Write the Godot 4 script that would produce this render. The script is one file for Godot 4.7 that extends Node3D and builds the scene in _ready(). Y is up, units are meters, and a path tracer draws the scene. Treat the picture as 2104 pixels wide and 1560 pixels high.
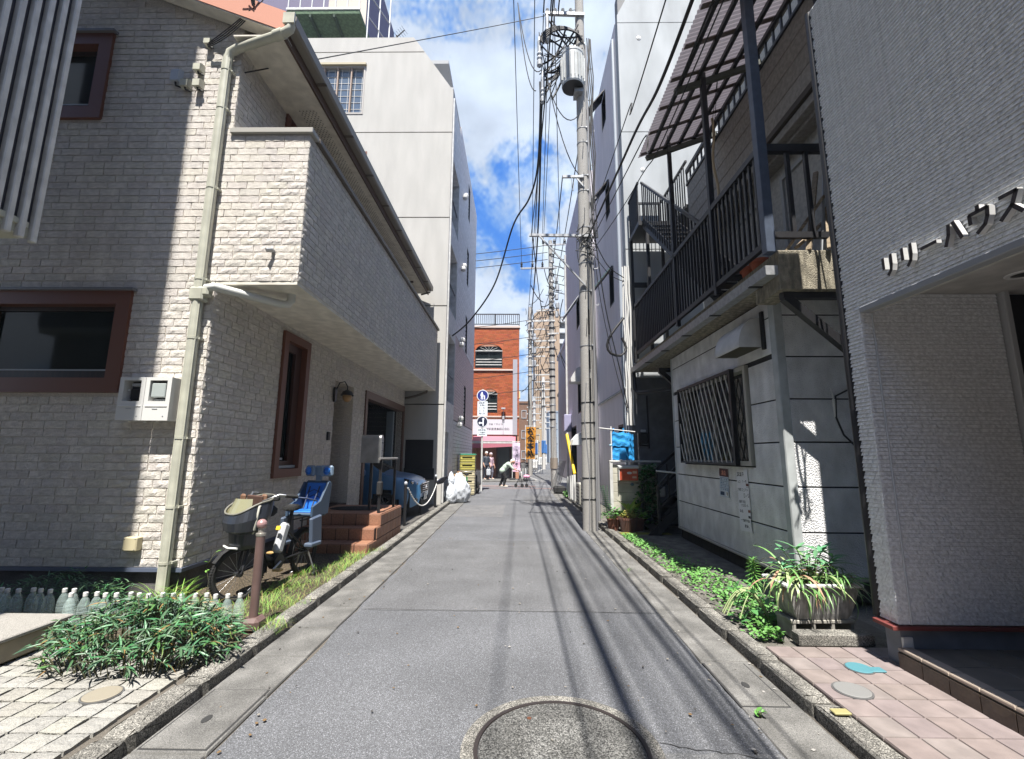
extends Node3D

const CAM := Vector3(0, 1.6, 0)
const UP := Vector3.UP
var rng := RandomNumberGenerator.new()
var M := {}
var T := {}
var used := {}

class MB:
	var v := PackedVector3Array()
	var n := PackedVector3Array()
	var c := PackedColorArray()
	var uv := PackedVector2Array()
	var col := Color(1, 1, 1)
	func tri(a: Vector3, b: Vector3, d: Vector3) -> void:
		var q = (b - a).cross(d - a).normalized()
		v.append_array([a, d, b])
		n.append_array([q, q, q])
		c.append_array([col, col, col])
		uv.append_array([Vector2.ZERO, Vector2.ZERO, Vector2.ZERO])
	func tris(a: Vector3, b: Vector3, d: Vector3, na: Vector3, nb: Vector3, nd: Vector3) -> void:
		v.append_array([a, d, b])
		n.append_array([na, nd, nb])
		c.append_array([col, col, col])
		uv.append_array([Vector2.ZERO, Vector2.ZERO, Vector2.ZERO])
	func quad(a: Vector3, b: Vector3, d: Vector3, e: Vector3) -> void:
		var q = (d - a).cross(e - b).normalized()
		v.append_array([a, d, b, a, e, d])
		n.append_array([q, q, q, q, q, q])
		c.append_array([col, col, col, col, col, col])
		uv.append_array([Vector2(0, 1), Vector2(1, 0), Vector2(1, 1), Vector2(0, 1), Vector2(0, 0), Vector2(1, 0)])
	func box(p: Vector3, s: Vector3, bs := Basis.IDENTITY) -> void:
		var x = bs.x * s.x * 0.5
		var y = bs.y * s.y * 0.5
		var z = bs.z * s.z * 0.5
		quad(p - x - y + z, p + x - y + z, p + x + y + z, p - x + y + z)
		quad(p + x - y - z, p - x - y - z, p - x + y - z, p + x + y - z)
		quad(p + x - y + z, p + x - y - z, p + x + y - z, p + x + y + z)
		quad(p - x - y - z, p - x - y + z, p - x + y + z, p - x + y - z)
		quad(p - x + y + z, p + x + y + z, p + x + y - z, p - x + y - z)
		quad(p - x - y - z, p + x - y - z, p + x - y + z, p - x - y + z)
	func mm(a: Vector3, b: Vector3) -> void:
		box((a + b) * 0.5, (b - a).abs())
	# box with chamfered edges
	func bev(p: Vector3, s: Vector3, r: float, bs := Basis.IDENTITY) -> void:
		var h = s * 0.5
		r = minf(r, minf(h.x, minf(h.y, h.z)) * 0.9)
		var i = h - Vector3(r, r, r)
		for ax in 3:
			var a1 = (ax + 1) % 3
			var a2 = (ax + 2) % 3
			for sg in [-1.0, 1.0]:
				var q := []
				for k in [[-1, -1], [1, -1], [1, 1], [-1, 1]]:
					var w := Vector3.ZERO
					w[ax] = sg * h[ax]
					w[a1] = k[0] * i[a1] * sg
					w[a2] = k[1] * i[a2]
					q.append(p + bs * w)
				quad(q[0], q[1], q[2], q[3])
		for ax in 3:
			var a1 = (ax + 1) % 3
			var a2 = (ax + 2) % 3
			for s1 in [-1.0, 1.0]:
				for s2 in [-1.0, 1.0]:
					var q := []
					for k in [[-1, 0], [1, 0], [1, 1], [-1, 1]]:
						var w := Vector3.ZERO
						w[ax] = k[0] * i[ax]
						w[a1] = s1 * (h[a1] if k[1] == 0 else i[a1])
						w[a2] = s2 * (i[a2] if k[1] == 0 else h[a2])
						q.append(p + bs * w)
					if s1 * s2 < 0: quad(q[0], q[1], q[2], q[3])
					else: quad(q[3], q[2], q[1], q[0])
		for sx in [-1.0, 1.0]:
			for sy in [-1.0, 1.0]:
				for sz in [-1.0, 1.0]:
					var a = p + bs * Vector3(sx * h.x, sy * i.y, sz * i.z)
					var b = p + bs * Vector3(sx * i.x, sy * h.y, sz * i.z)
					var d = p + bs * Vector3(sx * i.x, sy * i.y, sz * h.z)
					if sx * sy * sz > 0: tri(a, b, d)
					else: tri(a, d, b)
	func tube(pts: Array, r, seg := 8, caps := true) -> void:
		var k := pts.size()
		var rings := []
		var nrm := []
		var u := Vector3.ZERO
		for i in k:
			var t: Vector3 = (pts[mini(i + 1, k - 1)] - pts[maxi(i - 1, 0)]).normalized()
			if i == 0:
				u = t.cross(Vector3.UP if absf(t.y) < 0.9 else Vector3.RIGHT).normalized()
			else:
				u = (u - t * u.dot(t)).normalized()
			var w = t.cross(u)
			var rr: float = r[i] if r is Array else r
			var ring := []
			var nn := []
			for j in seg:
				var a = TAU * j / seg
				var d = u * cos(a) + w * sin(a)
				nn.append(d)
				ring.append(pts[i] + d * rr)
			rings.append(ring)
			nrm.append(nn)
		for i in k - 1:
			for j in seg:
				var q = (j + 1) % seg
				tris(rings[i][j], rings[i][q], rings[i + 1][q], nrm[i][j], nrm[i][q], nrm[i + 1][q])
				tris(rings[i][j], rings[i + 1][q], rings[i + 1][j], nrm[i][j], nrm[i + 1][q], nrm[i + 1][j])
		if caps and seg > 3:
			for j in range(1, seg - 1):
				tri(rings[0][0], rings[0][j + 1], rings[0][j])
				tri(rings[k - 1][0], rings[k - 1][j], rings[k - 1][j + 1])
	func bar(a: Vector3, b: Vector3, w: float, h: float) -> void:
		var t = (b - a).normalized()
		var u = t.cross(Vector3.UP if absf(t.y) < 0.95 else Vector3.FORWARD).normalized()
		box((a + b) * 0.5, Vector3(w, h, (b - a).length()), Basis(u, t.cross(u), t))
	func lathe(prof: Array, o := Vector3.ZERO, seg := 16, bs := Basis.IDENTITY) -> void:
		for i in prof.size() - 1:
			var a: Vector2 = prof[i]
			var b: Vector2 = prof[i + 1]
			var sl = Vector2(b.y - a.y, a.x - b.x).normalized()
			for j in seg:
				var p0 = TAU * j / seg
				var p1 = TAU * (j + 1) / seg
				var d0 = Vector3(cos(p0), 0, -sin(p0))
				var d1 = Vector3(cos(p1), 0, -sin(p1))
				var n0 = bs * (d0 * sl.x + Vector3(0, sl.y, 0))
				var n1 = bs * (d1 * sl.x + Vector3(0, sl.y, 0))
				var q0 = o + bs * (d0 * a.x + Vector3(0, a.y, 0))
				var q1 = o + bs * (d1 * a.x + Vector3(0, a.y, 0))
				var q2 = o + bs * (d1 * b.x + Vector3(0, b.y, 0))
				var q3 = o + bs * (d0 * b.x + Vector3(0, b.y, 0))
				if a.x > 1e-5: tris(q0, q1, q2, n0, n1, n1)
				if b.x > 1e-5: tris(q0, q2, q3, n0, n1, n0)
	# extruded polygon: xf maps (u,v,w); w runs from 0 to d
	func prism(poly: PackedVector2Array, d: float, xf := Transform3D.IDENTITY) -> void:
		if Geometry2D.is_polygon_clockwise(poly): poly.reverse()
		var ix = Geometry2D.triangulate_polygon(poly)
		for k in range(0, ix.size(), 3):
			var a = poly[ix[k]]
			var b = poly[ix[k + 1]]
			var e = poly[ix[k + 2]]
			if (b - a).cross(e - a) < 0:
				var t = b
				b = e
				e = t
			tri(xf * Vector3(a.x, a.y, d), xf * Vector3(b.x, b.y, d), xf * Vector3(e.x, e.y, d))
			tri(xf * Vector3(a.x, a.y, 0), xf * Vector3(e.x, e.y, 0), xf * Vector3(b.x, b.y, 0))
		for k in poly.size():
			var a = poly[k]
			var b = poly[(k + 1) % poly.size()]
			quad(xf * Vector3(a.x, a.y, 0), xf * Vector3(b.x, b.y, 0), xf * Vector3(b.x, b.y, d), xf * Vector3(a.x, a.y, d))
	func ball(o: Vector3, r: Vector3, seg := 12) -> void:
		var prof := []
		var st := seg / 2
		for i in st + 1:
			var a = -PI / 2 + PI * i / st
			prof.append(Vector2(maxf(cos(a), 0.0), sin(a)))
		lathe(prof, o, seg, Basis.from_scale(r))
	func add(o, xf: Transform3D) -> void:
		for i in o.v.size():
			v.append(xf * o.v[i])
			n.append((xf.basis * o.n[i]).normalized())
		c.append_array(o.c)
		uv.append_array(o.uv)
	func mesh() -> ArrayMesh:
		var a := []
		a.resize(Mesh.ARRAY_MAX)
		a[Mesh.ARRAY_VERTEX] = v
		a[Mesh.ARRAY_NORMAL] = n
		a[Mesh.ARRAY_COLOR] = c
		a[Mesh.ARRAY_TEX_UV] = uv
		var m := ArrayMesh.new()
		m.add_surface_from_arrays(Mesh.PRIMITIVE_TRIANGLES, a)
		return m

func V(x: float, y: float, z: float) -> Vector3:
	return Vector3(x, y, z)

func R(a: float, b: float) -> float:
	return rng.randf_range(a, b)

func numbered(called: String) -> String:
	if not used.has(called):
		used[called] = 0
		return called
	used[called] += 1
	return "%s_%03d" % [called, used[called]]

func put(called: String, b, m: Material, parent: Node = self) -> MeshInstance3D:
	var o := MeshInstance3D.new()
	o.name = numbered(called) if parent == self else called
	o.mesh = b.mesh() if b is MB else b
	o.material_override = m
	parent.add_child(o, true)
	return o

func tag(o: Node, label: String, cat: String, group := "") -> Node:
	o.set_meta("label", label)
	o.set_meta("category", cat)
	if group != "": o.set_meta("group", group)
	return o

func thing(called: String, label: String, cat: String, at := Vector3.ZERO, group := "", turn := 0.0) -> Node3D:
	var o := Node3D.new()
	o.name = numbered(called)
	add_child(o)
	o.position = at
	o.rotation.y = turn
	tag(o, label, cat, group)
	return o

func struct(called: String, b, m: Material) -> MeshInstance3D:
	var o = put(called, b, m)
	o.set_meta("kind", "structure")
	return o

func stuff(o: Node) -> Node:
	o.set_meta("kind", "stuff")
	return o

func copy(o: Node3D, label := "") -> Node3D:
	var r = o.duplicate()
	r.name = numbered(String(o.name).rstrip("0123456789_"))
	add_child(r)
	if label != "": r.set_meta("label", label)
	return r

# planes: (u, v, w) -> world, w points out of the wall
func pz(z: float) -> Transform3D:
	return Transform3D(Basis.IDENTITY, V(0, 0, z))
func pl(x: float) -> Transform3D:   # wall on the left, seen from the street: u = -z
	return Transform3D(Basis(V(0, 0, -1), UP, V(1, 0, 0)), V(x, 0, 0))
func pr(x: float) -> Transform3D:   # wall on the right: u = z
	return Transform3D(Basis(V(0, 0, 1), UP, V(-1, 0, 0)), V(x, 0, 0))
func py(y: float) -> Transform3D:   # lying: u = x, v = -z, w = up
	return Transform3D(Basis(V(1, 0, 0), V(0, 0, -1), UP), V(0, y, 0))

func xbox(b: MB, xf: Transform3D, u0: float, u1: float, v0: float, v1: float, w0: float, w1: float) -> void:
	b.box(xf * V((u0 + u1) / 2, (v0 + v1) / 2, (w0 + w1) / 2), V(absf(u1 - u0), absf(v1 - v0), absf(w1 - w0)), xf.basis)

# wall from w=-t to w=0 with rectangular holes (Rect2 in u, v)
func wall(b: MB, xf: Transform3D, u0: float, u1: float, v0: float, v1: float, t: float, holes := [], w := 0.0) -> void:
	var us := [u0, u1]
	var vs := [v0, v1]
	for h in holes:
		for q in [h.position.x, h.end.x]: if q > u0 and q < u1: us.append(q)
		for q in [h.position.y, h.end.y]: if q > v0 and q < v1: vs.append(q)
	us.sort()
	vs.sort()
	for j in vs.size() - 1:
		if vs[j + 1] - vs[j] < 1e-4: continue
		var start = null
		for i in us.size() - 1:
			if us[i + 1] - us[i] < 1e-4: continue
			var m = Vector2((us[i] + us[i + 1]) / 2, (vs[j] + vs[j + 1]) / 2)
			var inside := false
			for h in holes: if h.has_point(m): inside = true
			if inside:
				if start != null: xbox(b, xf, start, us[i], vs[j], vs[j + 1], w - t, w)
				start = null
			elif start == null: start = us[i]
		if start != null: xbox(b, xf, start, u1, vs[j], vs[j + 1], w - t, w)

# pieces: [transform, variant]; the nearest `most` become parts, the rest one part
func pieces(parent: Node, called: String, list: Array, vars: Array, m: Material, most := 300, rest := "") -> void:
	for p in list: p.append((p[0].origin as Vector3 + parent.position).distance_squared_to(CAM) if parent is Node3D else 0.0)
	list.sort_custom(func(a, b): return a[2] < b[2])
	var meshes := []
	for q in vars: meshes.append(q.mesh())
	var b := MB.new()
	for i in list.size():
		if i < most:
			var o = put(called, meshes[list[i][1]], m, parent)
			o.transform = list[i][0]
		else:
			b.add(vars[list[i][1]], list[i][0])
	if b.v.size(): stuff(put(rest if rest != "" else called, b, m, parent))

# rough-faced running-bond bricks; returns a list for pieces()
func brick_list(xf: Transform3D, u0: float, u1: float, v0: float, v1: float, holes: Array, L: float, H: float, gap: float, nvar: int, off := 0.0, depth := 0.02) -> Array:
	var out := []
	var rows = int(round((v1 - v0) / H))
	var h = (v1 - v0) / rows
	for r in rows:
		var va = v0 + r * h
		var vb = va + h
		var u = u0 - fposmod((0.5 * L if r % 2 else 0.0) + off + (r % 4) * 0.04, L)
		while u < u1:
			var a = maxf(u, u0)
			var b = minf(u + L, u1)
			u += L
			if b - a < 0.03: continue
			var segs := [[a, b]]
			for ho in holes:
				if ho.position.y < vb - 0.01 and ho.end.y > va + 0.01:
					var ns := []
					for s in segs:
						if ho.end.x <= s[0] or ho.position.x >= s[1]: ns.append(s)
						else:
							if ho.position.x - s[0] > 0.02: ns.append([s[0], ho.position.x])
							if s[1] - ho.end.x > 0.02: ns.append([ho.end.x, s[1]])
					segs = ns
			for s in segs:
				var w = s[1] - s[0] - gap
				out.append([xf * Transform3D(Basis.from_scale(V(w, h - gap, 1)), V((s[0] + s[1]) / 2, (va + vb) / 2, 0)), rng.randi() % nvar])
	return out

# unit brick: 1 x 1 face in u, v; front about w = 0, back at w = -d; bulging split face
func brick_var(d: float, rough: float, tone: Color, nu := 5, nv := 2, edge := 0.06, low := 0.006) -> MB:
	var b := MB.new()
	b.col = tone
	var g := []
	for j in nv + 1:
		var row := []
		for i in nu + 1:
			var e = i == 0 or i == nu or j == 0 or j == nv
			var uu = -0.5 + float(i) / nu
			var vv = -0.5 + float(j) / nv
			if not e:
				uu += R(-0.3, 0.3) / nu
				vv += R(-0.25, 0.25) / nv
			row.append(V(uu, vv, (-low if e else 0.0) + R(-rough, rough)))
		g.append(row)
	for j in nv:
		for i in nu:
			b.tri(g[j][i], g[j][i + 1], g[j + 1][i + 1])
			b.tri(g[j][i], g[j + 1][i + 1], g[j + 1][i])
	var z := V(0, 0, 1)
	for i in nu:
		var a = g[0][i]
		var e = g[0][i + 1]
		b.quad(V(a.x, a.y, -d), V(e.x, e.y, -d), e, a)
		a = g[nv][i]
		e = g[nv][i + 1]
		b.quad(a, e, V(e.x, e.y, -d), V(a.x, a.y, -d))
	for j in nv:
		var a = g[j][0]
		var e = g[j + 1][0]
		b.quad(V(a.x, a.y, -d), a, e, V(e.x, e.y, -d))
		a = g[j][nu]
		e = g[j + 1][nu]
		b.quad(a, V(a.x, a.y, -d), V(e.x, e.y, -d), e)
	return b

# flat tile with a chamfer, unit face, used with a scaled transform
func tile_var(d: float, tone: Color, ch := 0.03, tilt := 0.0) -> MB:
	var b := MB.new()
	b.col = tone
	var k = 0.5 - ch
	var f := []
	var o := []
	for q in [[-1, -1], [1, -1], [1, 1], [-1, 1]]:
		f.append(V(q[0] * k, q[1] * k, tilt * q[1] + R(-0.0008, 0.0008)))
		o.append(V(q[0] * 0.5, q[1] * 0.5, -d * 0.35 + tilt * q[1]))
	b.quad(f[0], f[1], f[2], f[3])
	for i in 4:
		var j = (i + 1) % 4
		b.quad(o[i], o[j], f[j], f[i])
		b.quad(V(o[i].x, o[i].y, -d), V(o[j].x, o[j].y, -d), o[j], o[i])
	return b

func lin(r: float, g: float, b: float) -> Color:
	return Color(r, g, b).linear_to_srgb()

func ntex(seed_: int, freq: float, lo: float, hi: float, oct := 4, type := 0, nrm := 0.0, warp := 0.0) -> NoiseTexture2D:
	var f := FastNoiseLite.new()
	f.seed = seed_
	f.noise_type = type
	f.frequency = freq
	f.fractal_octaves = oct
	if warp > 0.0:
		f.domain_warp_enabled = true
		f.domain_warp_amplitude = warp
	var t := NoiseTexture2D.new()
	t.width = 512
	t.height = 512
	t.seamless = true
	t.noise = f
	if nrm > 0.0:
		t.as_normal_map = true
		t.bump_strength = nrm
	else:
		var g := Gradient.new()
		g.set_color(0, Color(lo, lo, lo))
		g.set_color(1, Color(hi, hi, hi))
		t.color_ramp = g
	return t

func mat(key: String, r: float, g: float, b: float, rough := 0.8, o := {}) -> StandardMaterial3D:
	if M.has(key): return M[key]
	var m := StandardMaterial3D.new()
	m.resource_name = key
	m.albedo_color = lin(r, g, b)
	m.roughness = rough
	m.metallic = o.get("metal", 0.0)
	m.metallic_specular = o.get("spec", 0.5)
	m.vertex_color_use_as_albedo = o.get("vc", false)
	if o.has("tex"):
		m.albedo_texture = T[o.tex]
		if not o.get("uv", false):
			m.uv1_triplanar = true
			m.uv1_world_triplanar = o.get("world", true)
			m.uv1_scale = o.get("scale", Vector3.ONE)
	if o.has("nrm"):
		m.normal_enabled = true
		m.normal_texture = T[o.nrm]
		m.normal_scale = o.get("ns", 1.0)
		if not o.has("tex"):
			m.uv1_triplanar = true
			m.uv1_world_triplanar = o.get("world", true)
			m.uv1_scale = o.get("scale", Vector3.ONE)
	if o.has("dirt"):
		m.detail_enabled = true
		m.detail_blend_mode = BaseMaterial3D.BLEND_MODE_MUL
		m.detail_albedo = T[o.dirt]
		m.detail_uv_layer = BaseMaterial3D.DETAIL_UV_2
		m.uv2_triplanar = true
		m.uv2_world_triplanar = true
		m.uv2_scale = o.get("dscale", Vector3(0.4, 0.4, 0.4))
	if o.has("back"):
		m.backlight_enabled = true
		m.backlight = o.back
	M[key] = m
	return m

func glass(key: String, r: float, g: float, b: float, a: float) -> StandardMaterial3D:
	if M.has(key): return M[key]
	var m := StandardMaterial3D.new()
	m.resource_name = key
	m.transparency = BaseMaterial3D.TRANSPARENCY_ALPHA
	var c = lin(r, g, b)
	c.a = a
	m.albedo_color = c
	m.roughness = 0.03
	M[key] = m
	return m

func texmat(key: String, im: Image, rough := 0.7) -> StandardMaterial3D:
	var m := StandardMaterial3D.new()
	m.resource_name = key
	m.albedo_texture = ImageTexture.create_from_image(im)
	m.roughness = rough
	M[key] = m
	return m

# ---- small drawing kit for flat print ----
func canvas(w: int, h: int, c: Color) -> Image:
	var im := Image.create(w, h, false, Image.FORMAT_RGB8)
	im.fill(c)
	return im

func stroke(im: Image, a: Vector2, b: Vector2, r: float, c: Color) -> void:
	var n = int(maxf(1.0, a.distance_to(b) / maxf(0.6, r * 0.6)))
	for i in n + 1:
		var p = a.lerp(b, float(i) / n)
		im.fill_rect(Rect2i(int(p.x - r), int(p.y - r), maxi(1, int(2 * r)), maxi(1, int(2 * r))), c)

# glyphs are polylines on a 10 x 10 grid (two digits a point), strokes parted by blanks
const GLYPH := {
	"自": "4030 2181 2129 8189 2424 2484 2787 2989", "転": "0131 1040 1959 0252 0242 0545 2024 0858 3019 6191 6595 7557 5798 8899",
	"車": "1181 4149 2272 2282 2277 7277 2575 0797", "を": "1272 4115 1545 4565 6568 3639 3989 8545", "除": "1019 1141 4133 3345 4513 7047 7099 6484 7479 5696 6758 8798",
	"く": "7125 2589", "一": "0595", "方": "5052 0292 4439 4484 8489 8968", "通": "1021 0424 2427 2709 0999 4191 4248 4292 9298 6268 4595 4696",
	"行": "3013 3214 2429 5191 4494 7479 7959", "止": "5059 5484 2429 0999",
	"お": "0252 3039 3915 1564 6489 8959 7092", "食": "5014 5094 3454 2629 2676 7669 4648 2928 4898", "事": "0191 5059 2272 2374 1585 0696 1787 5948", "処": "2012 1241 4119 1379 6061 6097 9799",
	"創": "3013 3062 2444 2649 2747 5658 6165 9190 9198", "業": "3134 6164 1383 0494 1585 0797 5059 4809 6899", "年": "2012 1181 2484 2427 0797 4149",
	"株": "2029 0242 2209 2244 5092 5599 4595 7079 7549 7599", "式": "0292 6065 6599 8081 1545 3539 0848", "会": "5004 5094 3363 1686 4619 1989 7799", "社": "2030 0232 3209 2529 7079 4595 4999",
	"産": "5051 1181 3143 7163 1484 1409 3575 5059 3777 2999", "明": "1139 1141 4149 1545 6168 6191 9199 6494", "昭": "1139 1141 4149 1545 5191 7146 5699",
	"町": "1149 1141 3149 0545 5191 7179", "屋": "1191 1109 1393 3585 5055 2787 5559 1999", "D": "2029 2060 6083 8386 8669 6929", "-": "2575", "5": "7020 2024 2464 6486 8668 6828",
	"1": "5059 5032", "9": "8222 2082 2224 2484 8089 8948", "6": "7020 2029 2989 8985 8525", "2": "2131 3170 7083 8319 1989", "0": "3070 7089 8979 7939 3920 2030",
	"募": "0191 3032 6062 2373 2376 2676 0797 4709 5949", "集": "3013 2126 2181 2383 2585 5159 0797 5709 5799", "中": "1181 1116 8186 1686 5059", "コ": "1181 8188 1888", "ン": "1233 1989 8983", "プ": "0171 7138 8090",
	"レ": "2029 2975", "ラ": "2181 1484 8448", "販": "1139 1141 4147 1747 5191 6148 6494 6499", "売": "0191 5053 2383 1595 3639 3909 6669 6999",
}

func glyph(im: Image, ch: String, at: Vector2, s: float, r: float, c: Color) -> void:
	if not GLYPH.has(ch): return
	for g in GLYPH[ch].split(" "):
		var a = Vector2(int(g[0]), int(g[1])) / 9.5 * s + at
		var b = Vector2(int(g[2]), int(g[3])) / 9.5 * s + at
		stroke(im, a, b, r, c)

func text(im: Image, t: String, at: Vector2, s: float, r: float, c: Color, down := false) -> void:
	for i in t.length():
		glyph(im, t[i], at + (Vector2(0, s * 1.12) if down else Vector2(s * 1.12, 0)) * i, s, r, c)

# a printed face on a thin board
func board(called: String, parent: Node, xf: Transform3D, w: float, h: float, t: float, face: Material, body: Material) -> MeshInstance3D:
	var b := MB.new()
	xbox(b, xf, -w / 2, w / 2, -h / 2, h / 2, 0, t)
	var o = put(called, b, body, parent)
	var f := MB.new()
	f.quad(xf * V(-w / 2, -h / 2, t + 0.002), xf * V(w / 2, -h / 2, t + 0.002), xf * V(w / 2, h / 2, t + 0.002), xf * V(-w / 2, h / 2, t + 0.002))
	put("printed_face", f, face, o)
	return o

# a window: frame (part) with pane (sub-part); rect in u, v
func window(parent: Node, xf: Transform3D, r: Rect2, fw: float, out: float, back: float, fm: Material, gm: Material, nv := 0, nh := 0, called := "window", mull := 0.03) -> MeshInstance3D:
	var b := MB.new()
	var u0 = r.position.x
	var v0 = r.position.y
	var u1 = r.end.x
	var v1 = r.end.y
	xbox(b, xf, u0, u1, v1 - fw, v1, -back, out)
	xbox(b, xf, u0, u1, v0, v0 + fw, -back, out)
	xbox(b, xf, u0, u0 + fw, v0 + fw, v1 - fw, -back, out)
	xbox(b, xf, u1 - fw, u1, v0 + fw, v1 - fw, -back, out)
	for i in nv:
		var u = lerpf(u0 + fw, u1 - fw, (i + 1.0) / (nv + 1))
		xbox(b, xf, u - mull / 2, u + mull / 2, v0 + fw, v1 - fw, -back * 0.7, -back * 0.35)
	for i in nh:
		var v = lerpf(v0 + fw, v1 - fw, (i + 1.0) / (nh + 1))
		xbox(b, xf, u0 + fw, u1 - fw, v - mull / 2, v + mull / 2, -back * 0.68, -back * 0.37)
	var o = put(called, b, fm, parent)
	var p := MB.new()
	xbox(p, xf, u0 + fw, u1 - fw, v0 + fw, v1 - fw, -back * 0.8, -back * 0.72)
	put("pane", p, gm, o)
	return o

func _ready() -> void:
	rng.seed = 20240
	# camera, sky, sun, exposure
	var cam := Camera3D.new()
	cam.name = "camera"
	cam.position = CAM
	cam.basis = Basis(UP, deg_to_rad(0.8)) * Basis(Vector3.RIGHT, deg_to_rad(9.4)) * Basis(Vector3.BACK, deg_to_rad(0.35))
	cam.fov = 79.8
	cam.near = 0.05
	cam.far = 900.0
	cam.current = true
	add_child(cam)
	var we := WorldEnvironment.new()
	we.name = "world_environment"
	var en := Environment.new()
	en.background_mode = Environment.BG_SKY
	var sk := Sky.new()
	sk.sky_material = make_sky()
	en.sky = sk
	en.background_energy_multiplier = 1.0
	en.tonemap_mode = Environment.TONE_MAPPER_LINEAR
	en.tonemap_exposure = 2.35
	en.sdfgi_enabled = true
	en.ssao_enabled = true
	en.ssil_enabled = true
	en.fog_enabled = true
	en.fog_density = 0.0006
	en.fog_light_color = Color(0.80, 0.87, 0.96)
	we.environment = en
	add_child(we)
	var sun := DirectionalLight3D.new()
	sun.name = "sun"
	sun.light_energy = 1.6
	sun.light_color = Color(1.0, 0.98, 0.95)
	sun.light_angular_distance = 0.5
	sun.shadow_enabled = true
	add_child(sun)
	sun.look_at_from_position(Vector3.ZERO, V(0.012, -2.15, -1.0), UP)
	textures()
	materials()
	ground()
	slat_building()
	brick_house()
	beige_building()
	tile_building()
	deck_house()
	white_block()
	plum_block()
	shop()
	backdrop()
	rear_street()
	poles()
	cables()
	house_fittings()
	bicycle()
	car()
	left_clutter()
	right_clutter()
	far_clutter()
	greenery()
	people()

func make_sky() -> PanoramaSkyMaterial:
	var w := 1536
	var h := 768
	var f := FastNoiseLite.new()
	f.seed = 11
	f.frequency = 2.2
	f.fractal_octaves = 6
	f.fractal_gain = 0.52
	f.domain_warp_enabled = true
	f.domain_warp_amplitude = 0.25
	f.domain_warp_frequency = 2.0
	var f2 := FastNoiseLite.new()
	f2.seed = 5
	f2.frequency = 4.5
	f2.fractal_octaves = 4
	var data := PackedByteArray()
	data.resize(w * h * 3)
	var low = Color(0.72, 0.80, 0.88)
	for j in h:
		var lat = PI / 2 - PI * (j + 0.5) / h
		if lat < -0.02:
			for i in w:
				var k = (j * w + i) * 3
				data[k] = 150
				data[k + 1] = 152
				data[k + 2] = 155
			continue
		var y = sin(lat)
		var cl = cos(lat)
		var base = Color(0.20, 0.47, 0.88).lerp(Color(0.58, 0.77, 0.97), pow(1.0 - maxf(y, 0.0), 2.2))
		for i in w:
			var lon = TAU * (i + 0.5) / w
			var d = V(sin(lon) * cl, y * 1.5, -cos(lon) * cl)
			var a = f.get_noise_3dv(d)
			var t = smoothstep(-0.24, 0.16, a)
			var b = f2.get_noise_3dv(d * 1.1)
			var lum = 0.90 + 0.16 * b + 0.10 * a
			var cloud = Color(lum * 0.93, lum * 0.975, lum * 1.04)
			var c = base.lerp(cloud, t * 0.95)
			c = c.lerp(low, clampf(1.0 - y * 9.0, 0.0, 0.35))
			var k = (j * w + i) * 3
			data[k] = int(clampf(c.r, 0, 1) * 255)
			data[k + 1] = int(clampf(c.g, 0, 1) * 255)
			data[k + 2] = int(clampf(c.b, 0, 1) * 255)
	var m := PanoramaSkyMaterial.new()
	m.panorama = ImageTexture.create_from_image(Image.create_from_data(w, h, false, Image.FORMAT_RGB8, data))
	m.energy_multiplier = 0.47
	return m

func speckle(n: int, seed_: int, base: float, dark: float, light: float, share: float, tint: Color, blur := 1, grain := 2) -> ImageTexture:
	var r := RandomNumberGenerator.new()
	r.seed = seed_
	var f := FastNoiseLite.new()
	f.seed = seed_
	f.frequency = 0.012
	f.fractal_octaves = 4
	var im := Image.create(n, n, false, Image.FORMAT_RGB8)
	var lo := PackedFloat32Array()
	lo.resize(64 * 64)
	var data := PackedByteArray()
	data.resize(n * n * 3)
	for i in n * n:
		var v = base + r.randfn(0.0, 0.055)
		data[i * 3] = int(clampf(v * tint.r, 0, 1) * 255)
		data[i * 3 + 1] = int(clampf(v * tint.g, 0, 1) * 255)
		data[i * 3 + 2] = int(clampf(v * tint.b, 0, 1) * 255)
	im.set_data(n, n, false, Image.FORMAT_RGB8, data)
	for k in int(n * n * share / (grain * grain)):
		var v = clampf(r.randfn(light, 0.13) if r.randf() < 0.55 else r.randfn(dark, 0.06), 0.02, 1.0)
		var s = r.randi_range(1, grain * 2)
		im.fill_rect(Rect2i(r.randi() % n, r.randi() % n, s, r.randi_range(1, grain * 2)), Color(v * tint.r, v * tint.g, v * tint.b * 1.01))
	return ImageTexture.create_from_image(im)

func textures() -> void:
	T.asphalt = speckle(1024, 3, 0.60, 0.48, 0.76, 0.42, Color(1.0, 1.0, 1.0))
	T.concrete = speckle(1024, 4, 0.83, 0.66, 0.95, 0.5, Color(1.0, 0.99, 0.965))
	T.gravelly = speckle(512, 6, 0.66, 0.38, 0.93, 0.85, Color(1.0, 0.99, 0.95), 1, 4)
	T.blotch = ntex(21, 0.008, 0.70, 1.0, 5)
	T.blotch2 = ntex(22, 0.02, 0.82, 1.0, 4)
	T.soft = ntex(23, 0.006, 0.86, 1.0, 4)
	T.stain = ntex(26, 0.009, 0.94, 1.0, 5, 0, 0.0, 12.0)
	T.streak = ntex(24, 0.012, 0.62, 1.0, 5, 0, 0.0, 12.0)
	T.wood = ntex(25, 0.01, 0.55, 1.0, 4)
	T.fine_n = ntex(31, 0.06, 0, 1, 4, 0, 6.0)
	T.split_n = ntex(32, 0.022, 0, 1, 5, 0, 26.0, 14.0)
	T.stucco_n = ntex(33, 0.11, 0, 1, 3, 0, 9.0)
	T.wrinkle_n = ntex(34, 0.012, 0, 1, 4, 0, 22.0, 24.0)
	T.lump_n = ntex(35, 0.03, 0, 1, 4, 0, 14.0)
	T.grass = ntex(36, 0.03, 0.6, 1.0, 4)

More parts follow.
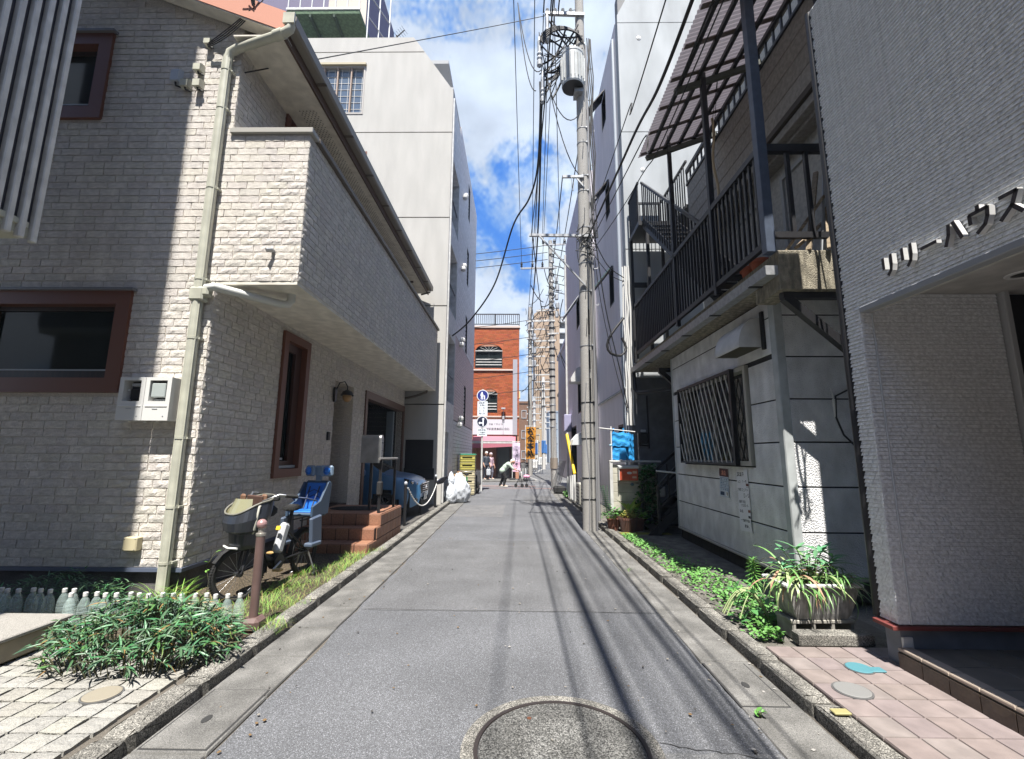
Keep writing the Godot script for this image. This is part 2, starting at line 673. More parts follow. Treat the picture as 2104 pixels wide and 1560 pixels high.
func materials() -> void:
	mat("asphalt", 0.345, 0.355, 0.375, 0.92, {"tex": "asphalt", "scale": Vector3(0.7, 0.7, 0.7), "dirt": "soft", "dscale": Vector3(0.17, 0.17, 0.17)})
	mat("asphalt_patch", 0.30, 0.305, 0.31, 0.92, {"tex": "gravelly", "scale": Vector3(1.5, 1.5, 1.5), "dirt": "blotch"})
	mat("gutter_concrete", 0.29, 0.29, 0.285, 0.9, {"tex": "concrete", "scale": Vector3(0.8, 0.8, 0.8), "dirt": "blotch", "dscale": Vector3(0.5, 0.5, 0.5)})
	mat("kerb_stone", 0.50, 0.49, 0.47, 0.92, {"tex": "gravelly", "scale": Vector3(2.2, 2.2, 2.2), "dirt": "blotch", "dscale": Vector3(0.6, 0.6, 0.6)})
	mat("concrete_worn", 0.26, 0.25, 0.225, 0.93, {"tex": "concrete", "scale": Vector3(0.7, 0.7, 0.7), "dirt": "streak", "dscale": Vector3(0.5, 0.5, 0.5)})
	mat("dark_concrete", 0.055, 0.052, 0.048, 0.95, {"tex": "concrete", "scale": Vector3(0.9, 0.9, 0.9), "dirt": "streak", "dscale": Vector3(2.0, 0.35, 2.0)})
	mat("paver", 0.43, 0.43, 0.415, 0.9, {"vc": true, "tex": "concrete", "scale": Vector3(1.6, 1.6, 1.6), "nrm": "lump_n", "ns": 0.5})
	mat("terrace_tile", 0.255, 0.22, 0.205, 0.65, {"vc": true, "tex": "soft", "scale": Vector3(1.5, 1.5, 1.5)})
	mat("joint", 0.16, 0.145, 0.125, 0.95, {"tex": "concrete"})
	mat("soil", 0.16, 0.125, 0.085, 1.0, {"tex": "gravelly", "scale": Vector3(1.3, 1.3, 1.3), "nrm": "lump_n", "ns": 1.0})
	mat("ground_grey", 0.22, 0.22, 0.21, 0.95, {"tex": "concrete", "scale": Vector3(0.3, 0.3, 0.3)})
	mat("white_line", 0.36, 0.36, 0.35, 0.8, {"tex": "blotch2"})
	mat("pink_line", 0.22, 0.15, 0.14, 0.85, {"tex": "blotch2"})
	mat("brick_cream", 0.79, 0.745, 0.685, 0.9, {"vc": true, "dirt": "stain", "dscale": Vector3(0.7, 0.16, 0.7), "tex": "soft", "scale": Vector3(2.2, 6.5, 2.2), "nrm": "split_n", "ns": 0.55})
	mat("mortar", 0.86, 0.82, 0.76, 0.95, {"tex": "concrete"})
	mat("brown_alu", 0.135, 0.05, 0.03, 0.45)
	mat("brown_door", 0.035, 0.016, 0.011, 0.4, {"tex": "wood", "scale": Vector3(3, 0.4, 3)})
	mat("dark_glass", 0.012, 0.017, 0.018, 0.06, {"spec": 0.32})
	mat("black_void", 0.012, 0.012, 0.014, 0.9)
	mat("cream_soffit", 0.74, 0.70, 0.61, 0.85, {"tex": "soft"})
	mat("cream_pvc", 0.52, 0.52, 0.43, 0.4, {"tex": "soft"})
	mat("gutter_brown", 0.10, 0.085, 0.07, 0.5)
	mat("salmon", 0.50, 0.23, 0.16, 0.8)
	mat("dark_steel", 0.013, 0.013, 0.016, 0.5, {"tex": "soft", "scale": Vector3(2, 2, 2)})
	mat("navy_steel", 0.06, 0.08, 0.12, 0.5, {"tex": "soft", "scale": Vector3(2, 2, 2)})
	mat("black_steel", 0.013, 0.013, 0.015, 0.45)
	mat("white_paint", 0.60, 0.60, 0.585, 0.55, {"tex": "soft"})
	mat("white_plastic", 0.62, 0.62, 0.60, 0.35)
	mat("grey_plastic", 0.36, 0.38, 0.40, 0.45)
	mat("steel", 0.55, 0.56, 0.57, 0.35, {"metal": 0.9, "tex": "soft"})
	mat("galv", 0.42, 0.43, 0.44, 0.5, {"metal": 0.5, "tex": "blotch2"})
	mat("rubber", 0.018, 0.018, 0.018, 0.85)
	mat("grey_tile", 0.93, 0.95, 0.97, 0.7, {"vc": true, "tex": "blotch2", "scale": Vector3(2.2, 2.2, 2.2), "nrm": "lump_n", "ns": 0.3})
	mat("grey_trim", 0.48, 0.50, 0.52, 0.6)
	mat("plinth_grey", 0.20, 0.22, 0.25, 0.9, {"tex": "soft"})
	mat("flash_red", 0.17, 0.045, 0.04, 0.45)
	mat("brown_tile", 0.085, 0.063, 0.048, 0.5, {"vc": true, "tex": "blotch2", "scale": Vector3(3, 3, 3)})
	mat("terracotta", 0.33, 0.165, 0.10, 0.6, {"vc": true, "tex": "blotch2", "scale": Vector3(2.5, 2.5, 2.5)})
	mat("panel_white", 0.88, 0.885, 0.89, 0.75, {"vc": true, "tex": "soft", "scale": Vector3(0.9, 0.6, 0.9), "nrm": "stucco_n", "ns": 0.45, "dirt": "stain", "dscale": Vector3(0.6, 0.25, 0.6)})
	mat("panel_beige", 0.36, 0.335, 0.295, 0.8, {"vc": true, "tex": "blotch2"})
	mat("cream_stucco", 0.50, 0.45, 0.34, 0.92, {"tex": "blotch2", "nrm": "stucco_n", "ns": 0.8, "dirt": "streak", "dscale": Vector3(1.6, 0.4, 1.6)})
	mat("stained_edge", 0.36, 0.31, 0.21, 0.95, {"tex": "streak", "scale": Vector3(5, 0.8, 5)})
	mat("beige_wall", 0.445, 0.435, 0.41, 0.9, {"tex": "stain", "scale": Vector3(0.35, 0.08, 0.35)})
	mat("lilac_tile", 0.60, 0.595, 0.62, 0.6, {"vc": true, "tex": "soft"})
	mat("mauve_tile", 0.55, 0.44, 0.45, 0.6, {"vc": true, "tex": "soft"})
	mat("white_wall", 0.42, 0.445, 0.46, 0.85, {"tex": "soft", "scale": Vector3(0.3, 0.1, 0.3)})
	mat("mauve_wall", 0.72, 0.68, 0.70, 0.9, {"tex": "stain", "scale": Vector3(0.8, 0.10, 0.8)})
	mat("lilac_wall", 0.74, 0.71, 0.77, 0.9, {"tex": "stain", "scale": Vector3(0.6, 0.08, 0.6)})
	mat("shop_brick", 0.50, 0.125, 0.045, 0.85, {"vc": true, "tex": "blotch2", "scale": Vector3(1, 2, 1)})
	mat("apartment_tan", 0.33, 0.235, 0.155, 0.85, {"vc": true})
	mat("pole_concrete", 0.52, 0.515, 0.505, 0.9, {"tex": "concrete", "scale": Vector3(1, 1, 1), "dirt": "stain", "dscale": Vector3(1.5, 0.2, 1.5)})
	mat("cable", 0.012, 0.012, 0.013, 0.6)
	mat("leaf", 1, 1, 1, 0.45, {"vc": true, "back": Color(0.10, 0.16, 0.03)})
	mat("foliage", 1, 1, 1, 0.6, {"vc": true, "back": Color(0.10, 0.17, 0.03)})
	mat("car_blue", 0.035, 0.16, 0.34, 0.28, {"metal": 0.25, "spec": 0.8})
	M.car_blue.clearcoat_enabled = true
	mat("chrome", 0.75, 0.75, 0.75, 0.12, {"metal": 1.0})
	mat("plain", 1, 1, 1, 0.7, {"vc": true})
	mat("glossy", 1, 1, 1, 0.35, {"vc": true})
	glass("clear_glass", 0.8, 0.9, 0.9, 0.10)

# a sheet with its own outline, lying flat at height y (points as Vector2(x, z))
func sheet(b: MB, pts: PackedVector2Array, y: float) -> void:
	var ix = Geometry2D.triangulate_polygon(pts)
	for k in range(0, ix.size(), 3):
		var q = [V(pts[ix[k]].x, y, pts[ix[k]].y), V(pts[ix[k + 1]].x, y, pts[ix[k + 1]].y), V(pts[ix[k + 2]].x, y, pts[ix[k + 2]].y)]
		if (q[1] - q[0]).cross(q[2] - q[0]).y < 0: b.tri(q[0], q[2], q[1])
		else: b.tri(q[0], q[1], q[2])

func rect(b: MB, x0: float, x1: float, z0: float, z1: float, y: float) -> void:
	b.quad(V(x0, y, z0), V(x1, y, z0), V(x1, y, z1), V(x0, y, z1))

func strip_line(b: MB, pts: Array, w: float, y: float) -> void:
	for i in pts.size() - 1:
		var a = V(pts[i].x, y, pts[i].y)
		var e = V(pts[i + 1].x, y, pts[i + 1].y)
		var s = (e - a).cross(UP).normalized() * w * 0.5 * R(0.6, 1.3)
		b.quad(a + s, e + s, e - s, a - s)

func ground() -> void:
	var b := MB.new()
	rect(b, -400, 400, 60, -500, -0.06)
	struct("ground", b, M.ground_grey)
	# the lane: asphalt with uneven edges
	b = MB.new()
	var pts := PackedVector2Array()
	var z := 6.0
	while z > -22.6:
		pts.append(Vector2(-1.64 - 0.010 * maxf(0, -z - 3) + R(-0.018, 0.018), z))
		z -= 0.22
	var right := PackedVector2Array()
	z = 6.0
	while z > -22.6:
		right.append(Vector2(1.45 + R(-0.02, 0.02), z))
		z -= 0.22
	right.reverse()
	pts.append(Vector2(-1.85, -22.6))
	pts.append(Vector2(1.46, -22.6))
	pts.append_array(right)
	sheet(b, pts, 0.0)
	struct("road", b, M.asphalt)
	b = MB.new()
	rect(b, -60, 60, -22.6, -27.4, -0.004)
	rect(b, 0.35, 4.4, -27.4, -44.0, -0.004)
	sheet(b, PackedVector2Array([Vector2(0.35, -44), Vector2(4.4, -44), Vector2(9.0, -90), Vector2(4.5, -90)]), -0.004)
	struct("cross_street", b, M.asphalt)
	# repaired patches in other mixes of asphalt
	for q in [[-1.62, 1.44, -5.02, -8.88, 0.34, 0.345, 0.355], [0.55, 1.43, 3.0, -2.78, 0.42, 0.425, 0.43], [-1.7, -0.4, -12.2, -15.0, 0.40, 0.40, 0.405], [0.2, 1.44, -15.6, -18.5, 0.33, 0.335, 0.345]]:
		b = MB.new()
		var pp := PackedVector2Array()
		for k in 12: pp.append(Vector2(lerpf(q[0], q[1], k / 12.0), q[2] + R(-0.012, 0.012)))
		for k in 12: pp.append(Vector2(q[1] + R(-0.012, 0.012), lerpf(q[2], q[3], k / 12.0)))
		for k in 12: pp.append(Vector2(lerpf(q[1], q[0], k / 12.0), q[3] + R(-0.012, 0.012)))
		for k in 12: pp.append(Vector2(q[0] + R(-0.012, 0.012), lerpf(q[3], q[2], k / 12.0)))
		sheet(b, pp, 0.003)
		struct("road_patch", b, mat("asphalt_%d" % int(q[4] * 1000), q[4], q[5], q[6], 0.92, {"tex": "asphalt", "scale": Vector3(0.8, 0.8, 0.8), "dirt": "soft", "dscale": Vector3(0.3, 0.3, 0.3)}))
	b = MB.new()
	for k in 260:
		var x = R(-1.6, 1.85) if k % 3 else (R(1.3, 1.83) if k % 2 else R(-2.05, -1.5))
		var zz = -2.0 - 12.0 * pow(R(0, 1), 1.5)
		b.col = [Color(0.05, 0.045, 0.04), Color(0.22, 0.20, 0.17), Color(0.16, 0.10, 0.045), Color(0.30, 0.29, 0.27)][k % 4]
		b.bev(V(x, 0.014, zz), V(R(0.006, 0.022), R(0.003, 0.008), R(0.006, 0.022)), 0.003, Basis(UP, R(0, 6)))
	stuff(tag(put("road_grit", b, M.plain), "scattered grit and crumbs of leaf litter on the lane", "grit"))
	# worn patches and cracks in the asphalt
	b = MB.new()
	for k in [[0.80, -2.86, 1.43, -2.72], [-1.6, -5.05, 1.4, -5.0], [-1.6, -8.9, 1.4, -8.85]]:
		var line := []
		for i in 14: line.append(Vector2(lerpf(k[0], k[2], i / 13.0) + R(-0.012, 0.012), lerpf(k[1], k[3], i / 13.0) + R(-0.012, 0.012)))
		strip_line(b, line, 0.007, 0.004)
	struct("road_crack", b, mat("crack", 0.03, 0.03, 0.03, 1.0))
	# gutters: concrete blocks with open joints, beside raised kerb stones
	var bed := MB.new()
	rect(bed, -2.36, -1.60, 6, -22.6, -0.012)
	rect(bed, 1.42, 2.05, 6, -22.6, -0.012)
	struct("gutter_bed", bed, M.joint)
	var gl := Node3D.new()
	gl.name = "left_gutter"
	gl.set_meta("kind", "structure")
	add_child(gl)
	var gr := Node3D.new()
	gr.name = "right_gutter"
	gr.set_meta("kind", "structure")
	add_child(gr)
	var kb := Node3D.new()
	kb.name = "kerb"
	kb.set_meta("kind", "structure")
	add_child(kb)
	var blk := []
	var kst := []
	for q in 3:
		var m := MB.new()
		m.bev(V(0, -0.04, 0), V(1, 0.095, 1), 0.012)
		blk.append(m)
		m = MB.new()
		m.bev(V(0, 0.0, 0), V(1, 1, 1), 0.10)
		for i in m.v.size(): m.v[i] += V(R(-1, 1) * 0.02, R(-1, 1) * 0.03, 0) if absf(m.v[i].z) < 0.49 else Vector3.ZERO
		kst.append(m)
	var bl := []
	var br := []
	var kl := []
	z = 2.4
	while z > -22.2:
		var x = -1.87 - 0.010 * maxf(0, -z - 3)
		bl.append([Transform3D(Basis.from_scale(V(0.42, 1, 0.592)), V(x, R(-0.003, 0.003), z)), rng.randi() % 3])
		br.append([Transform3D(Basis.from_scale(V(0.375, 1, 0.592)), V(1.63, R(-0.003, 0.003), z)), rng.randi() % 3])
		if z > -21.5:
			kl.append([Transform3D(Basis.from_scale(V(0.16, 0.15, 0.593)), V(x - 0.305 + R(-0.008, 0.008), 0.015 + R(-0.006, 0.006), z)), rng.randi() % 3])
			kl.append([Transform3D(Basis.from_scale(V(0.15, 0.15, 0.593)), V(1.915 + R(-0.012, 0.012), 0.012 + R(-0.008, 0.008), z + 0.13)), rng.randi() % 3])
		z -= 0.6
	pieces(gl, "gutter_block", bl, blk, M.gutter_concrete)
	pieces(gr, "gutter_block", br, blk, M.gutter_concrete)
	pieces(kb, "kerb_stone", kl, kst, M.kerb_stone)
	# plots beside the kerbs
	b = MB.new()
	rect(b, -7.5, -2.2, -3.95, -7.6, 0.045)
	struct("planting_bed", b, M.soil)
	b = MB.new()
	rect(b, -7.5, -2.2, -7.6, -14.7, 0.04)
	struct("parking_slab", b, mat("slab_dark", 0.12, 0.115, 0.11, 0.95, {"tex": "concrete"}))
	b = MB.new()
	rect(b, 1.97, 3.3, -4.05, -10.8, 0.05)
	rect(b, 1.97, 4.2, -10.8, -22.3, 0.05)
	struct("side_strip", b, M.concrete_worn)
	b = MB.new()
	rect(b, -7.5, -2.22, 3.0, -3.95, 0.055)
	struct("forecourt_bed", b, M.joint)
	b = MB.new()
	rect(b, 1.97, 5.0, 3.0, -4.05, 0.055)
	struct("terrace_bed", b, M.joint)
	# left forecourt of small stone setts
	var fc := Node3D.new()
	fc.name = "forecourt"
	fc.set_meta("kind", "structure")
	add_child(fc)
	var sv := []
	for q in 6:
		var t = R(0.88, 1.06)
		sv.append(brick_var(0.05, 0.004, Color(t, t * R(0.98, 1.0), t * R(0.93, 1.0)), 4, 4, 0.06, 0.009))
	var sl := []
	for r in 19:
		for k in 17:
			var x = -2.33 - k * 0.158 - 0.04
			var zz = -3.92 + r * 0.158 + R(-0.004, 0.004)
			if x > -2.30: continue
			sl.append([py(0.085) * Transform3D(Basis.from_scale(V(0.147, 0.146, 1)), V(x - 0.03 + R(-0.004, 0.004), -zz, R(-0.003, 0.003))), rng.randi() % 6])
	pieces(fc, "stone_sett", sl, sv, M.paver)
	# right terrace of pinkish square tiles
	var tr := Node3D.new()
	tr.name = "tiled_terrace"
	tr.set_meta("kind", "structure")
	add_child(tr)
	var tv := []
	for q in 5:
		var t = R(0.93, 1.05)
		tv.append(tile_var(0.03, Color(t, t * R(0.95, 1.0), t * R(0.93, 1.0)), 0.018))
	var tl := []
	for r in 26:
		for k in 5:
			var x = 2.105 + k * 0.2
			tl.append([py(0.085) * Transform3D(Basis.from_scale(V(0.194, 0.194, 1)), V(x, 3.9 - r * 0.2, 0)), rng.randi() % 5])
	pieces(tr, "floor_tile", tl, tv, M.terrace_tile)
	# markings where the lane meets the cross street
	b = MB.new()
	rect(b, -2.3, 2.2, -22.25, -22.62, 0.004)
	rect(b, -2.8, 0.9, -23.6, -24.3, 0.002)
	struct("pink_band", b, M.pink_line)
	b = MB.new()
	rect(b, -40, 1.0, -26.4, -26.62, 0.002)
	rect(b, -40, 40, -24.55, -24.7, 0.002)
	for k in 3: rect(b, 0.5, 3.2, -27.5 - k * 0.9, -27.9 - k * 0.9, 0.002)
	var ln := [Vector2(0.6, -29.5), Vector2(1.25, -30.5), Vector2(0.7, -34), Vector2(1.6, -42), Vector2(3.4, -58)]
	strip_line(b, ln, 0.22, 0.002)
	strip_line(b, [Vector2(3.9, -30), Vector2(4.0, -43), Vector2(6.2, -60)], 0.16, 0.002)
	struct("road_marking", b, M.white_line)
	b = MB.new()
	b.mm(V(-40, -0.06, -27.4), V(0.35, 0.06, -30.2))
	struct("far_pavement", b, M.gutter_concrete)
	# manhole and covers
	var mh = thing("manhole_cover", "large round iron-rimmed manhole cover with concrete fill in the asphalt", "manhole cover", V(0.245, 0.0, -2.80))
	b = MB.new()
	b.lathe([Vector2(0.555, 0.0), Vector2(0.555, 0.006), Vector2(0.485, 0.008), Vector2(0.485, 0.0)], Vector3.ZERO, 48)
	put("concrete_collar", b, M.kerb_stone, mh)
	b = MB.new()
	b.lathe([Vector2(0.485, 0.0), Vector2(0.485, 0.010), Vector2(0.462, 0.010), Vector2(0.460, 0.004)], Vector3.ZERO, 48)
	put("iron_rim", b, mat("iron", 0.035, 0.028, 0.026, 0.6, {"metal": 0.3}), mh)
	b = MB.new()
	b.lathe([Vector2(0.458, 0.002), Vector2(0.454, 0.008), Vector2(0.0, 0.009)], Vector3.ZERO, 48)
	put("lid", b, M.asphalt_patch, mh)
	b = MB.new()
	b.lathe([Vector2(0.014, 0.0), Vector2(0.014, 0.0115), Vector2(0.0, 0.0115)], V(-0.17, 0, -0.28), 10)
	put("key_hole", b, mat("rust", 0.10, 0.035, 0.015, 0.9), mh)
	lid_rect(V(-1.87, 0.010, -3.05), 0.36, 0.62, "rectangular concrete gutter hatch beside the stone setts")
	lid_rect(V(1.60, 0.010, -3.55), 0.30, 0.60, "rectangular concrete gutter hatch beside the pink tiles")
	lid_round("drain_lid", V(-2.62, 0.089, -3.12), 0.10, mat("beige_lid", 0.24, 0.215, 0.165, 0.7), "small round beige drain lid among the stone setts")
	lid_round("drain_lid", V(2.20, 0.087, -3.30), 0.105, mat("grey_lid", 0.19, 0.19, 0.185, 0.6), "round grey drain lid set in the pink tiles")
	var ml = lid_round("water_meter_lid", V(2.48, 0.087, -3.62), 0.085, mat("blue_lid", 0.075, 0.21, 0.245, 0.5), "small blue water meter lid in the pink tiles")
	var t2 := MB.new()
	t2.bev(V(0.10, 0.004, 0.03), V(0.10, 0.012, 0.07), 0.004)
	put("hinge", t2, M.blue_lid, ml)
	b = MB.new()
	b.bev(V(1.93, 0.098, -3.02), V(0.10, 0.014, 0.055), 0.004)
	tag(put("boundary_marker", b, mat("yellow_plate", 0.30, 0.27, 0.12, 0.6)), "small yellow boundary plate on top of the right kerb", "marker")
	b = MB.new()
	b.bev(V(2.62, 0.115, -4.10), V(0.62, 0.10, 0.12), 0.012)
	tag(put("concrete_block", b, M.kerb_stone), "low concrete kerb block in front of the white planter", "block")

func lid_rect(at: Vector3, w: float, d: float, label: String) -> void:
	var t = thing("gutter_hatch", label, "hatch", at)
	var b := MB.new()
	b.mm(V(-w / 2 - 0.012, -0.012, -d / 2 - 0.012), V(w / 2 + 0.012, 0.0, d / 2 + 0.012))
	put("seat_joint", b, M.crack, t)
	b = MB.new()
	b.bev(V(0, 0, 0), V(w, 0.012, d), 0.004)
	put("slab", b, M.gutter_concrete, t)
	b = MB.new()
	b.lathe([Vector2(0.030, 0.0), Vector2(0.030, 0.009), Vector2(0, 0.009)], V(0, 0, 0.04), 16, Basis.from_scale(V(0.8, 1, 1.4)))
	put("lifting_hole", b, M.crack, t)

func lid_round(called: String, at: Vector3, r: float, m: Material, label: String) -> Node3D:
	var t = thing(called, label, "lid", at)
	var b := MB.new()
	b.lathe([Vector2(r * 1.10, -0.01), Vector2(r * 1.10, 0.003), Vector2(r * 1.02, 0.003)], Vector3.ZERO, 28)
	put("rim", b, mat("lid_rim", 0.10, 0.10, 0.10, 0.7), t)
	b = MB.new()
	b.lathe([Vector2(r, -0.01), Vector2(r, 0.006), Vector2(r * 0.93, 0.009), Vector2(0, 0.009)], Vector3.ZERO, 28)
	put("lid", b, m, t)
	return t

func slat_building() -> void:
	var t = thing("slat_screen_building", "neighbouring building edge with tall white vertical slats at upper left", "building")
	var b := MB.new()
	b.mm(V(-7.6, 3.55, 3.0), V(-4.335, 22.0, -3.69))
	put("upper_storey", b, mat("slat_back", 0.06, 0.06, 0.075, 0.8), t)
	b = MB.new()
	b.mm(V(-7.6, 0.0, 3.0), V(-6.3, 3.55, -3.4))
	put("ground_floor_wall", b, M.cream_stucco, t)
	b = MB.new()
	b.bev(V(-5.95, 3.50, -0.33), V(3.26, 0.10, 6.72), 0.01)
	b.bev(V(-4.325, 3.56, -0.3), V(0.05, 0.06, 6.72), 0.008)
	put("floor_edge", b, M.cream_pvc, t)
	b = MB.new()
	b.bev(V(0, 4.1, 0), V(0.055, 8.2, 0.05), 0.008)
	var sm = b.mesh()
	for i in 22:
		var o = put("slat", sm, M.white_paint, t)
		o.position = V(-4.305, 3.42, -3.70 + i * 0.104)
	var d = thing("door_step", "pale stone doorstep slab at the lower left edge beside the setts", "step", V(-4.35, 0.085, -3.30))
	b = MB.new()
	b.bev(V(0, 0.085, 0), V(1.3, 0.15, 1.35), 0.01)
	put("riser", b, mat("step_riser", 0.30, 0.26, 0.19, 0.8, {"tex": "soft"}), d)
	b = MB.new()
	b.bev(V(0, 0.175, 0), V(1.34, 0.03, 1.39), 0.008)
	put("tread", b, mat("step_tread", 0.40, 0.39, 0.37, 0.7, {"tex": "concrete"}), d)

var house: Node3D

func brick_house() -> void:
	var t = thing("brick_house", "two storey house clad in cream split-face bricks with an overhanging balcony", "house")
	house = t
	var zf := -5.15
	var xs := -3.65
	var xb := -2.65
	var front = pz(zf)
	var street = pl(xs)
	var bal = pl(xb)
	# openings
	var f_low = Rect2(-6.60, 2.30, 1.96, 1.19)    # ground-floor front window
	var f_up = Rect2(-7.2, 5.85, 1.80, 1.22)
	var s_win = Rect2(6.80, 1.23, 0.88, 2.26)
	var s_ent = Rect2(8.93, 0.0, 1.02, 3.05)
	var s_gar = Rect2(10.72, 0.0, 3.72, 3.10)
	var s_up = Rect2(6.30, 5.0, 0.9, 1.96)
	# walls behind the bricks
	var b := MB.new()
	wall(b, front, -7.4, xs - 0.012, 0.36, 7.95, 0.2, [f_low, f_up], -0.013)
	wall(b, street, 5.17, 14.5, 0.36, 3.66, 0.2, [s_win, s_ent, s_gar], -0.013)
	wall(b, street, 5.17, 14.5, 3.66, 6.88, 0.2, [s_up], -0.013)
	b.mm(V(xb - 0.14, 3.66, zf - 0.012), V(xb - 0.013, 5.60, -14.45))
	b.mm(V(xs, 3.66, zf - 0.14), V(xb - 0.016, 5.60, zf - 0.013))
	b.mm(V(xs, 3.66, -14.33), V(xb - 0.14, 5.60, -14.45))
	b.mm(V(-7.4, 0.36, -14.5), V(xs - 0.02, 7.9, -14.3))
	# gable above the eaves
	put("wall", b, M.mortar, t)
	# bricks: warm cream, split face
	var vars := []
	for q in 10:
		var k = R(0.90, 1.06)
		vars.append(brick_var(0.03, 0.0038, Color(k, k * R(0.98, 1.01), k * R(0.95, 1.02)), 6, 2, 0.06, 0.004))
	var L := 0.252
	var H := 0.0935
	var lst := []
	var roofcut := []
	lst.append_array(brick_list(front, -6.9, xs, 0.365, 3.64, [f_low], L, H, 0.0115, 10, 0.05))
	var upper = brick_list(front, -6.9, xb, 3.64, 5.60, [Rect2(-7.2, 5.0, 0.1, 0.1)], L, H, 0.0115, 10, 0.11)
	lst.append_array(upper)
	for p in brick_list(front, -6.9, xs, 5.60, 7.80, [f_up], L, H, 0.0115, 10, 0.0):
		if p[0].origin.y < 6.82 + (-3.0 - p[0].origin.x) * 0.38: lst.append(p)
	for p in brick_list(street, 5.16, 14.45, 0.365, 3.63, [s_win, s_ent, s_gar], L, H, 0.0115, 10, 0.03): lst.append(p)
	for p in brick_list(bal, 5.16, 14.42, 3.64, 5.60, [], L, H, 0.0115, 10, 0.07): lst.append(p)
	for p in brick_list(street, 5.16, 11.0, 5.0, 6.87, [s_up], L, H, 0.0115, 10, 0.02): lst.append(p)
	# entrance recess: far reveal faces the camera
	for p in brick_list(pz(-9.95), -4.55, xs, 0.58, 3.05, [], L, H, 0.0115, 10, 0.02): lst.append(p)
	pieces(t, "brick", lst, vars, M.brick_cream, 300, "brickwork")
	# foundation, flashing
	b = MB.new()
	b.mm(V(-7.4, 0.0, zf - 0.05), V(xs - 0.05, 0.325, -9.0))
	put("foundation", b, mat("foundation", 0.20, 0.20, 0.205, 0.95, {"tex": "concrete", "dirt": "streak"}), t)
	b = MB.new()
	b.mm(V(-7.4, 0.322, zf - 0.06), V(xs + 0.012, 0.362, zf + 0.012))
	b.mm(V(xs - 0.06, 0.322, zf - 0.06), V(xs + 0.010, 0.362, -8.9))
	put("base_flashing", b, mat("flash_navy", 0.10, 0.12, 0.17, 0.4), t)
	# overhang soffit
	b = MB.new()
	b.mm(V(xs + 0.002, 3.60, zf - 0.01), V(xb - 0.012, 3.655, -14.44))
	put("balcony_soffit", b, M.cream_soffit, t)
	b = MB.new()
	b.bev(V((xs + xb) / 2 + 0.01, 5.64, zf - 0.06), V(xb - xs + 0.06, 0.075, 0.20), 0.008)
	put("coping", b, mat("coping_grey", 0.34, 0.33, 0.30, 0.5), t)
	b = MB.new()
	b.bev(V(xb - 0.05, 5.64, (zf - 0.17 - 14.47) / 2), V(0.20, 0.074, 14.47 - 5.32), 0.008)
	put("coping", b, M.gutter_brown, t)
	# front windows: brown frames with drip caps
	for r in [f_low, f_up]:
		var w = window(t, front, Rect2(r.position - Vector2(0.02, 0.02), r.size + Vector2(0.04, 0.04)), 0.17, 0.035, 0.16, M.brown_alu, M.dark_glass)
		var c := MB.new()
		xbox(c, front, r.position.x - 0.05, r.end.x + 0.06, r.end.y + 0.015, r.end.y + 0.045, 0.0, 0.075)
		put("drip_cap", c, mat("drip_cap", 0.16, 0.16, 0.17, 0.4), w)
		c = MB.new()
		xbox(c, front, r.position.x + 0.16, r.end.x - 0.16, r.position.y + 0.16, r.end.y - 0.16, -0.15, -0.10)
		var inner := MB.new()
		wall(inner, front, r.position.x + 0.15, r.end.x - 0.15, r.position.y + 0.15, r.end.y - 0.15, 0.04, [Rect2(r.position + Vector2(0.28, 0.26), r.size - Vector2(0.50, 0.46))], -0.085)
		put("sash", inner, M.brown_door, w)
		c = MB.new()
		xbox(c, front, r.position.x + 0.27, r.end.x - 0.22, r.position.y + 0.252, r.position.y + 0.268, -0.085, -0.075)
		put("sill_strip", c, M.grey_plastic, w)
	var sw = window(t, street, s_win, 0.13, 0.04, 0.17, M.brown_alu, M.dark_glass)
	var c := MB.new()
	xbox(c, street, 6.93, 7.55, 1.37, 1.41, -0.10, -0.02)
	xbox(c, street, 6.95, 7.20, 1.50, 1.53, -0.10, -0.06)
	put("sill_strip", c, M.grey_plastic, sw)
	c = MB.new()
	wall(c, street, 6.93, 7.55, 1.36, 3.36, 0.05, [Rect2(7.0, 1.48, 0.36, 1.75)], -0.06)
	put("sash", c, mat("brown_sash", 0.06, 0.025, 0.017, 0.45), sw)
	window(t, street, s_up, 0.11, 0.03, 0.12, M.brown_alu, M.dark_glass)
	# entrance: recess with dark door
	b = MB.new()
	b.mm(V(-4.75, 0.5, -8.95), V(xs - 0.03, 3.2, -8.935))
	b.mm(V(-4.75, 3.05, -8.95), V(xs - 0.03, 3.10, -9.95))
	b.mm(V(-4.75, 0.3, -9.97), V(xs - 0.03, 3.1, -10.6))
	put("entrance_recess", b, M.mortar, t)
	b = MB.new()
	b.mm(V(-4.60, 0.56, -8.95), V(-4.52, 3.05, -9.95))
	var dr = put("door", b, M.brown_door, t)
	b = MB.new()
	b.mm(V(-4.52, 0.62, -9.0), V(-4.49, 2.75, -9.06))
	b.mm(V(-4.52, 0.62, -9.84), V(-4.49, 2.75, -9.90))
	b.mm(V(-4.52, 2.70, -9.0), V(-4.49, 2.78, -9.90))
	for k in 5: b.mm(V(-4.52, 0.66, -9.18 - k * 0.14), V(-4.505, 2.68, -9.19 - k * 0.14))
	put("door_trim", b, M.brown_alu, dr)
	b = MB.new()
	b.tube([V(-4.45, 1.35, -9.78), V(-4.42, 1.4, -9.78), V(-4.42, 1.95, -9.78), V(-4.45, 2.0, -9.78)], 0.014)
	put("door_handle", b, M.steel, dr)
	# garage: brown surround, dark room with a boarded side wall
	b = MB.new()
	xbox(b, street, 10.72, 10.86, 0.0, 3.10, -0.18, 0.03)
	xbox(b, street, 14.30, 14.44, 0.0, 3.10, -0.18, 0.03)
	xbox(b, street, 10.86, 14.30, 2.92, 3.10, -0.18, 0.03)
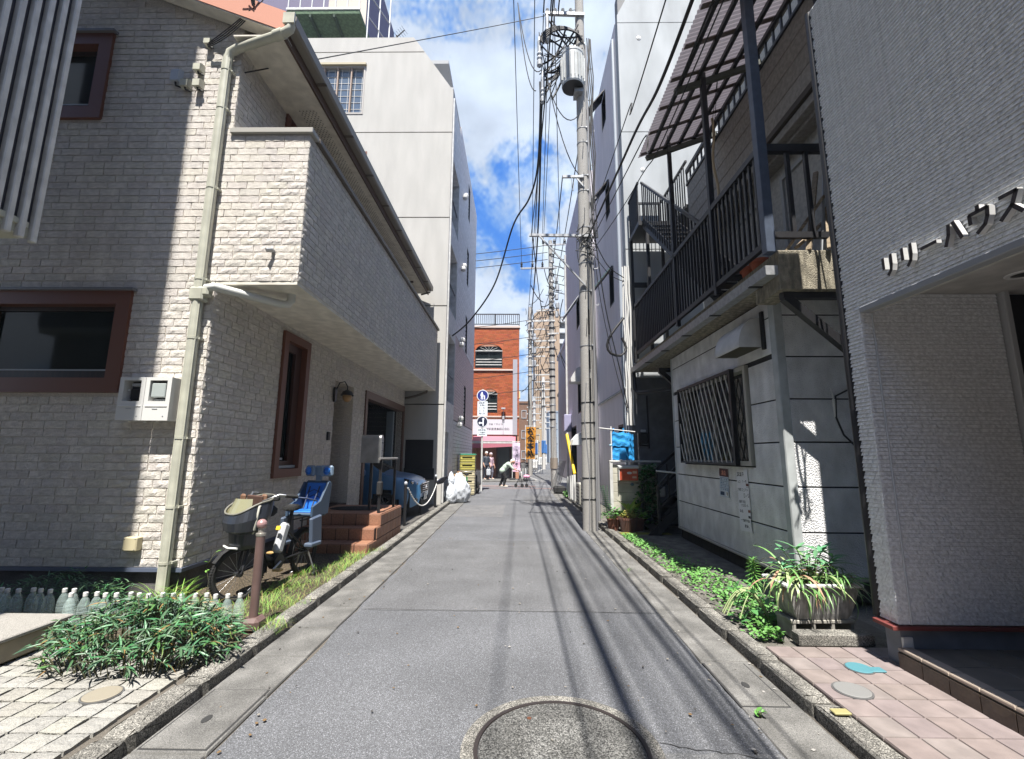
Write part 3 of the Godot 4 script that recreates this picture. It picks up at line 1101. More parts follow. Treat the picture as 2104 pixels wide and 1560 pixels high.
	put("garage_surround", b, mat("brown_surround", 0.13, 0.075, 0.055, 0.5), t)
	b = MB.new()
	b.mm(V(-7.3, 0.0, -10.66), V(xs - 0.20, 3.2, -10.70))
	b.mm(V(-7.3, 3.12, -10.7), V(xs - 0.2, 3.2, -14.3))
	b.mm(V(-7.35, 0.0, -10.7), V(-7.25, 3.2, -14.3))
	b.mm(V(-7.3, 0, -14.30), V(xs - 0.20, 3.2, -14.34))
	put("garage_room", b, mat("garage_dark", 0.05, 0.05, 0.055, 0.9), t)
	b = MB.new()
	b.bev(V(0, 0, 0), V(3.3, 0.125, 0.02), 0.008)
	var bm = b.mesh()
	for k in 22:
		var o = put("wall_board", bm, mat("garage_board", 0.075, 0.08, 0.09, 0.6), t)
		o.position = V(-5.55, 0.10 + k * 0.135, -14.28)
	b = MB.new()
	b.bev(V(-3.98, 1.45, -14.1), V(0.22, 2.9, 0.10), 0.01)
	put("garage_post", b, mat("post_blue_grey", 0.22, 0.27, 0.31, 0.5), t)
	# roof: eaves over the balcony, gable rake at the front
	var ye := 7.02
	var pitch := 0.38
	var xe := -2.97
	b = MB.new()
	var zr := -4.95
	var ridge_x := -7.4
	var yr = ye + 0.10 + (xe - ridge_x) * pitch
	var poly := PackedVector2Array([Vector2(xe, ye + 0.02), Vector2(xe, ye + 0.14), Vector2(ridge_x, yr + 0.14), Vector2(ridge_x, yr)])
	b.prism(poly, 9.45, Transform3D(Basis.IDENTITY, V(0, 0, zr - 9.45)))
	put("roof", b, mat("roof_dark", 0.10, 0.09, 0.085, 0.8), t)
	b = MB.new()
	b.prism(PackedVector2Array([Vector2(xe - 0.02, ye - 0.13), Vector2(xe - 0.02, ye + 0.16), Vector2(ridge_x, yr + 0.16), Vector2(ridge_x, yr - 0.13)]), 0.03, Transform3D(Basis.IDENTITY, V(0, 0, zr)))
	put("bargeboard", b, M.salmon, t)
	b = MB.new()
	b.prism(PackedVector2Array([Vector2(xe - 0.02, ye - 0.15), Vector2(xe - 0.02, ye - 0.135), Vector2(ridge_x, yr - 0.135), Vector2(ridge_x, yr - 0.15)]), 0.20, Transform3D(Basis.IDENTITY, V(0, 0, zr - 0.18)))
	put("rake_soffit", b, M.cream_soffit, t)
	# eaves soffit: plain boards and a perforated vent strip
	b = MB.new()
	b.mm(V(xs - 0.01, ye - 0.16, zr - 0.015), V(xe - 0.05, ye - 0.14, zr - 9.42))
	var so = put("eaves_soffit", b, M.cream_soffit, t)
	b = MB.new()
	for i in 150:
		for j in 5:
			var p = V(-3.42 + j * 0.055 + (i % 2) * 0.027, ye - 0.1605, zr - 1.3 - i * 0.04)
			b.box(p, V(0.016, 0.002, 0.016))
	stuff(put("vent_hole", b, M.black_void, so))
	b = MB.new()
	b.mm(V(xe - 0.05, ye - 0.20, zr - 0.02), V(xe - 0.02, ye + 0.10, zr - 9.45))
	put("fascia", b, mat("fascia_brown", 0.075, 0.04, 0.026, 0.5), t)
	b = MB.new()
	var gp := PackedVector2Array([Vector2(0.0, 0.0), Vector2(0.11, 0.0), Vector2(0.135, 0.02), Vector2(0.14, 0.15), Vector2(0.125, 0.15), Vector2(0.12, 0.03), Vector2(0.0, 0.02)])
	b.prism(gp, 9.5, Transform3D(Basis.IDENTITY, V(xe - 0.018, ye - 0.06, zr - 9.48)))
	var gu = put("eaves_gutter", b, mat("gutter_taupe", 0.20, 0.185, 0.16, 0.45), t)
	b = MB.new()
	b.mm(V(xe - 0.02, ye - 0.06, zr + 0.05), V(xe + 0.125, ye + 0.09, zr + 0.08))
	put("gutter_end", b, M.cream_pvc, gu)
	for k in 8:
		b = MB.new()
		b.bev(V(xe + 0.06, ye - 0.065, zr - 0.9 - k * 1.1), V(0.15, 0.014, 0.05), 0.004)
		put("gutter_bracket", b, M.gutter_brown, gu)
	# upper far side wall seen under the eaves
	# downpipe on the front corner
	b = MB.new()
	var px := -3.775
	var pz_ := zf + 0.075
	b.tube([V(px, 0.05, pz_), V(px, 6.66, pz_)], 0.055, 14)
	for yy in [0.42, 1.0, 1.75, 2.9, 3.62, 4.8, 5.9, 6.45]:
		b.tube([V(px, yy, pz_), V(px, yy + 0.028, pz_)], 0.061, 14)
		b.mm(V(px - 0.075, yy + 0.002, zf + 0.0), V(px - 0.055, yy + 0.024, pz_))
		b.mm(V(px + 0.055, yy + 0.002, zf + 0.0), V(px + 0.075, yy + 0.024, pz_))
	for k in 5: b.tube([V(px - 0.045 + k * 0.0225, 0.05, pz_ + 0.048 - absf(k - 2) * 0.008), V(px - 0.045 + k * 0.0225, 6.6, pz_ + 0.048 - absf(k - 2) * 0.008)], 0.008, 5)
	b.tube([V(px, 6.62, pz_), V(px + 0.02, 6.73, pz_), V(px + 0.12, 6.78, pz_ + 0.01), V(-3.12, 6.85, -4.96), V(-2.98, 6.87, -4.93), V(-2.92, 6.92, -4.93), V(-2.91, 7.0, -4.93)], 0.055, 12)
	b.tube([V(-3.12, 6.85, -4.96), V(-3.0, 6.868, -4.935)], 0.066, 12)
	put("downpipe", b, M.cream_pvc, t)
	b = MB.new()
	b.bev(V(px, 3.44, pz_), V(0.17, 0.17, 0.13), 0.02)
	b.bev(V(px + 0.09, 3.47, pz_), V(0.10, 0.11, 0.11), 0.02)
	put("hopper", b, M.cream_pvc, t)
	b = MB.new()
	b.tube([V(px + 0.08, 3.52, pz_), V(-3.58, 3.53, pz_ + 0.02), V(-3.0, 3.46, zf - 0.32), V(-2.93, 3.47, zf - 0.35), V(-2.90, 3.52, zf - 0.36), V(-2.90, 3.61, zf - 0.36)], 0.05, 12)
	put("balcony_drain", b, mat("pipe_pale", 0.52, 0.53, 0.50, 0.4), t)
	b = MB.new()
	b.tube([V(-2.90, 3.68, -14.3), V(-2.92, 3.55, -14.3), V(-3.3, 3.42, -14.35), V(-3.62, 3.36, -14.4)], 0.04, 8)
	b.tube([V(xe + 0.06, 6.95, -14.2), V(xe + 0.06, 6.84, -14.2), V(-3.2, 6.76, -14.2)], 0.03, 8)
	put("rear_drain", b, M.gutter_brown, t)
	b = MB.new()
	b.lathe([Vector2(0.0, 0.0), Vector2(0.055, 0.0), Vector2(0.05, 0.03), Vector2(0.0, 0.032)], V(-3.3, ye - 0.19, -13.3), 12)
	put("soffit_lamp", b, mat("lamp_brown", 0.08, 0.05, 0.04, 0.5), t)
	# entrance steps in terracotta tiles
	var s = thing("entrance_steps", "terracotta tiled entrance steps leading up to the brick house door", "steps", V(0, 0, 0))
	b = MB.new()
	b.mm(V(-3.66, 0.0, -7.48), V(-2.37, 0.18, -9.5))
	b.mm(V(-3.66, 0.18, -7.80), V(-2.37, 0.37, -9.5))
	b.mm(V(-3.66, 0.37, -8.12), V(-2.37, 0.565, -9.5))
	b.mm(V(-4.55, 0.0, -8.96), V(-3.66, 0.565, -9.94))
	put("step_core", b, mat("step_grout", 0.035, 0.02, 0.015, 0.9), s)
	var tv := []
	for q in 5:
		var k = R(0.85, 1.1)
		tv.append(tile_var(0.014, Color(k, k * R(0.95, 1.02), k * R(0.92, 1.02)), 0.03))
	var tl := []
	var zs := [-7.48, -7.80, -8.12]
	for r in 3:
		for k in 6:
			var x = -3.555 + k * 0.2155
			tl.append([pz(zs[r] + 0.012) * Transform3D(Basis.from_scale(V(0.203, 0.176, 1)), V(x, 0.092 + r * 0.19, 0)), rng.randi() % 5])
			if r < 2: tl.append([py(0.192 + r * 0.19) * Transform3D(Basis.from_scale(V(0.203, 0.306, 1)), V(x, -zs[r] + 0.16, 0)), rng.randi() % 5])
	for k in 6:
		for r in 7: tl.append([py(0.577) * Transform3D(Basis.from_scale(V(0.203, 0.186, 1)), V(-3.555 + k * 0.2155, 8.21 + r * 0.196, 0)), rng.randi() % 5])
	var side = pl(-2.358)
	for r in 3:
		for k in 10:
			var u = 7.58 + k * 0.2
			if u - 0.1 + r * 0.02 < -zs[r] - 0.02: continue
			tl.append([side * Transform3D(Basis.from_scale(V(0.188, 0.176, 1)), V(u, 0.092 + r * 0.19, 0)), rng.randi() % 5])
	pieces(s, "step_tile", tl, tv, M.terracotta)

func beige_building() -> void:
	var t = thing("beige_building", "tall beige concrete building with sloping roof corner and grooved storey joints", "building")
	var zf := -14.66
	var xs := -2.42
	var f = pz(zf)
	var poly := PackedVector2Array([Vector2(-11, 0), Vector2(xs, 0), Vector2(xs, 14.75), Vector2(-3.97, 17.05), Vector2(-11, 17.05)])
	# front wall in storey slabs parted by grooves
	var lv := [0.0, 3.20, 6.54, 9.75, 13.06, 16.40, 17.05]
	var win = Rect2(-7.75, 13.8, 2.05, 2.0)
	var win2 = Rect2(-6.2, 10.6, 0.75, 1.7)
	for i in 6:
		var y0 = lv[i] + 0.02
		var y1 = lv[i + 1] - 0.02
		var b := MB.new()
		var xr0 = xs if y0 < 14.75 else xs - (y0 - 14.75) / 2.30 * 1.55
		var xr1 = xs if y1 < 14.75 else xs - (y1 - 14.75) / 2.30 * 1.55
		if i < 4:
			wall(b, f, -11, xs - 1.35, y0, y1, 0.3, [win2])
			if i == 0:
				wall(b, f, xs - 1.35, xs, y0, y1, 0.3, [Rect2(-3.63, 0.82, 0.92, 1.24)])
			else:
				wall(b, f, xs - 1.35, xs, y0, y1, 0.3, [])
		elif i == 4:
			wall(b, f, -11, -4.0, y0, y1, 0.3, [win])
			b.prism(PackedVector2Array([Vector2(-4.0, y0), Vector2(xs, y0), Vector2(xs, 14.75), Vector2(xr1, y1), Vector2(-4.0, y1)]), 0.3, Transform3D(Basis.IDENTITY, V(0, 0, zf - 0.3)))
		else:
			b.prism(PackedVector2Array([Vector2(-11, y0), Vector2(xr0, y0), Vector2(-3.97, y1), Vector2(-11, y1)]), 0.3, Transform3D(Basis.IDENTITY, V(0, 0, zf - 0.3)))
		put("wall_panel", b, M.beige_wall, t)
	var b := MB.new()
	b.prism(PackedVector2Array([Vector2(-11, 0), Vector2(xs - 0.02, 0), Vector2(xs - 0.02, 14.70), Vector2(-3.98, 17.0), Vector2(-11, 17.0)]), 0.2, Transform3D(Basis.IDENTITY, V(0, 0, zf - 0.52)))
	put("wall_core", b, mat("groove", 0.16, 0.155, 0.15, 0.9), t)
	var w = window(t, f, win, 0.06, 0.02, 0.14, mat("steel_frame", 0.34, 0.32, 0.30, 0.6), mat("wired_glass", 0.10, 0.13, 0.17, 0.12, {"spec": 0.9}), 0, 0)
	b = MB.new()
	for k in 3: xbox(b, f, win.position.x + 0.51 * (k + 1) - 0.025, win.position.x + 0.51 * (k + 1) + 0.025, win.position.y + 0.06, win.end.y - 0.06, -0.10, 0.0)
	put("mullion", b, mat("rusty_mullion", 0.33, 0.25, 0.20, 0.8), w)
	b = MB.new()
	for k in 8: xbox(b, f, win.position.x + 0.255 * k + 0.12, win.position.x + 0.255 * k + 0.135, win.position.y + 0.06, win.end.y - 0.06, -0.10, -0.085)
	for k in 7: xbox(b, f, win.position.x + 0.06, win.end.x - 0.06, win.position.y + 0.27 * (k + 1), win.position.y + 0.27 * (k + 1) + 0.014, -0.101, -0.086)
	put("glazing_bar", b, M.white_paint, w)
	b = MB.new()
	xbox(b, f, win.position.x - 0.03, win.end.x + 0.03, win.end.y + 0.0, win.end.y + 0.08, -0.05, 0.10)
	put("head_flashing", b, mat("head_flash", 0.38, 0.33, 0.22, 0.6), w)
	window(t, f, win2, 0.05, 0.01, 0.12, M.brown_alu, M.dark_glass, 0, 0)
	# dark service panel low on the front
	b = MB.new()
	xbox(b, f, -3.62, -2.72, 1.14, 2.05, -0.10, -0.04)
	var sp = put("service_panel", b, mat("panel_black", 0.02, 0.02, 0.022, 0.3), t)
	b = MB.new()
	xbox(b, f, -3.62, -2.66, 0.80, 1.16, -0.06, 0.03)
	put("panel_sill", b, M.black_steel, sp)
	# street side: stacked loggias near the corner, then tile cladding
	var s = pl(xs)
	b = MB.new()
	var lg := []
	for i in 3: lg.append(Rect2(14.98, 3.9 + i * 3.28 - 0.5, 1.9, 2.35))
	var dr = Rect2(15.0, 0.0, 0.85, 2.35)
	lg.append(dr)
	wall(b, s, 14.66 + 0.30, 16.95, 0, 14.75, 0.3, lg)
	put("street_wall", b, mat("street_grey", 0.64, 0.645, 0.65, 0.85, {"tex": "soft"}), t)
	b = MB.new()
	b.mm(V(xs - 1.2, 0, zf - 0.52), V(xs - 1.1, 14.7, -16.95))
	for i in 5: b.mm(V(xs - 1.1, 3.2 + i * 3.3, zf - 0.52), V(xs - 0.30, 3.35 + i * 3.3, -16.95))
	put("loggia", b, mat("loggia_grey", 0.35, 0.36, 0.37, 0.85), t)
	for i in 4:
		b = MB.new()
		b.tube([V(xs - 0.06, 4.4 + i * 3.28, -15.02), V(xs - 0.06, 4.4 + i * 3.28, -16.84)], 0.03, 6)
		put("loggia_rail", b, M.navy_steel, t)
	b = MB.new()
	b.mm(V(xs - 0.22, 0.05, -15.02), V(xs - 0.16, 2.3, -15.83))
	put("side_door", b, mat("door_grey_blue", 0.30, 0.33, 0.36, 0.5), t)
	# tile cladding: horizontal courses, lilac above, mauve below
	var wins := []
	for i in 4: wins.append(Rect2(20.0, 2.9 + i * 3.28, 0.75, 1.75))
	b = MB.new()
	wall(b, s, 16.95, 24.2, 0, 15.1, 0.3, wins, -0.02)
	put("cladding_core", b, mat("clad_core", 0.17, 0.15, 0.16, 0.9), t)
	for band in [[0.05, 2.85, 0.14, "lilac_tile"], [2.9, 6.1, 0.115, "mauve_tile"], [6.15, 15.1, 0.23, "lilac_tile"]]:
		b = MB.new()
		var y: float = band[0]
		while y < band[1]:
			b.col = Color(1, 1, 1) * R(0.93, 1.04)
			var y1 = minf(y + band[2] - 0.014, band[1])
			wall(b, s, 16.97, 24.18, y, y1, 0.03, wins)
			y += band[2]
		stuff(put("tile_course", b, M[band[3]], t))
	for r in wins:
		window(t, s, r, 0.04, 0.0, 0.2, M.dark_steel, M.dark_glass)
		b = MB.new()
		for k in 9: xbox(b, s, r.position.x + 0.36, r.end.x - 0.04, r.position.y + 0.08 + k * 0.18, r.position.y + 0.19 + k * 0.18, -0.10, -0.06)
		put("louvre", b, M.lilac_tile, t)
	for i in 4:
		for k in 2:
			b = MB.new()
			b.ball(V(xs + 0.09, 2.75 + i * 3.28 + k * 0.28, -18.1 - k * 0.35), V(0.12, 0.13, 0.13), 10)
			put("vent_cowl", b, M.white_paint, t)
	b = MB.new()
	b.mm(V(-11, 0, -24.2), V(xs - 0.3, 15.1, -24.0))
	b.mm(V(-11, 15.1, -15.0), V(xs - 0.05, 15.2, -24.2))
	put("rear_wall", b, M.loggia_grey, t)
	b = MB.new()
	b.tube([V(xs + 0.05, 0.1, zf + 0.02), V(xs + 0.05, 14.4, zf + 0.02)], 0.035, 8)
	put("corner_pipe", b, M.white_paint, t)
	# antenna on the roof
	var an = thing("roof_antenna", "tilted television antenna on the beige building's roof", "antenna", V(-5.0, 17.0, -15.4))
	b = MB.new()
	b.tube([V(0.15, 0, 0), V(0.15, 0.9, 0)], 0.03, 6)
	b.tube([V(-0.45, 0.15, 0), V(0.45, 1.15, 0)], 0.022, 6)
	b.tube([V(-0.35, 0.0, 0.1), V(0.25, 0.6, 0.1)], 0.02, 6)
	put("mast", b, M.cable, an)
	b = MB.new()
	for k in 14:
		var q = V(-0.45, 0.15, 0).lerp(V(0.45, 1.15, 0), k / 13.0)
		b.tube([q + V(-0.1, 0.09, 0.10), q + V(0.1, -0.09, -0.10)], 0.007, 4)
	put("element", b, M.cable, an)

func tile_building() -> void:
	var t = thing("tile_clad_building", "near pale grey building with fine ribbed tile cladding and katakana letters over its porch", "building")
	var X := 2.80
	var s = pr(X)
	var f = pz(-3.62)
	var b := MB.new()
	# upper storey over the porch, higher block set back from the street
	b.mm(V(X + 0.02, 2.96, 3.0), V(3.08, 5.86, -3.80))
	b.mm(V(3.08, 2.96, 3.0), V(3.47, 3.06, -3.80))
	b.mm(V(3.47, 2.96, 3.0), V(7.5, 10.5, -3.80))
	b.mm(V(X + 0.02, 0.37, -3.80), V(3.96, 2.96, -3.64))
	put("wall", b, M.grey_trim, t)
	var vars := []
	for q in 8:
		var k = R(0.93, 1.04)
		var m := MB.new()
		m.col = Color(k, k, k)
		# wedge-shaped courses: the lower edge stands proud
		var o = R(-0.0012, 0.0012)
		var a = V(-0.5, -0.5, 0.0 + o)
		var e = V(0.5, -0.5, 0.0 + R(-0.0015, 0.0015))
		var g = V(0.5, 0.5, -0.011 + R(-0.0015, 0.0015))
		var h = V(-0.5, 0.5, -0.011 + o)
		m.quad(a, e, g, h)
		m.quad(V(-0.5, -0.5, -0.02), V(0.5, -0.5, -0.02), e, a)
		m.quad(h, g, V(0.5, 0.5, -0.02), V(-0.5, 0.5, -0.02))
		m.quad(V(-0.5, -0.5, -0.02), a, h, V(-0.5, 0.5, -0.02))
		m.quad(e, V(0.5, -0.5, -0.02), V(0.5, 0.5, -0.02), g)
		vars.append(m)
	var lst := []
	lst.append_array(brick_list(s, -3.795, -0.9, 2.80, 5.86, [], 0.115, 0.0305, 0.0035, 8, 0.0))
	lst.append_array(brick_list(s, -3.795, -3.622, 0.385, 2.80, [], 0.115, 0.0305, 0.0035, 8, 0.04))
	lst.append_array(brick_list(f, X + 0.002, 3.93, 0.385, 2.93, [], 0.115, 0.0305, 0.0035, 8, 0.02))
	pieces(t, "wall_tile", lst, vars, M.grey_tile, 300, "wall_tiling")
	b = MB.new()
	b.bev(V(X + 0.095, 1.66, -3.617), V(0.012, 2.55, 0.014), 0.003)
	put("corner_strip", b, M.grey_trim, t)
	# porch: edge trim, soffit, downlight, dark door
	b = MB.new()
	b.bev(V(X + 0.03, 2.785, -0.35), V(0.075, 0.05, 6.54), 0.006)
	put("porch_edge", b, mat("porch_edge", 0.25, 0.26, 0.275, 0.7), t)
	b = MB.new()
	b.mm(V(X + 0.068, 2.76, 2.9), V(X + 0.09, 2.96, -3.61))
	b.mm(V(X + 0.09, 2.935, 2.9), V(6.9, 2.955, -3.64))
	put("porch_soffit", b, mat("porch_soffit", 0.48, 0.47, 0.44, 0.85, {"tex": "soft"}), t)
	b = MB.new()
	b.lathe([Vector2(0.075, 0.0), Vector2(0.105, 0.004), Vector2(0.10, -0.004), Vector2(0.07, -0.004), Vector2(0.06, 0.03)], V(3.72, 2.932, -3.22), 24)
	put("downlight_rim", b, M.white_plastic, t)
	b = MB.new()
	b.lathe([Vector2(0.0, 0.0), Vector2(0.07, 0.001)], V(3.72, 2.931, -3.22), 20)
	put("downlight_bowl", b, mat("bowl_dark", 0.06, 0.06, 0.06, 0.3), t)
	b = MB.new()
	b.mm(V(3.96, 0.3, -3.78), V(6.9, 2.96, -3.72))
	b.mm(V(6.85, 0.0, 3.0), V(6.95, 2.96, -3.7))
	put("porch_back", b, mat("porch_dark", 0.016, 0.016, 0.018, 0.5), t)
	b = MB.new()
	b.bev(V(3.97, 1.64, -3.63), V(0.05, 2.6, 0.10), 0.006)
	put("door_post", b, mat("post_pale", 0.40, 0.41, 0.42, 0.5), t)
	# plinth with red flashing
	b = MB.new()
	b.mm(V(X + 0.035, 0.0, -3.80), V(6.9, 0.345, -3.66))
	put("plinth", b, M.plinth_grey, t)
	b = MB.new()
	b.bev(V(X + 2.0 - 0.028, 0.362, -3.705), V(4.05, 0.03, 0.20), 0.004)
	put("base_flashing", b, M.flash_red, t)
	b = MB.new()
	b.bev(V(X + 0.075, 0.24, -3.652), V(0.08, 0.10, 0.02), 0.006)
	put("socket_cover", b, M.white_plastic, t)
	b = MB.new()
	b.tube([V(2.82, 0.38, -3.83), V(2.82, 5.86, -3.83)], 0.035, 8)
	put("rear_pipe", b, M.black_steel, t)
	# porch floor with brown tiled riser
	var p = thing("porch_floor", "raised dark porch floor with brown tiled edge at lower right", "porch floor", V(0, 0, 0))
	b = MB.new()
	b.mm(V(X + 0.005, 0.05, 3.0), V(6.9, 0.205, -3.655))
	put("slab", b, mat("porch_slab", 0.16, 0.15, 0.135, 0.8, {"tex": "concrete"}), p)
	var tv := []
	for q in 5:
		var k = R(0.75, 1.2)
		tv.append(brick_var(0.02, 0.0015, Color(k, k * R(0.95, 1.0), k * R(0.9, 1.0)), 3, 2, 0.05, 0.004))
	var nv := []
	for q in 4:
		var k = R(0.92, 1.05)
		nv.append(tile_var(0.02, Color(k, k, k), 0.02))
	var rl := []
	var el := []
	var fl := []
	for k in 26:
		rl.append([s * Transform3D(Basis.from_scale(V(0.194, 0.105, 1)), V(-3.55 + k * 0.2, 0.135, 0.012)), rng.randi() % 5])
		el.append([py(0.222) * Transform3D(Basis.from_scale(V(0.10, 0.194, 1)), V(X + 0.045, 3.55 - k * 0.2, 0)), rng.randi() % 4])
		for j in 8: fl.append([py(0.214) * Transform3D(Basis.from_scale(V(0.294, 0.294, 1)), V(X + 0.25 + j * 0.3, 3.50 - k * 0.3, 0)), rng.randi() % 4])
	pieces(p, "riser_tile", rl, tv, M.brown_tile)
	pieces(p, "nosing_tile", el, nv, mat("nosing", 0.46, 0.38, 0.31, 0.6, {"vc": true, "tex": "soft"}))
	pieces(p, "floor_tile", fl, nv, mat("porch_tile", 0.20, 0.18, 0.155, 0.6, {"vc": true, "tex": "soft"}))
	# raised letters
	var strokes := {
		"ri": [[[0.22, 0.98], [0.22, 0.42]], [[0.80, 1.0], [0.80, 0.50], [0.72, 0.22], [0.50, 0.02]]],
		"bar": [[[0.05, 0.5], [0.95, 0.5]]],
		"ha": [[[0.36, 0.92], [0.30, 0.50], [0.08, 0.05]], [[0.60, 0.95], [0.95, 0.12]]],
		"u": [[[0.5, 1.08], [0.5, 0.86]], [[0.08, 0.46], [0.08, 0.84], [0.94, 0.84], [0.90, 0.50], [0.74, 0.20], [0.34, -0.02]]],
		"su": [[[0.14, 0.9], [0.86, 0.9], [0.60, 0.42], [0.06, 0.02]], [[0.58, 0.42], [0.96, 0.02]]],
	}
	var seq := ["ri", "ri", "bar", "ha", "u", "su"]
	var ids := ["first angular stroke letter of the black katakana sign, furthest from the street camera", "second letter of the black katakana sign, same shape as the first", "single long dash letter of the black katakana sign", "two slanting strokes letter of the black katakana sign", "roofed letter of the black katakana sign at the right edge", "last letter of the black katakana sign, cut by the picture edge"]
	for i in 6:
		var lt = thing("sign_letter", ids[i], "sign letter", V(0, 0, 0), "raised black letters on the grey tiled wall")
		var base := MB.new()
		var face := MB.new()
		for st in strokes[seq[i]]:
			var pts := []
			for q in st: pts.append(Vector2(-3.25 + i * 0.171 + (q[0] - 0.5) * 0.125, 2.935 + q[1] * 0.15))
			for k in pts.size() - 1:
				var d = (pts[k + 1] - pts[k]).normalized()
				var nn = d.orthogonal() * 0.0115
				var ex = d * 0.004
				var poly := PackedVector2Array([pts[k] - nn - ex, pts[k + 1] - nn + ex, pts[k + 1] + nn + ex, pts[k] + nn - ex])
				base.prism(poly, 0.034, s * Transform3D(Basis.IDENTITY, V(0, 0, 0.004)))
				var pf := PackedVector2Array([pts[k] - nn * 0.98 - ex, pts[k + 1] - nn * 0.98 + ex, pts[k + 1] + nn * 0.98 + ex, pts[k] + nn * 0.98 - ex])
				face.prism(pf, 0.003, s * Transform3D(Basis.IDENTITY, V(0, 0, 0.0385)))
		put("letter_side", base, M.white_paint, lt)
		put("letter_face", face, mat("letter_black", 0.02, 0.013, 0.014, 0.4), lt)

func deck_house() -> void:
	var t = thing("panel_house", "house of pale horizontal panels with a cream slab deck, black railings and steel stairs", "house")
	var X := 3.12
	var s = pr(X)
	var f = pz(-5.40)
	var win = Rect2(-8.62, 1.47, 2.48, 1.36)
	var b := MB.new()
	wall(b, s, -9.15, -5.42, 0.24, 3.56, 0.2, [win], -0.022)
	wall(b, f, X + 0.02, 6.0, 0.24, 3.56, 0.2, [], -0.022)
	b.mm(V(X + 0.03, 0.24, -9.15), V(6.0, 3.56, -9.0))
	b.mm(V(X + 0.3, 3.5, -5.6), V(6.0, 3.56, -9.0))
	put("wall_core", b, M.crack, t)
	# siding panels, parted by dark joints
	var ys := [0.26, 0.745, 1.25, 1.765, 2.275, 2.79, 3.31, 3.55]
	for i in 7:
		var y0: float = ys[i] + 0.009
		var y1: float = ys[i + 1] - 0.009
		var k = R(0.93, 1.03)
		var spans := [[-9.10, -5.50]]
		if y0 > 1.3 and y1 < 2.83: spans = [[-9.10, -8.66], [-6.10, -5.50]]
		elif i == 1 or i == 2:
			spans = [[-9.10, -5.50]]
		for sp in spans:
			b = MB.new()
			b.col = Color(k, k, k)
			if i == 2:
				b.bev(s * V((sp[0] + sp[1]) / 2, (y0 + 1.45) / 2, -0.008), V(0.016, 1.45 - y0, sp[1] - sp[0]), 0.004)
				b.bev(s * V((sp[0] - 8.66) / 2, (1.45 + y1) / 2, -0.008), V(0.016, y1 - 1.45, 0.44), 0.004)
				b.bev(s * V(-5.80, (1.45 + y1) / 2, -0.008), V(0.016, y1 - 1.45, 0.60), 0.004)
			elif i == 5:
				b.bev(s * V((sp[0] + sp[1]) / 2, (y1 + 2.85) / 2, -0.008), V(0.016, y1 - 2.85, sp[1] - sp[0]), 0.004)
			else:
				b.bev(s * V((sp[0] + sp[1]) / 2, (y0 + y1) / 2, -0.008), V(0.016, y1 - y0, sp[1] - sp[0]), 0.004)
			put("siding_panel", b, M.panel_white, t)
		b = MB.new()
		b.col = Color(k, k, k)
		b.bev(f * V(4.6, (y0 + y1) / 2, -0.008), V(2.78, y1 - y0, 0.016), 0.004)
		put("siding_panel", b, M.panel_white, t)
	b = MB.new()
	b.bev(V(X + 0.045, 1.90, -5.44), V(0.115, 3.30, 0.115), 0.012)
	put("corner_trim", b, mat("corner_trim", 0.47, 0.50, 0.50, 0.5, {"tex": "soft"}), t)
	b = MB.new()
	b.bev(V(X + 0.02, 1.90, -9.13), V(0.06, 3.30, 0.06), 0.006)
	put("corner_trim", b, mat("corner_trim", 0.47, 0.50, 0.50, 0.5, {"tex": "soft"}), t)
	b = MB.new()
	b.mm(V(X + 0.035, 0.0, -5.45), V(6.0, 0.235, -9.1))
	put("base_wall", b, M.dark_concrete, t)
	b = MB.new()
	b.bev(V(X - 0.002, 0.245, -7.28), V(0.05, 0.035, 3.72), 0.006)
	b.bev(V(4.6, 0.245, -5.398), V(3.0, 0.035, 0.05), 0.006)
	put("sill_trim", b, mat("sill_trim", 0.40, 0.385, 0.34, 0.6), t)
	# window behind a slanting bar grille
	var w = window(t, s, win, 0.06, 0.035, 0.13, mat("alu_beige", 0.36, 0.35, 0.31, 0.5), M.dark_glass, 1, 0)
	b = MB.new()
	xbox(b, s, win.position.x + 0.02, win.position.x + 0.05, win.position.y, win.end.y, 0.036, 0.10)
	xbox(b, s, win.end.x - 0.36, win.end.x - 0.30, win.position.y, win.end.y, 0.036, 0.10)
	xbox(b, s, win.position.x + 0.02, win.end.x - 0.30, win.end.y - 0.045, win.end.y, 0.037, 0.095)
	xbox(b, s, win.position.x + 0.02, win.end.x - 0.30, win.position.y, win.position.y + 0.03, 0.037, 0.095)
	put("grille_frame", b, M.dark_steel, w)
	var gx0 = win.position.x + 0.05
	var gx1 = win.end.x - 0.36
	for k in 17:
		for dir in [1, -1]:
			var u0 = gx0 - 0.55 + k * 0.155
			var a = Vector2(u0, win.end.y - 0.05)
			var e = Vector2(u0 + 0.52, win.position.y + 0.03)
			if dir < 0:
				a.x = u0 + 0.52
				e.x = u0
			var lo = 0.0
			var hi = 1.0
			for q in [[gx0, 1.0], [gx1, -1.0]]:
				var ta = (q[0] - a.x) / (e.x - a.x)
				if (e.x - a.x) * q[1] > 0: lo = maxf(lo, ta)
				else: hi = minf(hi, ta)
			if hi - lo < 0.05: continue
			var p0 = a.lerp(e, lo)
			var p1 = a.lerp(e, hi)
			b = MB.new()
			var ww = 0.082 if dir > 0 else 0.058
			b.bar(s * V(p0.x, p0.y, ww), s * V(p1.x, p1.y, ww), 0.010, 0.016)
			put("grille_bar", b, mat("bar_cream", 0.60, 0.58, 0.52, 0.5) if dir > 0 else M.dark_steel, w)
	# concrete deck slab, stained edge, gutter, brackets
	b = MB.new()
	b.mm(V(2.86, 3.57, -4.76), V(6.0, 3.80, -10.75))
	b.bev(V(4.4, 3.62, -4.80), V(3.1, 0.46, 0.10), 0.01)
	b.mm(V(2.875, 3.40, -4.80), V(3.10, 3.57, -5.3))
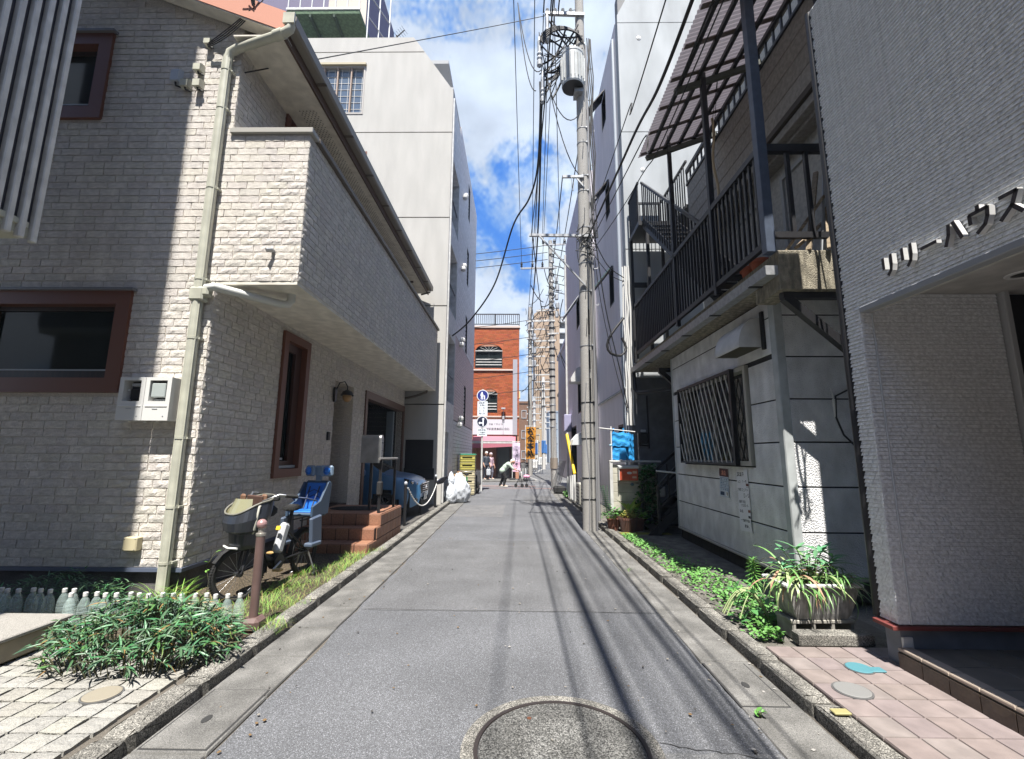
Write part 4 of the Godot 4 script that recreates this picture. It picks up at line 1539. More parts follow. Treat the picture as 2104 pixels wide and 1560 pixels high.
	put("deck_slab", b, M.cream_stucco, t)
	b = MB.new()
	b.mm(V(2.84, 3.68, -4.75), V(2.86, 3.82, -10.76))
	put("slab_edge", b, M.stained_edge, t)
	b = MB.new()
	b.prism(PackedVector2Array([Vector2(0.0, 0.0), Vector2(-0.12, 0.0), Vector2(-0.135, 0.11), Vector2(-0.125, 0.11), Vector2(-0.11, 0.012), Vector2(0.0, 0.012)]), 6.15, Transform3D(Basis.IDENTITY, V(2.835, 3.555, -10.9)))
	b.mm(V(2.70, 3.556, -4.745), V(2.834, 3.662, -4.735))
	put("deck_gutter", b, M.galv, t)
	for k in 6:
		b = MB.new()
		b.bev(V(2.77, 3.548, -5.1 - k * 1.1), V(0.16, 0.012, 0.04), 0.003)
		put("gutter_bracket", b, M.black_steel, t)
	for q in [[-4.86, 0.0], [-9.35, 0.0]]:
		b = MB.new()
		b.bar(V(2.92, 3.36, q[0]), V(4.3, 3.36, q[0]), 0.09, 0.075)
		b.bar(V(2.95, 3.34, q[0]), V(3.95, 2.42, q[0]), 0.088, 0.09)
		put("bracket", b, M.black_steel, t)
	b = MB.new()
	b.tube([V(2.77, 3.55, -10.75), V(2.77, 3.15, -10.7), V(2.82, 3.05, -10.6), V(3.5, 3.02, -9.6), V(3.6, 3.02, -9.3)], 0.05, 8)
	put("deck_drain", b, M.black_steel, t)
	# railings round the deck: each upright its own part
	var rx := 2.76
	b = MB.new()
	b.bar(V(rx, 5.08, -4.72), V(rx, 5.08, -10.3), 0.065, 0.075)
	b.bar(V(rx, 3.93, -4.72), V(rx, 3.93, -10.3), 0.055, 0.07)
	b.bar(V(rx, 5.08, -4.75), V(4.4, 5.08, -4.75), 0.07, 0.09)
	b.bar(V(rx, 4.02, -4.75), V(4.4, 4.02, -4.75), 0.05, 0.07)
	b.bar(V(rx, 5.08, -10.3), V(3.6, 5.08, -10.3), 0.05, 0.05)
	put("rail", b, M.dark_steel, t)
	var up := MB.new()
	up.box(Vector3.ZERO, V(0.030, 1.12, 0.030))
	var um = up.mesh()
	for k in 46:
		var o = put("baluster", um, M.dark_steel, t)
		o.position = V(rx, 4.50, -4.88 - k * 0.118)
	for k in 5:
		var o = put("baluster", um, M.dark_steel, t)
		o.position = V(rx + 0.30 + k * 0.21, 4.52, -4.75)
		o.scale = V(1.4, 0.95, 1.4)
	for q in [[-4.74, 0.105, 7.40], [-6.05, 0.075, 7.35], [-7.6, 0.065, 7.3], [-10.3, 0.05, 5.1]]:
		b = MB.new()
		b.bev(V(rx, (3.80 + q[2]) / 2, q[0]), V(q[1], q[2] - 3.80, q[1]), 0.006)
		put("post", b, M.navy_steel if q[0] > -5.0 else M.dark_steel, t)
	# canopy over the deck: corrugated sheet on steel bars
	var c0 = V(2.22, 7.08, 0)
	var c1 = V(3.55, 7.56, 0)
	b = MB.new()
	var z := -7.72
	var sl = (c1 - c0)
	var nn = V(-sl.y, sl.x, 0).normalized()
	var n := 330
	for k in n:
		var za = z + k * 0.0135
		var zb = za + 0.0135
		var ha = nn * 0.009 * sin(k * TAU / 5.0)
		var hb = nn * 0.009 * sin((k + 1) * TAU / 5.0)
		b.quad(V(c0.x, c0.y, zb) + hb, V(c1.x, c1.y, zb) + hb, V(c1.x, c1.y, za) + ha, V(c0.x, c0.y, za) + ha)
	var cm := mat("corrugated", 0.26, 0.25, 0.255, 0.5, {"back": Color(0.42, 0.40, 0.42)})
	put("canopy_sheet", b, cm, t)
	for k in 8:
		b = MB.new()
		var zz = -7.60 + k * 0.56
		b.bar(V(c0.x + 0.02, c0.y - 0.02, zz), V(c1.x, c1.y - 0.025, zz), 0.07, 0.014)
		put("canopy_batten", b, mat("batten_red", 0.10, 0.075, 0.068, 0.7), t)
	for k in 5:
		b = MB.new()
		var q = c0.lerp(c1, 0.14 + k * 0.205) - V(0, 0.06, 0)
		b.bar(V(q.x, q.y, -7.62), V(q.x, q.y, -3.4), 0.05, 0.06)
		put("canopy_purlin", b, M.black_steel, t)
	for zz in [-7.6, -6.05, -4.5]:
		b = MB.new()
		b.bar(V(c0.x + 0.12, c0.y - 0.09, zz), V(c1.x + 0.1, c1.y - 0.08, zz), 0.07, 0.08)
		put("canopy_rafter", b, mat("rafter_green", 0.075, 0.08, 0.065, 0.6), t)
	# upper floors: set-back wall, sliding doors, boarded parapet with rail
	b = MB.new()
	b.mm(V(3.98, 3.8, -4.3), V(6.0, 6.25, -9.4))
	b.mm(V(4.6, 6.2, -4.3), V(6.0, 9.2, -9.4))
	put("upper_wall", b, mat("upper_wall", 0.50, 0.48, 0.43, 0.85, {"tex": "blotch2"}), t)
	var us = pr(3.975)
	for q in [[-6.35, 1.55], [-8.6, 1.75]]:
		window(t, us, Rect2(q[0], 3.9, q[1], 1.85), 0.06, 0.03, 0.05, mat("alu_grey", 0.34, 0.35, 0.35, 0.5), mat("green_glass", 0.045, 0.06, 0.06, 0.1, {"spec": 0.8}), 1, 0, "sliding_door", 0.05)
	b = MB.new()
	b.mm(V(3.66, 6.20, -4.0), V(3.72, 7.36, -9.1))
	put("parapet_core", b, M.crack, t)
	var pp = pr(3.65)
	for k in 4:
		b = MB.new()
		var kk = R(0.94, 1.04)
		b.col = Color(kk, kk, kk)
		b.bev(pp * V(-6.6, 6.36 + k * 0.29, -0.01), V(0.02, 0.278, 5.0), 0.005)
		put("parapet_board", b, M.panel_beige, t)
	b = MB.new()
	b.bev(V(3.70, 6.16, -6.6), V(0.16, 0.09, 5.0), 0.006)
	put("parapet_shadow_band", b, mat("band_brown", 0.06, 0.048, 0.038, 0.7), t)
	b = MB.new()
	b.bev(V(3.80, 6.05, -6.6), V(0.26, 0.12, 5.0), 0.006)
	b.bev(V(3.88, 5.96, -6.6), V(0.20, 0.06, 5.0), 0.006)
	put("upper_cornice", b, M.panel_beige, t)
	b = MB.new()
	b.bar(V(3.66, 7.40, -4.0), V(3.66, 7.40, -9.1), 0.07, 0.05)
	b.bar(V(3.66, 7.72, -4.0), V(3.66, 7.72, -9.1), 0.06, 0.08)
	put("parapet_rail", b, M.black_steel, t)
	up = MB.new()
	up.box(Vector3.ZERO, V(0.03, 0.30, 0.03))
	um = up.mesh()
	for k in 26:
		var o = put("parapet_baluster", um, M.black_steel, t)
		o.position = V(3.66, 7.56, -4.1 - k * 0.2)
	# outside stairs from the deck to the top floor
	var steps := 13
	for k in steps:
		b = MB.new()
		b.bev(V(3.25, 3.98 + k * 0.228, -6.5 - k * 0.262), V(0.66, 0.03, 0.23), 0.004)
		b.mm(V(2.93, 3.985 + k * 0.228, -6.62 - k * 0.262), V(3.57, 4.03 + k * 0.228, -6.615 - k * 0.262))
		put("stair_tread", b, M.black_steel, t)
	b = MB.new()
	for x in [2.90, 3.60]:
		b.bar(V(x, 3.85, -6.3), V(x, 6.92, -9.85), 0.03, 0.20)
	put("stair_stringer", b, M.dark_steel, t)
	b = MB.new()
	b.bar(V(2.88, 4.85, -6.3), V(2.88, 7.95, -9.85), 0.045, 0.05)
	b.bar(V(2.80, 7.95, -9.85), V(2.80, 7.95, -10.75), 0.045, 0.05)
	b.bar(V(2.80, 7.95, -10.75), V(3.62, 7.95, -10.75), 0.045, 0.05)
	b.bar(V(3.62, 7.98, -10.75), V(3.66, 7.98, -9.1), 0.045, 0.05)
	put("stair_handrail", b, M.dark_steel, t)
	up = MB.new()
	up.box(Vector3.ZERO, V(0.022, 1.0, 0.022))
	um = up.mesh()
	for k in 26:
		var o = put("stair_baluster", um, M.dark_steel, t)
		o.position = V(2.88, 4.40 + k * 0.1192, -6.4 - k * 0.1365)
	for k in 9:
		var o = put("stair_baluster", um, M.dark_steel, t)
		o.position = V(2.80, 7.45, -9.9 - k * 0.10)
	for k in 8:
		var o = put("stair_baluster", um, M.dark_steel, t)
		o.position = V(2.88 + k * 0.1, 7.45, -10.75)
	for k in 12:
		var o = put("stair_baluster", um, M.dark_steel, t)
		o.position = V(3.64, 7.48, -10.65 + k * 0.13)
	b = MB.new()
	b.mm(V(2.78, 6.88, -9.85), V(3.66, 6.98, -10.78))
	b.mm(V(3.60, 6.88, -9.1), V(4.6, 6.96, -10.78))
	put("stair_landing", b, M.black_steel, t)
	for q in [[2.82, -10.72], [3.0, -9.95], [3.6, -10.72]]:
		b = MB.new()
		b.bev(V(q[0], 5.34, q[1]), V(0.07, 3.1, 0.07), 0.005)
		put("landing_post", b, M.dark_steel, t)
	b = MB.new()
	b.bar(V(2.8, 5.75, -10.72), V(3.6, 5.75, -10.72), 0.05, 0.12)
	put("landing_beam", b, M.black_steel, t)
	# ground stairs in the dark passage behind the house
	for k in 8:
		b = MB.new()
		b.bev(V(2.78 + k * 0.21, 0.15 + k * 0.2, -9.72), V(0.24, 0.03, 0.74), 0.004)
		put("lower_tread", b, M.black_steel, t)
	b = MB.new()
	for zz in [-9.34, -10.1]:
		b.bar(V(2.60, -0.02, zz), V(4.3, 1.62, zz), 0.03, 0.16)
	put("lower_stringer", b, M.black_steel, t)
	b = MB.new()
	for zz in [-9.34, -10.1]:
		var off = 0.0 if zz > -9.5 else -0.12
		b.bar(V(2.80 + off, 1.0, zz), V(4.3, 2.45, zz), 0.045, 0.05)
		b.bar(V(2.80 + off, 0.55, zz), V(4.3, 2.0, zz), 0.035, 0.04)
		b.bar(V(2.80 + off, 0.05, zz), V(2.80 + off, 1.0, zz), 0.05, 0.05)
		for k in 5: b.bar(V(3.02 + k * 0.22, 0.76 + k * 0.212, zz), V(3.02 + k * 0.22, 1.21 + k * 0.212, zz), 0.02, 0.02)
	put("lower_handrail", b, M.black_steel, t)
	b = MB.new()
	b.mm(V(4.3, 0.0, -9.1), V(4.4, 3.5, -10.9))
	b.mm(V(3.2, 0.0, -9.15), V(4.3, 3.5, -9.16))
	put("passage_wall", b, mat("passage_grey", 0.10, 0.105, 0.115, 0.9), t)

func white_block() -> void:
	var t = thing("white_sided_block", "tall block with a white wall to the camera and a mauve street wall", "building")
	var X := 2.72
	var f = pz(-10.9)
	var lv := [3.45, 6.78, 10.11, 13.5, 14.6]
	var b := MB.new()
	for i in 4:
		b = MB.new()
		if i < 3:
			xbox(b, f, X, 9.0, lv[i] + 0.012, lv[i + 1] - 0.012, -0.3, 0)
		else:
			b.prism(PackedVector2Array([Vector2(X, 13.512), Vector2(9.0, 13.512), Vector2(9.0, 14.6), Vector2(X + 0.42, 14.6), Vector2(X, 13.75)]), 0.3, Transform3D(Basis.IDENTITY, V(0, 0, -11.2)))
		put("wall_panel", b, M.white_wall, t)
	b = MB.new()
	xbox(b, f, X, 9.0, 0.0, 3.438, -0.3, -0.003)
	put("lower_wall", b, mat("lower_grey", 0.17, 0.18, 0.195, 0.85, {"tex": "soft"}), t)
	b = MB.new()
	b.mm(V(X + 0.03, 0, -10.93), V(9.0, 14.5, -11.25))
	put("wall_core", b, mat("core_grey", 0.22, 0.22, 0.22, 0.9), t)
	var s = pr(X)
	var wins := [Rect2(-13.2, 8.75, 0.62, 1.1), Rect2(-13.0, 5.9, 0.62, 1.1), Rect2(-13.4, 12.0, 0.66, 1.1), Rect2(-12.4, 1.6, 0.6, 0.8)]
	b = MB.new()
	wall(b, s, -15.4, -11.2, 0, 13.8, 0.3, wins)
	put("street_wall", b, M.mauve_wall, t)
	b = MB.new()
	b.mm(V(X + 0.3, 13.7, -15.4), V(9.0, 13.85, -11.2))
	put("roof_slab", b, M.core_grey, t)
	for i in 4:
		var r = wins[i]
		window(t, s, r, 0.05, 0.0, 0.16, M.dark_steel, M.dark_glass)
		if i == 3: continue
		# top-hung sash pushed open
		var sash := MB.new()
		var a = deg_to_rad(38)
		var bs = Basis(V(0, 0, 1), -a)
		var o = V(X - 0.02, r.end.y, r.get_center().x)
		sash.box(o + bs * V(0, -0.5, 0), V(0.03, 1.0, 0.54), bs)
		var so = put("open_sash", sash, M.dark_steel, t)
		var g := MB.new()
		g.box(o + bs * V(-0.02, -0.5, 0), V(0.012, 0.88, 0.44), bs)
		put("sash_pane", g, mat("teal_glass", 0.07, 0.26, 0.24, 0.1, {"spec": 0.8}), so)
	b = MB.new()
	b.bev(s * V(-13.3, 3.26, 0.03), V(0.06, 0.05, 4.1), 0.006)
	put("string_course", b, M.white_wall, t)
	# pipes on the corner
	b = MB.new()
	b.tube([V(X - 0.05, 0.0, -11.35), V(X - 0.05, 13.4, -11.35)], 0.05, 8)
	put("downpipe", b, mat("pipe_blue_grey", 0.33, 0.37, 0.42, 0.5), t)
	b = MB.new()
	for k in 4:
		var x = X - 0.13 + k * 0.05
		var pts := []
		for q in 12: pts.append(V(x + R(-0.015, 0.015), 2.3 + q * 0.36, -10.80 + (k % 2) * 0.05 + R(-0.01, 0.01)))
		b.tube(pts, 0.022, 6)
	put("cable_bundle", b, M.white_plastic, t)
	for q in [[3.3, 13.0], [3.25, 9.0]]:
		b = MB.new()
		b.lathe([Vector2(0.0, -0.02), Vector2(0.05, -0.02), Vector2(0.06, 0.0), Vector2(0.0, 0.02)], V(q[0], q[1], -10.89), 10, Basis(V(1, 0, 0), PI / 2))
		put("vent_cap", b, M.white_plastic, t)

func plum_block() -> void:
	var t = thing("lilac_block", "lilac rendered block beyond the pole with a hooded vent", "building")
	var X := 2.38
	var s = pr(X)
	var wins := [Rect2(-18.0, 6.6, 0.9, 1.2), Rect2(-18.0, 3.2, 0.9, 1.6), Rect2(-20.4, 0.2, 1.8, 2.6), Rect2(-16.9, 0.1, 0.9, 2.3)]
	var b := MB.new()
	wall(b, s, -21.75, -15.42, 0, 12.05, 0.3, wins)
	b.mm(V(X + 0.3, 0, -21.75), V(9, 12.05, -21.45))
	b.mm(V(X + 0.3, 0, -15.42), V(9, 12.05, -15.7))
	b.mm(V(X + 0.3, 11.8, -21.4), V(9, 12.0, -15.7))
	put("wall", b, M.lilac_wall, t)
	for r in wins: window(t, s, r, 0.05, 0.0, 0.16, M.dark_steel, M.dark_glass)
	b = MB.new()
	var o = V(X, 4.75, -17.2)
	var sash := MB.new()
	var bs = Basis(V(0, 0, 1), -deg_to_rad(35))
	sash.box(V(X - 0.02, 7.8, -17.55) + bs * V(0, -0.5, 0), V(0.03, 1.0, 0.8), bs)
	put("open_sash", sash, M.grey_plastic, t)
	b = MB.new()
	b.prism(PackedVector2Array([Vector2(0, 0), Vector2(0.42, 0), Vector2(0.42, 0.12), Vector2(0.2, 0.5), Vector2(0, 0.6)]), 0.7, Transform3D(Basis(V(-1, 0, 0), UP, V(0, 0, -1)), V(X, 4.3, -16.7)))
	put("vent_hood", b, M.white_paint, t)
	b = MB.new()
	b.prism(PackedVector2Array([Vector2(0, 0), Vector2(0.5, 0), Vector2(0.45, 0.18), Vector2(0.25, 0.4), Vector2(0, 0.5)]), 0.9, Transform3D(Basis(V(-1, 0, 0), UP, V(0, 0, -1)), V(X, 1.95, -16.0)))
	put("door_hood", b, mat("hood_grey", 0.55, 0.57, 0.58, 0.5), t)
	b = MB.new()
	b.tube([V(X - 0.06, 0.5, -15.9), V(X - 0.06, 6.0, -15.9)], 0.04, 8)
	b.tube([V(X - 0.06, 0.1, -21.5), V(X - 0.06, 11.5, -21.5)], 0.05, 8)
	put("downpipe", b, M.white_paint, t)
	b = MB.new()
	b.bev(V(X - 0.18, 3.0, -20.6), V(0.32, 0.75, 0.9), 0.02)
	put("signboard", b, mat("sign_violet", 0.30, 0.29, 0.42, 0.5), t)

func shop() -> void:
	var t = thing("brick_shop", "orange red brick shop with arched windows, white sign band and pink awning", "shop")
	var Z := -30.2
	var f = pz(Z)
	var w1 = Rect2(-2.94, 7.40, 1.86, 1.15)
	var w2 = Rect2(-2.45, 4.38, 1.06, 1.20)
	var door = Rect2(-2.75, 0.05, 2.55, 2.35)
	var holes := [Rect2(-2.94, 7.40, 1.86, 1.72), Rect2(-2.45, 4.38, 1.06, 1.56), door, Rect2(-3.1, 2.86, 2.98, 1.05)]
	var b := MB.new()
	wall(b, f, -9.5, 0.06, 0, 10.2, 0.3, [Rect2(-2.94, 7.40, 1.86, 1.5), Rect2(-2.45, 4.38, 1.06, 1.4), door], -0.03)
	b.mm(V(-9.5, 0, Z - 0.3), V(0.05, 10.2, Z - 9.0))
	put("wall", b, mat("shop_mortar", 0.40, 0.20, 0.13, 0.95), t)
	var vars := []
	for q in 9:
		var k = R(0.55, 1.25)
		vars.append(tile_var(0.03, Color(k, k * R(0.85, 1.1), k * R(0.8, 1.1)), 0.04))
	var lst := []
	for p in brick_list(f, -3.6, 0.05, 2.85, 10.15, holes, 0.29, 0.092, 0.014, 9): lst.append(p)
	pieces(t, "shop_brick", lst, vars, M.shop_brick, 200, "brickwork")
	for q in [[w1, 1], [w2, 0]]:
		var r: Rect2 = q[0]
		var w = window(t, f, r, 0.05, 0.0, 0.14, M.dark_steel, M.dark_glass, 1, 0, "arched_window", 0.04)
		# arched head with a fan grille
		var n := 12
		var rise := 0.52 if q[1] == 1 else 0.38
		var cx = r.get_center().x
		var hw = r.size.x / 2
		b = MB.new()
		for k in n:
			var a0 = PI * k / n
			var a1 = PI * (k + 1) / n
			b.prism(PackedVector2Array([Vector2(cx + hw * cos(a0), r.end.y + rise * sin(a0)), Vector2(cx + hw * cos(a1), r.end.y + rise * sin(a1)), Vector2(cx, r.end.y - 0.01)]), 0.04, f * Transform3D(Basis.IDENTITY, V(0, 0, -0.16)))
		put("arch_pane", b, M.dark_glass, w)
		b = MB.new()
		for k in n:
			var a0 = PI * k / n
			var a1 = PI * (k + 1) / n
			var up = r.end.y + rise + 0.012
			var p0 = Vector2(cx + hw * cos(a0), r.end.y + rise * sin(a0))
			var p1 = Vector2(cx + hw * cos(a1), r.end.y + rise * sin(a1))
			b.prism(PackedVector2Array([p0, Vector2(p0.x, up), Vector2(p1.x, up), p1]), 0.02, f * Transform3D(Basis.IDENTITY, V(0, 0, -0.028)))
		put("arch_spandrel", b, M.shop_brick, w)
		b = MB.new()
		for k in 7:
			var a = PI * (k + 0.5) / 7
			b.bar(f * V(cx, r.end.y, -0.04), f * V(cx + hw * 0.8 * cos(a), r.end.y + rise * 0.8 * sin(a), -0.04), 0.02, 0.02)
		xbox(b, f, r.position.x, r.end.x, r.end.y - 0.02, r.end.y + 0.05, -0.05, 0.0)
		for k in 3: xbox(b, f, r.position.x + 0.04, r.end.x - 0.04, r.position.y + 0.18 + k * 0.19, r.position.y + 0.24 + k * 0.19, -0.03, 0.0)
		put("balcony_bar", b, M.white_paint, w)
	b = MB.new()
	b.mm(V(-9.5, 10.2, Z - 0.4), V(0.12, 10.34, Z + 0.06))
	b.mm(V(-9.5, 7.20, Z + 0.0), V(-0.36, 7.30, Z + 0.08))
	b.mm(V(-9.5, 4.05, Z), V(0.07, 4.14, Z + 0.05))
	put("cornice", b, mat("cornice_pale", 0.55, 0.45, 0.40, 0.8), t)
	b = MB.new()
	b.bar(V(-9.5, 11.2, Z - 0.1), V(0.05, 11.2, Z - 0.1), 0.06, 0.06)
	b.bar(V(-9.5, 10.48, Z - 0.1), V(0.05, 10.48, Z - 0.1), 0.05, 0.05)
	b.bar(V(0.05, 11.2, Z - 0.1), V(0.05, 11.2, Z - 5.0), 0.06, 0.06)
	for k in 6: b.bar(V(0.05, 10.34, Z - 0.1 - k), V(0.05, 11.2, Z - 0.1 - k), 0.05, 0.05)
	b.bar(V(-1.62, 10.34, Z - 0.1), V(-1.62, 11.2, Z - 0.1), 0.06, 0.06)
	put("roof_rail", b, M.dark_steel, t)
	var up := MB.new()
	up.box(Vector3.ZERO, V(0.035, 0.72, 0.035))
	var um = up.mesh()
	for k in 24:
		var o = put("rail_bar", um, M.dark_steel, t)
		o.position = V(-0.08 - k * 0.135, 10.84, Z - 0.1)
	# sign band
	var im := canvas(480, 168, Color(0.76, 0.76, 0.79))
	var ink := Color(0.22, 0.21, 0.24)
	text(im, "創業", Vector2(178, 44), 22, 1.2, ink)
	text(im, "1962", Vector2(234, 46), 17, 1.2, ink)
	text(im, "年", Vector2(318, 44), 22, 1.2, ink)
	text(im, "明昭屋産業株式会社", Vector2(150, 94), 26, 1.6, ink)
	var sg = board("sign_band", t, f * Transform3D(Basis.IDENTITY, V(-1.57, 3.40, -0.02)), 2.86, 1.0, 0.10, texmat("shop_sign", im), M.white_paint)
	b = MB.new()
	b.mm(V(-0.36, 2.88, Z + 0.05), V(-0.06, 7.94, Z + 0.22))
	put("duct", b, mat("duct_grey", 0.32, 0.32, 0.36, 0.6), t)
	b = MB.new()
	b.bar(V(-0.98, 3.0, Z + 0.14), V(-0.98, 4.55, Z + 0.14), 0.04, 0.04)
	b.bev(V(-0.98, 4.6, Z + 0.25), V(0.28, 0.10, 0.3), 0.02)
	b.bev(V(-0.98, 4.0, Z + 0.14), V(0.14, 0.22, 0.12), 0.02)
	put("sign_lamp", b, M.grey_plastic, t)
	# awning
	b = MB.new()
	b.prism(PackedVector2Array([Vector2(0, 2.80), Vector2(0.10, 2.80), Vector2(1.05, 2.42), Vector2(1.05, 2.39), Vector2(0, 2.76)]), 2.78, Transform3D(Basis(V(0, 0, 1), UP, V(-1, 0, 0)), V(-0.16, 0, Z)))
	put("awning", b, mat("awning_pink", 0.40, 0.13, 0.17, 0.8), t)
	b = MB.new()
	b.mm(V(-2.94, 2.30, Z + 1.04), V(-0.16, 2.42, Z + 1.07))
	b.bar(V(-2.94, 2.44, Z + 1.06), V(-0.16, 2.44, Z + 1.06), 0.05, 0.03)
	put("awning_front_bar", b, M.white_paint, t)
	b = MB.new()
	b.prism(PackedVector2Array([Vector2(0, 2.28), Vector2(0, 2.0), Vector2(0.9, 2.02), Vector2(2.78, 2.12), Vector2(2.78, 2.30)]), 0.015, Transform3D(Basis.IDENTITY, V(-2.94, 0, Z + 1.05)))
	put("awning_valance", b, M.awning_pink, t)
	# shop front: shelves behind glass
	b = MB.new()
	b.mm(V(-2.85, 0.05, Z - 2.6), V(-0.1, 2.5, Z - 2.5))
	b.mm(V(-2.85, 0.05, Z - 2.5), V(-2.75, 2.5, Z - 0.3))
	b.mm(V(-0.2, 0.05, Z - 2.5), V(-0.1, 2.5, Z - 0.3))
	put("shop_room", b, mat("room_brown", 0.035, 0.025, 0.022, 0.9), t)
	b = MB.new()
	for k in 3: b.mm(V(-2.5, 0.5 + k * 0.42, Z - 1.0), V(-1.55, 0.54 + k * 0.42, Z - 0.5))
	put("shelf", b, mat("shelf_wood", 0.16, 0.09, 0.05, 0.8), t)
	b = MB.new()
	for k in 30:
		b.col = [Color(0.25, 0.05, 0.04), Color(0.30, 0.16, 0.08), Color(0.08, 0.05, 0.05), Color(0.35, 0.28, 0.2)][k % 4]
		b.bev(V(-2.42 + (k % 10) * 0.095, 0.62 + (k / 10) * 0.42, Z - 0.7), V(0.075, R(0.10, 0.2), 0.12), 0.01)
	stuff(put("goods", b, M.plain, t))
	b = MB.new()
	b.mm(V(-1.42, 0.05, Z - 0.20), V(-1.34, 2.4, Z - 0.12))
	b.mm(V(-0.55, 0.05, Z - 0.20), V(-0.47, 2.4, Z - 0.12))
	b.mm(V(-0.46, 0.05, Z - 0.25), V(-0.2, 2.4, Z - 0.1))
	put("door_frame", b, mat("maroon_frame", 0.055, 0.02, 0.018, 0.5), t)
	b = MB.new()
	b.mm(V(-1.33, 0.08, Z - 0.18), V(-0.56, 2.38, Z - 0.16))
	put("door_pane", b, mat("smoke_glass", 0.05, 0.06, 0.06, 0.1, {"spec": 0.8}), t)
	b = MB.new()
	b.mm(V(-2.8, 0.02, Z - 0.3), V(-0.15, 0.10, Z + 0.05))
	put("threshold", b, M.gutter_concrete, t)

# a plain block with rows of windows; face towards the camera
func block(called: String, label: String, x0: float, x1: float, z0: float, z1: float, h: float, m: Material, cols: Array, storey: float, ww: float, wh: float) -> Node3D:
	var t = thing(called, label, "building")
	var b := MB.new()
	b.mm(V(x0, 0, z1), V(x1, h, z0))
	b.mm(V(x0 - 0.1, h, z1 - 0.1), V(x1 + 0.1, h + 0.3, z0 + 0.1))
	put("wall", b, m, t)
	var y := 1.0
	while y + wh < h:
		for c in cols: window(t, pz(z0 + 0.012), Rect2(x0 + c, y, ww, wh), 0.08, 0.06, 0.02, M.grey_plastic, M.dark_glass, 1, 0)
		y += storey
	return t

